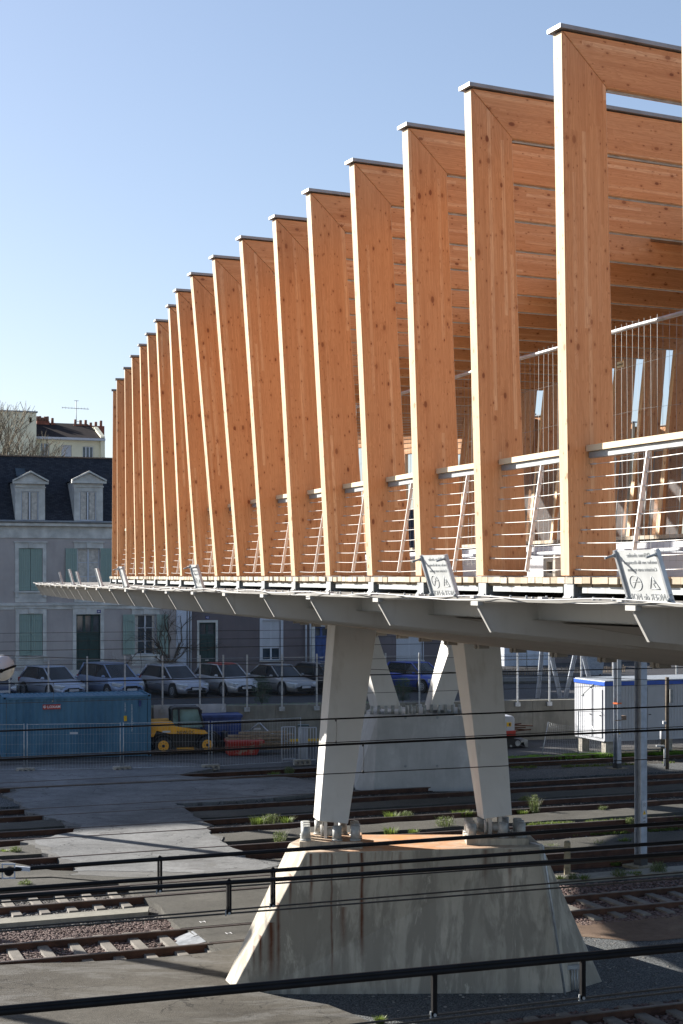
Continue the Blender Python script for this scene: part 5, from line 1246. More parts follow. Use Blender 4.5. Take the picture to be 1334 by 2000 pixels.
m = MB(); side(m, [(345, 1463), (378, 1463), (378, 1466.5), (345, 1466.5)], .0, .35); m.build('step', M['orange'], t)
m = MB(); side(m, [(337, 1423), (336, 1388), (342, 1384.5), (386, 1384.5), (392, 1390), (397, 1423)], .16, .98); m.build('cab_glass', M['cab_glass'], t)
m = MB()
for a, b in (((336.5, 1424), (335, 1387)), ((335, 1387), (343, 1384)), ((343, 1384), (387, 1384.5)), ((387, 1384.5), (398, 1424)), ((349, 1385), (350, 1424))):
    for d in (.15, .99): m.tube([fn(lu(a[0]), d, lz(a[1])), fn(lu(b[0]), d, lz(b[1]))], .05, 6)
side(m, [(334, 1388), (338, 1383), (360, 1382), (388, 1383.5), (393, 1389), (388, 1387), (340, 1387)], .10, 1.04); side(m, [(334, 1398), (334, 1388), (337, 1388), (337, 1398)], .02, .12); side(m, [(390, 1396), (390, 1388), (393, 1388), (393, 1396)], .0, .12); m.build('cab_frame', M['charcoal'], t, .01)
m = MB(); side(m, [(300, 1417), (308, 1415), (425, 1436), (436, 1446), (438, 1462), (430, 1462), (424, 1444)], 1.0, 1.22); m.build('boom', M['charcoal'], t, .02)
m = MB(); side(m, [(438, 1473), (438, 1437), (445, 1434), (445.5, 1473)], .3, 1.6); side(m, [(425, 1456), (440, 1454), (440, 1466), (425, 1466)], .6, 1.4); m.build('carriage', M['charcoal'], t, .01)
for px in (318.6, 403.5):
    for d in (-.02, 1.60):
        m = MB(); cc = fn(lu(px), d, lz(1457.5)); r = 17.5 * s
        m.cyl(cc, n * .36, r * .96, 28)
        for k in range(22):
            a = k * 2 * math.pi / 22; dv = x * math.cos(a) + Z3 * math.sin(a); tg = x * -math.sin(a) + Z3 * math.cos(a)
            m.box(cc + n * .18 + dv * r * .97, tg * r * .07, n * .17, dv * r * .05)
        ty = m.build('tyre', M['rubber'], t, .006)
        if d < 0:
            m = MB(); m.cyl(cc - n * .015, n * .1, r * .60, 24); ri = m.build('rim', M['orange'], ty); m = MB(); m.cyl(cc - n * .03, n * .03, r * .36, 18); m.build('rim_dish', M['orange'], ri) if False else None
            m = MB(); m.cyl(cc - n * .05, n * .05, r * .17, 14)
            for k in range(8): a = k * math.pi / 4; m.cyl(cc - n * .022 + (x * math.cos(a) + Z3 * math.sin(a)) * r * .38, n * .02, r * .045, 6)
            m.build('hub', M['charcoal'], ty)
m = MB()
for px in (318.6, 403.5):
    cc = (lu(px), lz(1457.5)); r = 21 * s
    arc = [(cc[0] + r * math.cos(a), cc[1] + r * math.sin(a)) for a in np.linspace(.1, math.pi - .1, 10)]
    for (a0, b0), (a1, b1) in zip(arc[:-1], arc[1:]): m.hexa([fn(a0, -.04, b0), fn(a1, -.04, b1), fn(a1, .40, b1), fn(a0, .40, b0)], [fn(a0, -.04, b0 + .03), fn(a1, -.04, b1 + .03), fn(a1, .40, b1 + .03), fn(a0, .40, b0 + .03)])
m.build('mudguard', M['charcoal'], t)
# skips
def skip(name, lab, c, dirx, L0, L1, D0, hh, mat, ribs, grp=None):
    fn, x, n = frame_fn(c, dirx); t = thing(name, lab, 'skip', c, grp); o0, o1 = (L1 - L0) / 2, (L1 + L0) / 2
    m = MB(); w = .05
    b = [fn(0 if L0 == L1 else .02, 0, 0), fn(L0, 0, 0), fn(L0, D0, 0), fn(0, D0, 0)]; tp = [fn(-.0, -.05, hh), fn(L1, -.05, hh), fn(L1, D0 + .05, hh), fn(-.0, D0 + .05, hh)]
    m.hexa(b, tp); m.build('body', mat, t, .01)
    m = MB(); fbox(m, fn, x, n, -.04, L1 + .04, -.10, D0 + .1, hh - .10, hh + .02); rm = m.build('rim', mat, t, .008)
    m = MB()
    for r_ in ribs:
        a = fn(r_ * L0, -.015, .03); b2 = fn(r_ * L1, -.06, hh - .08); m.box((a + b2) / 2, x * .035, n * .02, (b2 - a) / 2)
    m.build('side_rib', mat, t); return t
c = ground(397, 1466, .04); c.z = .04
skip('waste_skip', 'tall dark blue waste skip behind the yellow loader', c, WD, 1.62, 1.66, 1.2, 1.5, M['blue_skip'], (.06, .35, .65, .95), 'skips in the yard')
c = ground(447, 1476, .04); c.z = .04
def m_redworn():
    m_, nt, b = newmat('scraped_red_paint'); co = objco(nt)
    c_ = mix(nt, ramp(nt, noise(nt, co, 3.5, 6, .7), [(.54, (0, 0, 0)), (.60, (1, 1, 1))]), (.36, .03, .02), (.30, .20, .14)); nt.links.new(c_, b.inputs['Base Color']); b.inputs['Roughness'].default_value = .6; return m_
M['red_worn'] = m_redworn()
skip('low_skip', 'low battered red skip with a sloping end, right of the loader', c, WD, 1.18, 1.46, 1.1, .58, M['red_worn'], (.1, .5, .9), 'skips in the yard')
# crowd barriers and cabinet
def barrier(p0, L, lab, dirx, bars, hh=1.42):
    p0 = Vector(p0); p0.z = .03; fn, x, n = frame_fn(p0, dirx); t = thing('crowd_barrier', lab, 'barrier', p0, 'white barriers stacked upright in the yard')
    m = MB()
    for a, b in (((0, .02), (0, hh)), ((L, .02), (L, hh)), ((0, hh), (L, hh)), ((0, .12), (L, .12))): m.tube([fn(a[0], 0, a[1]), fn(b[0], 0, b[1])], .026, 6)
    m.build('frame', M['white_paint'], t)
    for k in range(1, bars + 1): m = MB(); m.tube([fn(L * k / (bars + 1), 0, .12), fn(L * k / (bars + 1), 0, hh)], .014, 5); m.build('bar', M['white_paint'], t)
barrier(ground(550.5, 1489, .03), .56, 'left white crowd barrier between the red skip and the pier leg', (.95, .3), 4)
barrier(ground(584, 1491, .03), .72, 'white crowd barrier directly left of the front pier leg', (.95, .3), 5)
c = ground(583, 1488, .03) + Vector((0, .15, 0)); t = thing('white_cabinet', 'narrow white metal cabinet behind the right crowd barrier', 'cabinet', (c.x, c.y, .03))
m = MB(); m.abox(c.x, c.x + .36, c.y, c.y + .3, .03, 1.45); m.build('body', M['white_paint'], t, .01); m = MB()
for k in range(1, 4): m.abox(c.x + .09 * k - .006, c.x + .09 * k + .006, c.y - .008, c.y - .001, .1, 1.4)
m.build('door_groove', M['steel_dull'], t); m = MB(); m.abox(c.x - .04, c.x + .42, c.y - .05, c.y + .34, 1.45, 1.50); m.build('lid', M['door_green'], t)
c = ground(560, 1474, .03); t = thing('timber_pile', 'pile of weathered planks lying against the retaining wall', 'planks', (c.x - 1.8, c.y + .3, .03))
for k in range(7): m = MB(); m.box((c.x - 1.2 + U(-.3, .3), c.y + .5 + U(-.2, .2), .25 + .11 * k), (U(.9, 1.4), .25, 0), (-.02, .12, 0), (0, 0, .04)); m.build('plank', M['pallet'], t)
for k, (a, b, lab) in enumerate((((508, 1413), (562, 1449), 'long bent galvanised pole leaning over the planks'), ((478, 1428), (508, 1410), 'short galvanised pole leaning against the wall above the red skip'))):
    m = MB(); pa, pb = at(*a, 66.5), at(*b, 65.2); m.tube([pa, pa.lerp(pb, .3) + Z3 * -.12, pb], .035, 8); o = m.build('steel_pole', M['steel'], None, loc=pa); tag(o, lab, 'pole')
pa, pb = at(565, 1446, 63.0), at(622, 1445, 63.3); m = MB(); m.box((pa + pb) / 2, (pb - pa) / 2, (0, .03, 0), (0, 0, .05)); o = m.build('barrier_beam', M['sign_yellow'], None, loc=pa); tag(o, 'yellow safety beam lying behind the crowd barriers', 'safety beam')

# mini excavator
c = ground(990, 1461, .04); c.z = .04; fn, x, n = frame_fn(c, WD); s = c.y / FP
def eu(px): return (px - 990) * s
def ez(py): return (1461 - py) * s
t = thing('mini_excavator', 'small white and red excavator half hidden behind the right front pier leg', 'excavator', c)
def eside(m, pts, d0, d1): m.prism([fn(eu(a), d0, ez(b)) for a, b in pts], n * (d1 - d0))
m = MB(); eside(m, [(962, 1429), (962, 1398), (1003, 1399), (1006, 1404), (1006, 1429)], .0, .9); m.build('housing', M['white_paint'], t, .03)
m = MB(); eside(m, [(962, 1441), (962, 1428), (1008, 1427), (1008, 1439), (1004, 1441)], -.05, .95); m.build('counterweight', M['red_paint'], t, .03)
m = MB(); eside(m, [(989.5, 1419), (989.5, 1411), (999, 1411), (999, 1419)], -.012, -.001); m.build('sticker', M['sign_yellow'], t); m = MB(); eside(m, [(994, 1417.5), (994, 1412.5), (997.5, 1412.5), (997.5, 1417.5)], -.016, -.0121); m.build('sticker_mark', M['text_dark'], t)
m = MB(); arc = [(968 + 6 * math.cos(a), 1452 - 8 * math.sin(a)) for a in np.linspace(math.pi / 2, 3 * math.pi / 2, 8)] + [(1012 + 7 * math.cos(a), 1452 - 8 * math.sin(a)) for a in np.linspace(-math.pi / 2, math.pi / 2, 8)]
eside(m, arc, -.02, .30); eside(m, arc, .75, 1.05); m.build('crawler', M['rubber'], t); m = MB(); m.cyl(fn(eu(1012), -.05, ez(1452)), n * .05, 5.5 * s, 14); m.cyl(fn(eu(968), -.05, ez(1452)), n * .05, 5 * s, 14)
for a in (978, 988, 998): m.cyl(fn(eu(a), -.05, ez(1457)), n * .05, 2.4 * s, 10)
m.build('track_wheel', M['steel_dull'], t); m = MB(); eside(m, [(1012, 1450), (1026, 1444), (1034, 1446), (1034, 1460), (1028, 1459), (1026, 1450), (1012, 1454)], .05, .95); m.build('dozer_blade', M['steel_dull'], t)
m = MB()
for k in range(5): m.box(fn(eu(1012) + U(-.2, .5), .5 + U(-.2, .3), ez(1430) + .07 * k), (.45, U(-.1, .1), U(-.05, .05)), (0, .06, 0), (0, 0, .025))
o = m.build('rusty_beams', M['rail_rust'], None, loc=fn(eu(1012), .5, ez(1430))); tag(o, 'bundle of rusty steel bars lying behind the small excavator', 'steel bars')

# white site cabin
c = at(1181.5, 1425, 64.0); c.z = .70; fn, x, n = frame_fn(c, (DX, DY)); LC, DC, HC = 6.0, 2.45, 2.42
t = thing('site_cabin', 'white site cabin with a bright blue roof edge standing on blocks', 'cabin', (c.x, c.y, .7))
def ribwall(m, o, du, nv, L, z0, z1):
    k = int(L / .15); st = L / k
    for j in range(k):
        a = o + du * (j * st)
        P_ = [(0, 0), (.07, 0), (.08, .014), (st - .01, .014), (st, 0)]
        for (u0, d0), (u1, d1) in zip(P_[:-1], P_[1:]): m.face([a + du * u0 - nv * d0 + Z3 * z0, a + du * u1 - nv * d1 + Z3 * z0, a + du * u1 - nv * d1 + Z3 * z1, a + du * u0 - nv * d0 + Z3 * z1])
M['cabin'] = simple('white_cabin_sheet', (.46, .48, .52), .5, 0, .04, 1.5)
m = MB(); ribwall(m, fn(0, 0, 0), x, n, LC, 0, HC - .15); ribwall(m, fn(0, DC, 0), -n, x, DC, 0, HC - .15); m.build('wall', M['cabin'], t)
m = MB(); fbox(m, fn, x, n, .02, LC - .02, .02, DC - .02, .02, HC - .16); m.build('shell', M['cabin'], t)
m = MB(); fbox(m, fn, x, n, -.05, LC + .05, -.05, DC + .05, HC - .15, HC + .02); m.build('roof_edge', M['blue_band'], t, .01)
m = MB(); fbox(m, fn, x, n, .0, LC, .0, DC, HC + .02, HC + .06); m.build('roof', M['steel'], t)
m = MB()
for u in (-.02, LC - .06):
    for d in (-.02, DC - .06): fbox(m, fn, x, n, u, u + .08, d, d + .08, -.02, HC - .15)
fbox(m, fn, x, n, .05, LC, -.01, .05, -.06, .03); fbox(m, fn, x, n, -.01, .05, .05, DC, -.06, .03); m.build('corner_post', M['cabin'], t)
for d0, d1 in ((.18, .82), (1.0, 1.62)):
    m = MB(); fbox(m, fn, x, n, -.045, -.02, d0, d1, .08, HC - .32); dr = m.build('door', M['white_paint'], t, .006); m = MB(); fbox(m, fn, x, n, -.075, -.046, d0 + .05, d0 + .16, 1.0, 1.03); m.build('handle', M['black'], dr)
m = MB(); fbox(m, fn, x, n, 2.05, 2.85, -.045, -.016, .06, HC - .25); dr = m.build('door', M['white_paint'], t, .006); m = MB(); fbox(m, fn, x, n, 2.09, 2.2, -.075, -.046, 1.0, 1.03); m.build('handle', M['black'], dr)
m = MB(); m.box(fn(-.04, DC * .55, HC - .4), n * .5 + Z3 * -.28, x * .02, Z3 * .015); m.build('brace', M['steel_dull'], t)
for k, (u, d) in enumerate(((.1, .1), (.1, DC - .4), (3, .1), (LC - .4, .1))):
    m = MB(); fbox(m, fn, x, n, u, u + .35, d, d + .35, -.70, -.03); m.build('support_block', M['block'], t)

# steel A-frame props behind the fence, right
def prop(a, b, Z):
    pa, pb = at(a[0], a[1], Z), at(b[0], b[1], Z); d = pb - pa; sd = Vector((0, 1, 0)).cross(d).normalized(); m = MB()
    e = pb + d * .8
    for s_ in (-1, 1): m.box((pa + e) / 2 + sd * .08 * s_, (e - pa) / 2, sd * .015, Vector((0, .10, 0)))
    m.box((pa + e) / 2, (e - pa) / 2, sd * .065, Vector((0, .012, 0))); return m
for k, (a, b, lab) in enumerate((((1050, 1366), (1058, 1274), 'steel prop leaning right, leftmost of the props behind the fence'), ((1094.6, 1364), (1076, 1275), 'steel prop leaning left, second of the props behind the fence'), ((1104, 1364), (1122.6, 1281), 'steel prop leaning right, third of the props behind the fence'), ((1160, 1364), (1140, 1281), 'steel prop just left of the white cabin roof'))):
    m = prop(a, b, 73.5); o = m.build('steel_prop', M['mast'], None, loc=at(a[0], a[1], 73.5)); tag(o, lab, 'steel prop', 'inclined steel props behind the chain link fence')

# ================================================================== CARS
def build_car(name, lab, paint, L, Wd, Hh, style, roofpaint=None):
    t = thing('parked_car', lab, 'car', (0, 0, 0), 'cars parked at an angle along the street')
    P = M['car_' + paint]; hw = Wd / 2; h = L / 2; zb = Hh * .60
    if style == 'sedan': xs = dict(rb=-h + .55, rt=-h + 1.35, ft=.15, fb=.95)
    elif style == 'wagon': xs = dict(rb=-h + .10, rt=-h + .55, ft=.15, fb=1.0)
    elif style == 'mpv': xs = dict(rb=-h + .12, rt=-h + .50, ft=.45, fb=1.35)
    else: xs = dict(rb=-h + .12, rt=-h + .60, ft=.20, fb=1.0)
    st = []
    def sec(x_, zl, zt, w, zs=None): st.append((x_, zl, zt, w))
    sec(-h, .42, zb - .18, hw * .72); sec(-h + .06, .30, zb - .04, hw * .88); sec(-h + .35, .22, zb + .02, hw * .97); sec(-h * .4, .20, zb + .03, hw); sec(.2, .20, zb + .01, hw)
    sec(xs['fb'] - .1, .20, zb - .01, hw * .995); sec(xs['fb'] + .35, .20, zb - .06, hw * .985); sec(h - .45, .20, zb - .15, hw * .95); sec(h - .16, .20, zb - .26, hw * .86); sec(h - .03, .24, zb - .36, hw * .72); sec(h, .34, zb - .42, hw * .60)
    m = MB(); K = 12
    for (x_, zl, zt, w) in st:
        zm = zl + (zt - zl) * .55
        for (yy, zz_) in ((w * .85, zl), (w * .98, zl + .10), (w, zm), (w * .97, zt - .10), (w * .90, zt - .015), (w * .55, zt + .015)): m.v.append((x_, yy, zz_))
        for (yy, zz_) in ((w * .55, zt + .015), (w * .90, zt - .015), (w * .97, zt - .10), (w, zm), (w * .98, zl + .10), (w * .85, zl)): m.v.append((x_, -yy, zz_))
    for j in range(len(st) - 1):
        for k in range(K):
            k2 = (k + 1) % K; m.poly((j * K + k, j * K + k2, (j + 1) * K + k2, (j + 1) * K + k), True)
    m.poly(list(range(K)), True); m.poly([(len(st) - 1) * K + k for k in range(K - 1, -1, -1)], True)
    body = m.build('body', P, t)
    # greenhouse
    wb, wt = hw * .90, hw * .70; zr = Hh - .045; zb2 = zb + .0
    ring = lambda x_, w, z: [(x_, w, z), (x_, -w, z)]
    m = MB(); bb = [(xs['rb'], -wb * .86, zb2), (xs['fb'], -wb * .88, zb2 - .03), (xs['fb'], wb * .88, zb2 - .03), (xs['rb'], wb * .86, zb2)]
    tt = [(xs['rt'], -wt * .95, zr - .02), (xs['ft'], -wt, zr), (xs['ft'], wt, zr), (xs['rt'], wt * .95, zr - .02)]
    bb2 = [(xs['rb'], -wb * .86, zb2), (.0, -wb * 1.02, zb2), (xs['fb'], -wb * .86, zb2 - .03), (xs['fb'] + .06, 0, zb2 - .03), (xs['fb'], wb * .86, zb2 - .03), (0, wb * 1.02, zb2), (xs['rb'], wb * .86, zb2), (xs['rb'] - .05, 0, zb2)]
    tt2 = [(xs['rt'], -wt * .93, zr - .03), (-.3, -wt * 1.02, zr), (xs['ft'], -wt * .95, zr - .02), (xs['ft'] + .06, 0, zr - .01), (xs['ft'], wt * .95, zr - .02), (-.3, wt * 1.02, zr), (xs['rt'], wt * .93, zr - .03), (xs['rt'] - .05, 0, zr - .02)]
    m.hexa(bb2, tt2); m.build('windows', M['car_glass'], t, .01)
    RP = M['car_' + roofpaint] if roofpaint and 'car_' + roofpaint in M else (M['red_paint'] if roofpaint else P)
    m = MB(); lift = .03; m.hexa([Vector(v) + Vector((0, 0, .0)) for v in tt2], [(v[0] * .93 - .02, v[1] * .86, v[2] + lift + .015) for v in tt2]); m.build('roof', RP, t, .015)
    m = MB()
    for sg in (-1, 1):
        bA, tA = Vector((xs['fb'] + .02, sg * wb * .87, zb2 - .03)), Vector((xs['ft'], sg * wt * .96, zr - .01)); bC, tC = Vector((xs['rb'], sg * wb * .87, zb2)), Vector((xs['rt'], sg * wt * .94, zr - .02)); tM = Vector((-.3, sg * wt * 1.03, zr)); bM = Vector((0, sg * wb * 1.03, zb2))
        m.tube([bA, tA], .035, 6); m.tube([tA, tM, tC], .03, 6); m.tube([bC, tC], .06 if style != 'sedan' else .05, 6)
    m.build('pillars', P, t)
    m = MB()
    for sg in (-1, 1):
        m.tube([Vector((-.05, sg * wb * 1.03, zb2)), Vector((-.22, sg * wt * 1.035, zr - .01))], .028, 5)
    m.build('door_pillars', M['charcoal'], t)
    for sg in (-1, 1):
        m = MB(); m.sphere((xs['fb'] - .30, sg * (hw + .06), zb + .06), .09, 10, 6, (.8, 1.1, .75)); m.build('mirror', P, t)
    # wheels
    rw = .315
    for xw in (-h + .78, h - .82):
        m = MB()
        for sg in (-1, 1): m.cyl((xw, sg * (hw - .10), rw + .02), (0, sg * .112, 0), rw + .065, 22)
        m.build('wheel_arch', M['black'], t)
        for sg in (-1, 1):
            m = MB(); m.cyl((xw, sg * (hw - .19), rw), (0, sg * .21, 0), rw, 24); w = m.build('tyre', M['rubber'], t, .02)
            m = MB(); m.cyl((xw, sg * (hw + .018), rw), (0, sg * .008, 0), rw * .62, 20, rw * .60); m.cyl((xw, sg * (hw + .02), rw), (0, sg * .02, 0), .05, 10)
            ri = m.build('rim', M['alloy'], w); m = MB()
            for k in range(7):
                a = k * 2 * math.pi / 7; m.cyl((xw + math.cos(a) * rw * .38, sg * (hw + .021), rw + math.sin(a) * rw * .38), (0, sg * .008, 0), rw * .10, 6)
            m.build('rim_opening', M['black'], ri)
    for sg in (-1, 1):
        m = MB(); m.box((h - .24, sg * hw * .72, zb - .30), (.20, -sg * .10, -.03), (.03, sg * .13, 0), (0, 0, .085)); m.build('headlight', M['lamp'], t, .03)
        m = MB(); m.box((-h + .10, sg * hw * .80, zb - .10), (.07, 0, 0), (0, .08, 0), (0, 0, .10)); m.build('tail_light', M['red_paint'], t, .02)
    m = MB(); m.box((h - .01, 0, zb - .44), (.04, 0, 0), (0, hw * .34, 0), (0, 0, .075)); m.build('grille', M['black'], t, .015)
    m = MB(); m.box((h + .0, 0, .30), (.03, 0, 0), (0, hw * .55, 0), (0, 0, .06)); m.build('lower_intake', M['black'], t, .01)
    m = MB(); m.box((h + .035, 0, .43), (.012, 0, 0), (0, .26, 0), (0, 0, .055)); m.build('number_plate', M['white_paint'], t)
    m = MB(); m.box((0, 0, .20), (h * .62, 0, 0), (0, hw * .99, 0), (0, 0, .05)); m.build('sill', M['charcoal'], t)
    m = MB()
    for sg in (-1, 1): m.box((.0, sg * (hw + .004), zb - .30), (h * .42, 0, 0), (0, .006, 0), (0, 0, .012))
    m.build('side_moulding', M['charcoal'], t)
    if style == 'wagon':
        m = MB()
        for sg in (-1, 1): m.tube([(-h + .7, sg * wt * .8, Hh - .02), (-h + .8, sg * wt * .82, Hh + .03), (.0, sg * wt * .82, Hh + .04), (.15, sg * wt * .8, Hh)], .018, 5)
        m.build('roof_rail', M['alloy'], t)
    return t
M['lamp'] = simple('clear_headlamp', (.60, .64, .68), .12, .3, .1, 14)
CARS = [(-28, 'navy', 4.2, 1.75, 1.42, 'hatch', None, 'dark blue car cut off by the left border of the photo'),
        (102, 'silver', 4.05, 1.74, 1.50, 'hatch', None, 'silver hatchback, first whole car from the left'),
        (216, 'silverblue', 4.30, 1.78, 1.62, 'mpv', None, 'tall blue-silver family car between the silver hatchback and the estate'),
        (340, 'greysilver', 4.55, 1.78, 1.47, 'wagon', None, 'silver estate car with roof rails and dark grille'),
        (440, 'white', 4.05, 1.75, 1.52, 'hatch', 'red', 'white and grey hatchback with a red roof'),
        (546, 'sedan', 4.60, 1.78, 1.44, 'sedan', None, 'grey-silver saloon car left of the front pier leg'),
        (638, 'black', 4.3, 1.78, 1.45, 'wagon', None, 'black car half hidden behind the left front pier leg'),
        (815, 'blue', 4.1, 1.72, 1.48, 'hatch', None, 'bright blue hatchback seen between the pier legs')]
for (px, pc_, L_, W_, H_, stl, rf, lab) in CARS:
    t = build_car('parked_car', lab, pc_, L_, W_, H_, stl, rf)
    a = wall_a(px, 8.6); p = wq(a, 8.6, ST + .005); t.location = p
    t.rotation_euler = (0, 0, math.atan2(-.80, .60) + U(-.08, .08))
# shrubs in front of the cars
for k, (px, py0, py1, w, lab) in enumerate(((511, 1313, 1374, 36, 'dark leafy shrub in front of the grey-silver saloon'), (787, 1312, 1362, 34, 'dark leafy shrub in front of the bright blue car'))):
    a = wall_a(px, 1.2); c = wq(a, 1.2, ST); s = c.y / FP; t = thing('shrub', lab, 'shrub', c, 'shrubs between the fence and the street')
    m = MB(); leafy(m, c + Z3 * .15, w * s * 1.1, (py1 - py0) * s * .85, 1500, .05); m.build('foliage', M['bush'], t)
    m = MB()
    for j in range(5): m.tube([c, c + Vector((U(-.25, .25), U(-.2, .2), .8))], .012, 4)
    m.build('stem', M['bark'], t)
# ================================================================== HOUSES
def facade(m, q, p0, p1, z0, z1, holes, dep=.20):
    """front wall sheet on plane q with rectangular openings and reveals"""
    us = sorted({p0, p1, *[h[0] for h in holes], *[h[1] for h in holes]}); zs = sorted({z0, z1, *[h[2] for h in holes], *[h[3] for h in holes]})
    for i in range(len(us) - 1):
        for j in range(len(zs) - 1):
            cu, cz = (us[i] + us[i + 1]) / 2, (zs[j] + zs[j + 1]) / 2
            if any(h[0] < cu < h[1] and h[2] < cz < h[3] for h in holes): continue
            m.face([pq(us[i], q, zs[j]), pq(us[i + 1], q, zs[j]), pq(us[i + 1], q, zs[j + 1]), pq(us[i], q, zs[j + 1])])
    for a, b, c, d in holes:
        m.face([pq(a, q, c), pq(a, q, d), pq(a, q + dep, d), pq(a, q + dep, c)]); m.face([pq(b, q, c), pq(b, q + dep, c), pq(b, q + dep, d), pq(b, q, d)])
        m.face([pq(a, q, d), pq(b, q, d), pq(b, q + dep, d), pq(a, q + dep, d)]); m.face([pq(a, q, c), pq(a, q + dep, c), pq(b, q + dep, c), pq(b, q, c)])
def hrect(x0, x1, y0, y1, q):
    a, zt_ = hit(x0, y0, q); b, _ = hit(x1, y0, q); _, zb_ = hit((x0 + x1) / 2, y1, q); _, zt2_ = hit((x0 + x1) / 2, y0, q); return (a, b, zb_, zt2_)
def window(parent, q, r, dep=.14, cols=2, rows=3, frame='white_pvc', glass='glass', shutter_frac=0.0, curtain=False):
    a, b, c, d = r; m = MB(); w = .055; qq = q + dep
    m.pbox(a, b, qq, qq + .05, d - w, d); m.pbox(a, b, qq, qq + .05, c, c + w); m.pbox(a, a + w, qq, qq + .05, c + w, d - w); m.pbox(b - w, b, qq, qq + .05, c + w, d - w)
    for k in range(1, cols): x_ = a + (b - a) * k / cols; m.pbox(x_ - .045, x_ + .045, qq - .01, qq + .05, c + w, d - w)
    for k in range(1, rows): z_ = c + (d - c) * k / rows; m.pbox(a + w, b - w, qq + .01, qq + .045, z_ - .018, z_ + .018)
    f = m.build('window', M[frame], parent)
    m = MB(); m.pbox(a + .02, b - .02, qq + .03, qq + .035, c + .02, d - .02); m.build('pane', M[glass], f)
    if curtain:
        m = MB()
        for s0, s1 in (((.08, .40), (.60, .92)) if curtain == 'wide' else ((.05, .17), (.83, .95))):
            k = 7; pts = []
            for j in range(k): 
                x0_ = a + (b - a) * (s0 + (s1 - s0) * j / k); x1_ = a + (b - a) * (s0 + (s1 - s0) * (j + 1) / k); o_ = .02 if j % 2 else 0
                m.pbox(x0_, x1_, qq + .022 - o_ * .3, qq + .029, c + .06, d - .06)
        m.build('curtain', M['curtain'], f)
    if shutter_frac > 0:
        m = MB(); zz_ = d - (d - c) * shutter_frac; nn = max(2, int((d - zz_) / .06))
        for k in range(nn): z0_ = zz_ + (d - zz_) * k / nn; m.pbox(a + .03, b - .03, qq - .035, qq - .014, z0_ + .003, z0_ + (d - zz_) / nn - .003)
        m.build('roller_shutter', M['white_paint'], f)
    return f
def surround(parent, q, r, w=.20, top=.28, key=True, sill=True, name='surround'):
    a, b, c, d = r; m = MB()
    m.pbox(a - w, a, q - .035, q + .02, c, d); m.pbox(b, b + w, q - .035, q + .02, c, d); m.pbox(a - w, b + w, q - .045, q + .02, d, d + top); m.pbox(a - w - .06, b + w + .06, q - .10, q + .02, d + top, d + top + .08)
    if key: cx = (a + b) / 2; m.pbox(cx - .13, cx + .13, q - .09, q - .04, d + .02, d + top)
    o = m.build(name, M['stone_trim'], parent, .01)
    if sill:
        m = MB(); m.pbox(a - w - .05, b + w + .05, q - .13, q + .1, c - .10, c); m.pbox(a - w, a - w + .18, q - .10, q, c - .35, c - .10); m.pbox(b + w - .18, b + w, q - .10, q, c - .35, c - .10); m.pbox(a - w, b + w, q - .03, q + .01, c - .62, c - .101)
        m.build('sill', M['stone_trim'], parent, .01)
def shutters_closed(parent, q, r):
    a, b, c, d = r; mid = (a + b) / 2
    for (u0, u1) in ((a + .01, mid - .008), (mid + .008, b - .01)):
        m = MB(); k = 5; w = (u1 - u0) / k
        for j in range(k): m.pbox(u0 + j * w + .004, u0 + (j + 1) * w - .004, q + .02, q + .05, c + .02, d - .01)
        for z_ in (c + .25, (c + d) / 2, d - .3): m.pbox(u0 + .02, u1 - .02, q + .0, q + .019, z_ - .05, z_ + .05)
        m.build('shutter', M['shutter'], parent)
def shutter_open(parent, q, u0, u1, c, d):
    m = MB(); k = 5; w = (u1 - u0) / k
    for j in range(k): m.pbox(u0 + j * w + .004, u0 + (j + 1) * w - .004, q - .09, q - .055, c, d)
    for z_ in (c + .3, (c + d) / 2, d - .3): m.pbox(u0 + .02, u1 - .02, q - .11, q - .091, z_ - .045, z_ + .045)
    m.build('shutter', M['shutter'], parent)
def numplate(parent, px, py, q, txt):
    p, z = hit(px, py, q); m = MB(); m.pbox(p - .11, p + .11, q - .025, q - .005, z - .085, z + .085); o = m.build('number_plate', M['plate_blue'], parent)
    text_obj(txt, .15, M['text_white'], frame_mat(pq(p, q - .027, z - .005), (DX, DY, 0), Z3), o, 'lettering', .0008)

Q = 83.0
pL = hit(-260, 1200, Q)[0]; pM = hit(354, 1200, Q)[0]
zc_b = hit(100, 1046, Q)[1]; zc_t = hit(100, 1020, Q)[1]; zr = hit(100, 897, Q + 4.6)[1]
Hs = thing('town_house', 'mauve-grey town house with dark slate roof, two dormers and sage green shutters', 'house', pq((pL + pM) / 2, Q + 4, ST))
U1 = hrect(36.5, 83, 1071, 1154, Q); U2 = hrect(151, 195, 1071, 1154, Q); G1 = hrect(37.5, 83.5, 1199, 1281, Q); G3 = hrect(263.5, 305, 1200.5, 1278, Q)
DR = hrect(149, 196, 1200, 1340, Q); DR = (DR[0], DR[1], ST + .02, DR[3])
U3 = hrect(263.5, 305, 1071, 1154, Q); U0 = hrect(-75, -30, 1071, 1154, Q); G0 = hrect(-75, -30, 1199, 1281, Q)
holes = [U0, U1, U2, U3, G0, G1, G3, DR]
m = MB(); facade(m, Q, pL, pM, ST - .3, zc_t, holes)
m.face([pq(pM, Q, ST - .3), pq(pM, Q + 9, ST - .3), pq(pM, Q + 9, zc_t), pq(pM, Q, zc_t)]); m.face([pq(pL, Q, ST - .3), pq(pL, Q, zc_t), pq(pL, Q + 9, zc_t), pq(pL, Q + 9, ST - .3)]); m.face([pq(pL, Q + 9, ST), pq(pL, Q + 9, zc_t), pq(pM, Q + 9, zc_t), pq(pM, Q + 9, ST)])
m.build('wall', M['rend_pink'], Hs)
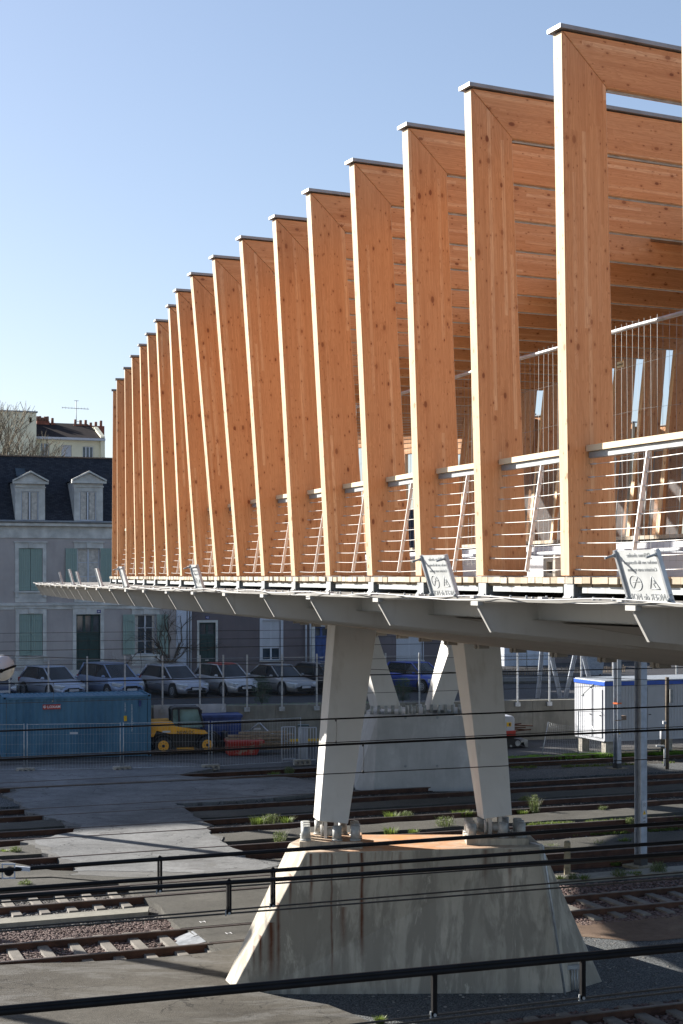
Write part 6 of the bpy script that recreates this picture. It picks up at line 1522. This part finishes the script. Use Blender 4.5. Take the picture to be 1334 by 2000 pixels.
m = MB(); m.pbox(pL, pM, Q - .05, Q + .02, zc_b - .15, zc_t - .22); m.pbox(pL - .05, pM + .05, Q - .28, Q + .02, zc_t - .22, zc_t - .05)
zl = hit(100, 1180, Q)[1]; m.pbox(pL, pM, Q - .12, Q + .02, zl - .08, zl + .07); m.pbox(pL, pM, Q - .04, Q + .02, zl - .28, zl - .08)
m.pbox(pL, pM, Q - .05, Q + .02, ST - .2, ST + .75)
m.build('cornice', M['stone_trim'], Hs, .01)
m = MB(); m.tube([pq(pL, Q - .32, zc_t + .02), pq(pM, Q - .32, zc_t + .02)], .075, 8); m.build('gutter', M['zinc'], Hs)
pW0, pW1 = hit(344, 1200, Q)[0], hit(364, 1200, Q)[0]
m = MB(); m.pbox(pW0, pW1, Q - .06, Q + .02, ST, zc_t - .25); m.build('pilaster', M['rend_white'], Hs, .01)
m = MB(); m.hexa([pq(pL, Q - .15, zc_t - .04), pq(pM, Q - .15, zc_t - .04), pq(pM, Q + 9, zc_t - .04), pq(pL, Q + 9, zc_t - .04)], [pq(pL, Q + 3.0, zr), pq(pM, Q + 3.0, zr), pq(pM, Q + 6, zr), pq(pL, Q + 6, zr)])
roof = m.build('roof', M['slate'], Hs)
m = MB(); a = pL
while a < pM: m.pbox(a + .01, min(a + .4, pM) - .01, Q + 2.92, Q + 3.2, zr - .02, zr + .05 + U(0, .015)); a += .4
m.build('ridge_tiles', M['bolt_rust'], roof)
for r_, cl in ((U1, 1), (G1, 1), (G0, 1), (U0, 1)): surround(Hs, Q, r_, .2, .3); shutters_closed(Hs, Q, r_)
for r_, cu in ((U2, False), (G3, True), (U3, False)):
    surround(Hs, Q, r_, .18, .3); window(Hs, Q, r_, .12, 2, 3, curtain=cu, glass='glass' if cu else 'cur_glass' if 'cur_glass' in M else 'curtain')
s_ = hrect(127.5, 150, 1071, 1154, Q); shutter_open(Hs, Q, s_[0], s_[1], s_[2], s_[3]); s_ = hrect(196, 219, 1071, 1154, Q); shutter_open(Hs, Q, s_[0], s_[1], s_[2], s_[3])
s_ = hrect(239.5, 262.5, 1200, 1278, Q); shutter_open(Hs, Q, s_[0], s_[1], s_[2], s_[3]); s_ = hrect(306, 328, 1200, 1278, Q); shutter_open(Hs, Q, s_[0], s_[1], s_[2], s_[3])
surround(Hs, Q, DR, .2, .35, sill=False); numplate(Hs, 193, 1194, Q - .03, '44')
def door(parent, q, r, mat, panes=3, frac=.27):
    a, b, c, d = r; m = MB(); zt_ = d - (d - c) * frac
    m.pbox(a, b, q + .10, q + .15, c, zt_)
    for k in range(panes + 1): x_ = a + (b - a) * k / panes; m.pbox(max(a, x_ - .07), min(b, x_ + .07), q + .08, q + .15, zt_, d)
    m.pbox(a, b, q + .07, q + .15, zt_ - .08, zt_ + .06); m.pbox(a, b, q + .08, q + .15, d - .08, d)
    mid = (a + b) / 2
    for u0, u1 in ((a + .12, mid - .06), (mid + .06, b - .12)):
        for z0_, z1_ in ((c + .25, c + 1.0), (c + 1.15, zt_ - .25)):
            m.pbox(u0, u1, q + .075, q + .10, z0_, z1_)
    dr_ = m.build('door', M[mat], parent, .01)
    m = MB(); m.pbox(a + .05, b - .05, q + .12, q + .13, zt_, d - .05); m.build('pane', M['glass'], dr_)
    m = MB(); m.pbox(mid - .10, mid + .10, q + .06, q + .074, c + 1.08, c + 1.13); m.build('letter_slot', M['inox'], dr_)
door(Hs, Q, DR, 'door_green')
m = MB(); m.pbox(DR[0] - .3, DR[1] + .3, Q - .5, Q + .1, ST, ST + .18); m.build('doorstep', M['stone_trim'], Hs, .01)
# dormers
def roof_q(z): return Q - .15 + (z - zc_t) * 3.15 / (zr - zc_t)
for k, (x0, x1, y0, w0, w1, lab) in enumerate(((30, 88, 941, 41, 75.5, ''), (145, 201, 940, 155.5, 188, ''))):
    qd = Q - .13; a, zt_ = hit(x0, y0, qd); b, _ = hit(x1, y0, qd); zb_ = zc_t - .03; wr = hrect(w0, w1, 959.5, 1017, qd)
    m = MB(); facade(m, qd, a, b, zb_, zt_, [wr], .15)
    for s in (a, b): m.face([pq(s, qd, zb_), pq(s, qd, zt_), pq(s, roof_q(zt_) + .1, zt_), pq(s, qd + .3, zb_)])
    dm = m.build('dormer', M['stone_trim'], roof)
    apx = hit((x0 + x1) / 2, 921.5, qd)[1]; mid = (a + b) / 2; o = .10
    m = MB(); m.prism([pq(a - o, qd - .08, zt_ + .02), pq(b + o, qd - .08, zt_ + .02), pq(mid, qd - .08, apx - .06)], pq(0, .10, 0))
    for s0, s1 in ((a - o - .06, mid), (b + o + .06, mid)): 
        d = pq(s1, qd - .12, apx) - pq(s0, qd - .12, zt_ + .06); m.box((pq(s1, qd - .12, apx) + pq(s0, qd - .12, zt_ + .06)) / 2, d / 2, pq(0, .14, 0), Z3 * .045)
    m.pbox(a - o - .06, b + o + .06, qd - .20, qd + .05, zt_ - .10, zt_ + .03); m.pbox(a - .04, b + .04, qd - .06, qd + .02, zt_ - .30, zt_ - .24)
    m.build('pediment', M['stone_trim'], dm)
    m = MB(); qb = roof_q(apx) + .3
    m.face([pq(a - o, qd - .1, zt_ + .03), pq(mid, qd - .1, apx + .04), pq(mid, qb, apx + .04), pq(a - o, roof_q(zt_) + .2, zt_ + .03)]); m.face([pq(b + o, qd - .1, zt_ + .03), pq(b + o, roof_q(zt_) + .2, zt_ + .03), pq(mid, qb, apx + .04), pq(mid, qd - .1, apx + .04)])
    m.build('dormer_roof', M['slate'], dm)
    window(dm, qd, wr, .07, 2, 1, glass='car_glass', curtain='wide')
sk = hrect(30, 49, 916, 926, Q + 2.2); m = MB()
z0_ = sk[2] - .2; q0_ = roof_q(z0_) - .05; z1_ = sk[3]; q1_ = roof_q(z1_) - .05; m.hexa([pq(sk[0], q0_, z0_), pq(sk[1], q0_, z0_), pq(sk[1], q1_, z1_), pq(sk[0], q1_, z1_)], [pq(sk[0], q0_ - .05, z0_ + .05), pq(sk[1], q0_ - .05, z0_ + .05), pq(sk[1], q1_ - .05, z1_ + .05), pq(sk[0], q1_ - .05, z1_ + .05)]); m.build('skylight', M['glass'], roof)

# second house
H2 = thing('town_house', 'dark brown-grey town house with white roller shutters, right of the mauve one', 'house', pq(pM + 5, Q + 4, ST))
pR = hit(880, 1200, Q)[0]; z2 = ST + 7.4
D42 = hrect(390, 422, 1216, 1340, Q); D42 = (D42[0], D42[1], ST + .02, D42[3]); W2a = hrect(513.5, 549, 1212, 1290, Q); W2b = hrect(777, 827, 1240, 1290, Q); D2b = hrect(616, 640, 1224, 1340, Q); D2b = (D2b[0], D2b[1] + .1, ST + .02, D2b[3])
UH = [hrect(x_, x_ + 38, 1100, 1165, Q) for x_ in (395, 512, 640, 780)]
m = MB(); facade(m, Q + .1, pM, pR, ST - .3, z2, [D42, W2a, W2b, D2b] + UH)
m.face([pq(pR, Q + .1, ST - .3), pq(pR, Q + 9, ST - .3), pq(pR, Q + 9, z2), pq(pR, Q + .1, z2)]); m.face([pq(pM + .01, Q + .1, ST), pq(pM + .01, Q + .1, z2), pq(pM + .01, Q + 9, z2), pq(pM + .01, Q + 9, ST)])
m.build('wall', M['rend_dark'], H2)
m = MB(); m.hexa([pq(pM + .01, Q - .2, z2), pq(pR + .2, Q - .2, z2), pq(pR + .2, Q + 9.2, z2), pq(pM + .01, Q + 9.2, z2)], [pq(pM + .01, Q + 4.4, z2 + 2.6), pq(pR, Q + 4.4, z2 + 2.6), pq(pR, Q + 4.6, z2 + 2.6), pq(pM + .01, Q + 4.6, z2 + 2.6)]); m.build('roof', M['slate'], H2)
def frame_simple(parent, q, r, w=.16, mat='white_paint', sill=True):
    a, b, c, d = r; m = MB(); m.pbox(a - w, a, q - .03, q + .02, c, d); m.pbox(b, b + w, q - .03, q + .02, c, d); m.pbox(a - w, b + w, q - .03, q + .02, d, d + w)
    m.build('surround', M[mat], parent, .006)
    if sill: m = MB(); m.pbox(a - w - .03, b + w + .03, q - .10, q + .05, c - .07, c); m.build('sill', M['stone_trim'], parent, .008)
Q2 = Q + .1
frame_simple(H2, Q2, D42, .13, 'stone_trim', False); door(H2, Q2, D42, 'door_green', 2, .22); numplate(H2, 405, 1206, Q2, '42')
frame_simple(H2, Q2, W2a, .16); window(H2, Q2, W2a, .10, 2, 1, shutter_frac=.70)
frame_simple(H2, Q2, W2b, .06); window(H2, Q2, W2b, .10, 2, 1, shutter_frac=1.0)
door(H2, Q2, D2b, 'door_blue', 2, .2); frame_simple(H2, Q2, D2b, .2, 'stone_trim', False)
for r_ in UH: frame_simple(H2, Q2, r_, .12, 'stone_trim'); window(H2, Q2, r_, .1, 2, 2)
for px, r, z1_, lab in ((368.5, .05, 9.2, ''), (373.5, .05, 9.0, ''), (598.5, .055, 8.5, ''), (607, .055, 8.5, '')):
    m = MB(); p_, _ = hit(px, 1200, Q - .15); m.tube([pq(p_, Q - .08, ST + .1), pq(p_, Q - .08, z1_)], r, 8); m.build('downpipe', M['white_pvc'], H2)
# climber on the mauve house
p_, z_ = hit(336, 1330, Q - .1); cl = thing('bare_climber', 'bare winter climber growing up the wall between the two houses', 'climbing plant', pq(p_, Q - .12, ST))
random.seed(21); m = MB()
def grow(p, z, ang, ln, r, dep):
    pts = [(p, z)]; 
    for k in range(6): ang += U(-.28, .28); p += math.sin(ang) * ln / 6; z += math.cos(ang) * ln / 6; pts.append((p, z))
    m.tube([pq(a, Q - .09 - .02 * dep, b) for a, b in pts], [r * (1 - .55 * k / 6) for k in range(7)], 5)
    if dep < 4:
        for k in range(3 if dep < 2 else 2): i = random.randrange(2, 7); grow(pts[i][0], pts[i][1], ang + U(-.9, .9), ln * U(.5, .8), r * .5, dep + 1)
for s, a0 in ((-.7, .5), (-.4, .25), (-.1, -.3), (.1, .1)): grow(p_ + s * .5, ST + .2, a0, 2.2, .07, 0)
m.build('branches', M['bark'], cl)

# yellow apartment house behind
QY = 128.0
Yh = thing('apartment_block', 'cream apartment block with dark roof, chimneys and aerial above the slate roof', 'building', pq(hit(100, 850, QY)[0], QY + 5, ST))
def yr(x0, x1, y0, y1): return hrect(x0, x1, y0, y1, QY)
a0, zt_ = hit(71, 853, QY); a1 = hit(201, 853, QY)[0]; aL = hit(-60, 853, QY - .02)[0]
Wn = [yr(80, 96, 866, 896), yr(120, 140, 869, 896), yr(161.5, 182, 872, 896), yr(40, 55, 880, 896)]
for w_ in Wn: pass
Wn = [(w_[0], w_[1], w_[3] - 1.6, w_[3]) for w_ in Wn]
zsl = hit(140, 858, QY)[1]
m = MB(); facade(m, QY, aL, a1, ST, zsl, Wn, .2)
m.face([pq(a1, QY, ST), pq(a1, QY + 9, ST), pq(a1, QY + 9, zsl), pq(a1, QY, zsl)]); m.face([pq(aL, QY + 9, ST), pq(aL, QY + 9, zsl), pq(a1, QY + 9, zsl), pq(a1, QY + 9, ST)])
m.build('wall', M['rend_yellow'], Yh)
window(Yh, QY, Wn[0], .12, 2, 1, shutter_frac=.0); window(Yh, QY, Wn[1], .12, 1, 1, shutter_frac=.97); window(Yh, QY, Wn[2], .12, 3, 1); window(Yh, QY, Wn[3], .12, 2, 1)
zrg = hit(120, 826, QY + 4)[1]
m = MB(); m.hexa([pq(a0, QY - .4, zsl + .12), pq(a1 + .05, QY - .4, zsl + .12), pq(a1 + .05, QY + 9.4, zsl + .12), pq(a0, QY + 9.4, zsl + .12)], [pq(a0, QY + 4.2, zrg), pq(a1 - .4, QY + 4.2, zrg), pq(a1 - .4, QY + 4.8, zrg), pq(a0, QY + 4.8, zrg)]); yrf = m.build('roof', M['roof_dark'], Yh)
m = MB(); m.pbox(a0 - .2, a1 + .1, QY - .5, QY + .01, zsl - .08, zsl + .11); m.build('eaves', M['white_paint'], Yh)
g0, g1 = hit(196, 828, QY - .1)[0], hit(204, 828, QY - .1)[0]; zg = hit(200, 828, QY)[1]
m = MB(); m.prism([pq(g0, QY - .3, ST), pq(g0, QY - .3, zsl + .3), pq(g0, QY + 2.6, zg), pq(g0, QY + 6, zg), pq(g0, QY + 9.2, zsl + .3), pq(g0, QY + 9.2, ST)], pq(g1 - g0, 0)); m.build('gable', M['rend_yellow'], Yh)
b0, b1 = hit(10, 804, QY - 1)[0], hit(71, 804, QY - 1)[0]; zb_ = hit(40, 805, QY - 1)[1]
sw = hrect(56, 62.5, 815, 825, QY - 1); m = MB(); facade(m, QY - 1, b0 - 1.5, b1, ST, zb_, [sw], .5); m.face([pq(b1, QY - 1, ST), pq(b1, QY + 6, ST), pq(b1, QY + 6, zb_), pq(b1, QY - 1, zb_)])
m.face([pq(b0 - 1.5, QY - 1, zb_ - .02), pq(b1, QY - 1, zb_ - .02), pq(b1, QY + 6, zb_ - .02), pq(b0 - 1.5, QY + 6, zb_ - .02)]); tw = m.build('stair_tower', M['rend_yellow'], Yh)
m = MB(); m.pbox(b0 - 1.6, b1 + .1, QY - 1.1, QY + 6, zb_, zb_ + .12); m.build('parapet', M['zinc'], tw); m = MB(); m.pbox(sw[0] - .01, sw[1] + .01, QY - .6, QY - .5, sw[2] - .01, sw[3] + .01); m.build('opening', M['black'], tw)
for (x0, x1, y0, y1, pots) in ((72, 97, 820, 832, 5), (100, 108, 824, 831, 1), (144, 204, 828, 838, 6), (0, 9, 807, 815, 2)):
    qc = QY + 3.5; a, z1_ = hit(x0, y0 + 2, qc); b, z0_ = hit(x1, y1 + 4, qc); m = MB(); m.pbox(a, b, qc, qc + .8, z0_ - .5, z1_); ch = m.build('chimney', M['brick_red'], yrf)
    m = MB(); 
    for k in range(pots):
        pp = a + (b - a) * (k + .5) / pots; m.cyl(pq(pp, qc + .4, z1_), (0, 0, U(.28, .55)), .12, 8)
    m.build('chimney_pots', M['clay_pot'], ch)
p_, z_ = hit(149, 782, QY + 3.8); _, zb_ = hit(149, 834, QY + 3.8); m = MB(); m.tube([pq(p_, QY + 3.8, zb_ - .5), pq(p_, QY + 3.8, z_)], .035, 5); zA_ = hit(149, 797, QY + 3.8)[1]
m.tube([pq(p_ - 1.25, QY + 3.8, zA_), pq(p_ + 1.1, QY + 3.8, zA_ - .05)], .022, 4)
for k in range(9): m.tube([pq(p_ - 1.2 + k * .27, QY + 3.6, zA_ - .01), pq(p_ - 1.2 + k * .27, QY + 4.0, zA_ - .01)], .012, 3); 
for k in range(9): m.tube([pq(p_ - 1.2 + k * .27, QY + 3.8, zA_ - .10), pq(p_ - 1.2 + k * .27, QY + 3.8, zA_ + .10)], .014, 3)
m.tube([pq(p_ - .1, QY + 3.8, zA_ - 1.15), pq(p_ + .5, QY + 3.8, zA_ - 1.15)], .02, 4); m.tube([pq(p_ - .2, QY + 3.8, z_ - .03), pq(p_ + .2, QY + 3.8, z_ - .03)], .02, 4); m.build('aerial', M['steel_dull'], yrf)

# taller houses continuing the row beyond the left border: they shade the yard
Bl = thing('apartment_block', 'tall plain apartment block beyond the left border of the photo', 'building', pq(-32, Q + 6, ST))
pe = pL - .3
wins = []
for lv in range(6):
    for k in range(8): a = pe - 3.2 - k * 3.4; wins.append((a, a + 1.2, ST + 1.0 + lv * 3.0, ST + 2.6 + lv * 3.0))
m = MB(); facade(m, Q - .5, pe - 30, pe, ST - .3, ST + 19.2, wins, .2)
for s in (pe - 30, pe): m.face([pq(s, Q - .5, ST - .3), pq(s, Q + 11, ST - .3), pq(s, Q + 11, ST + 19.2), pq(s, Q - .5, ST + 19.2)])
m.face([pq(pe - 30, Q + 11, ST - .3), pq(pe, Q + 11, ST - .3), pq(pe, Q + 11, ST + 19.2), pq(pe - 30, Q + 11, ST + 19.2)]); m.face([pq(pe - 30, Q - .5, ST + 19.2), pq(pe, Q - .5, ST + 19.2), pq(pe, Q + 11, ST + 19.2), pq(pe - 30, Q + 11, ST + 19.2)])
m.build('wall', M['rend_white'], Bl)
for w_ in wins[:40]: window(Bl, Q - .5, w_, .1, 2, 1)

# buildings right of the second house
p0_ = hit(985, 1200, Q + 6)[0]
Wh = thing('low_building', 'low white building with a flat roof behind the steel props', 'building', pq(p0_ + 3, Q + 9, ST))
wz = hit(1020, 1262, Q + 6)[1] + 1.2; m = MB(); m.pbox(p0_, p0_ + 3.3, Q + 6, Q + 14, ST - .2, wz); m.build('wall', M['rend_white'], Wh)
m = MB(); m.pbox(p0_ - .2, p0_ + 3.5, Q + 5.8, Q + 14.2, wz, wz + .15); m.build('roof', M['zinc'], Wh)
m = MB(); m.pbox(p0_ + 1.6, p0_ + 1.66, Q + 5.98, Q + 6, ST, wz); m.build('joint', M['steel_dull'], Wh)
Wh = thing('low_building', 'low brown building with a tiled roof behind the site cabin', 'building', pq(p0_ + 10, Q + 9, ST))
m = MB(); m.pbox(p0_ + 3.6, p0_ + 24, Q + 8, Q + 16, ST - .2, ST + 2.6); m.build('wall', M['rend_dark'], Wh)
m = MB(); m.hexa([pq(p0_ + 3.4, Q + 7.7, ST + 2.6), pq(p0_ + 24.2, Q + 7.7, ST + 2.6), pq(p0_ + 24.2, Q + 16.2, ST + 2.6), pq(p0_ + 3.4, Q + 16.2, ST + 2.6)], [pq(p0_ + 3.4, Q + 11.9, ST + 4.4), pq(p0_ + 24.2, Q + 11.9, ST + 4.4), pq(p0_ + 24.2, Q + 12, ST + 4.4), pq(p0_ + 3.4, Q + 12, ST + 4.4)]); m.build('roof', M['brick_red'], Wh)
r_ = (p0_ + 7.4, p0_ + 9, ST + .9, ST + 2.2); window(Wh, Q + 7.8, r_, .1, 2, 1); r_ = (p0_ + 11, p0_ + 13, ST + .9, ST + 2.2); window(Wh, Q + 7.8, r_, .1, 2, 1)
pf = thing('picket_fence', 'dark chestnut picket fence between the street and the low white building', 'fence', pq(p0_, Q - 2, ST))
pf0 = hit(985, 1300, Q - 2)[0]; m = MB(); zt_ = hit(1000, 1306, Q - 2)[1]
for k in range(75):
    a = pf0 - .3 + k * .115; h_ = zt_ + U(-.12, .10); dx = U(-.03, .03); m.box((pq(a, Q - 2, 0).x, pq(a, Q - 2, 0).y, (ST + h_) / 2), pq(.022, 0), pq(0, .012), (dx, 0, (h_ - ST) / 2))
m.build('pickets', M['pallet'], pf); m = MB(); m.tube([pq(pf0 - .3, Q - 2.03, ST + .9), pq(pf0 + 8.4, Q - 2.03, ST + .9)], .02, 4); m.tube([pq(pf0 - .3, Q - 2.03, ST + .35), pq(pf0 + 8.4, Q - 2.03, ST + .35)], .02, 4); m.build('rail', M['pallet'], pf)
def wheelie(px, py, lab):
    p_, _ = hit(px, py, Q - 5); c = pq(p_, Q - 5, ST); t = thing('waste_bin', lab, 'bin', c); m = MB(); m.hexa([c + Vector(v) for v in ((-.5, -.35, .1), (.5, -.35, .1), (.5, .35, .1), (-.5, .35, .1))], [c + Vector(v) for v in ((-.65, -.45, 1.1), (.65, -.45, 1.1), (.65, .45, 1.1), (-.65, .45, 1.1))]); m.build('body', M['mast'], t, .02)
    m = MB(); m.tube([c + Vector((-.68, 0, 1.1)), c + Vector((0, 0, 1.32)), c + Vector((.68, 0, 1.1))], .05, 6); m.abox(c.x - .66, c.x + .66, c.y - .46, c.y + .46, c.z + 1.1, c.z + 1.16); m.build('lid', M['steel_dull'], t)
    m = MB(); m.cyl(c + Vector((-.4, -.36, .1)), (0, .05, 0), .09, 10); m.cyl(c + Vector((.4, -.36, .1)), (0, .05, 0), .09, 10); m.build('wheel', M['rubber'], t)
wheelie(1157, 1300, 'grey waste container on the street above the white cabin')
# bare tree behind the slate roof, trees further off
def bare_tree(base, h, spread, seed, lab, r0=.22, depth=6, name='bare_tree'):
    random.seed(seed); t = thing(name, lab, 'tree', base, 'trees behind the houses'); mt = MB(); mb_ = MB()
    def gr(p, d, ln, r, dep, m):
        pts = [p]; q = p.copy(); dd = d.copy()
        for k in range(3): dd = (dd + Vector((U(-.16, .16), U(-.16, .16), U(-.04, .10)))).normalized(); q = q + dd * ln / 3; pts.append(q.copy())
        m.tube(pts, [r, r * .9, r * .8, r * .68], 5 if dep < 3 else 3, False, True)
        if dep < depth:
            for k in range(4 if dep in (1, 2) else 3):
                a = U(0, 6.283); sp = U(.3, .75) * spread; nd = (dd + Vector((math.cos(a) * sp, math.sin(a) * sp, U(-.1, .35)))).normalized(); gr(pts[random.choice((2, 3, 3))], nd, ln * U(.60, .74), max(r * .60, .016), dep + 1, mb_)
    gr(Vector(base), Vector((0, 0, 1)), h * .30, r0, 0, mt)
    mt.build('trunk', M['bark'], t); mb_.build('crown', M['twig'], t)
M['twig'] = simple('grey_brown_twigs', (.20, .17, .12), .95, 0, .2, 3)
for (px, Zt, h, sd, lab) in ((8, 102, 21.0, 3, 'bare tree rising above the slate roof at the left border'), (60, 105, 18.6, 5, 'smaller bare tree above the slate roof beside the first dormer')):
    k = (px - 667) / FP; bare_tree((k * Zt, Zt, ST), h * 1.06, .9, sd, lab, .25, 6)
random.seed(99)
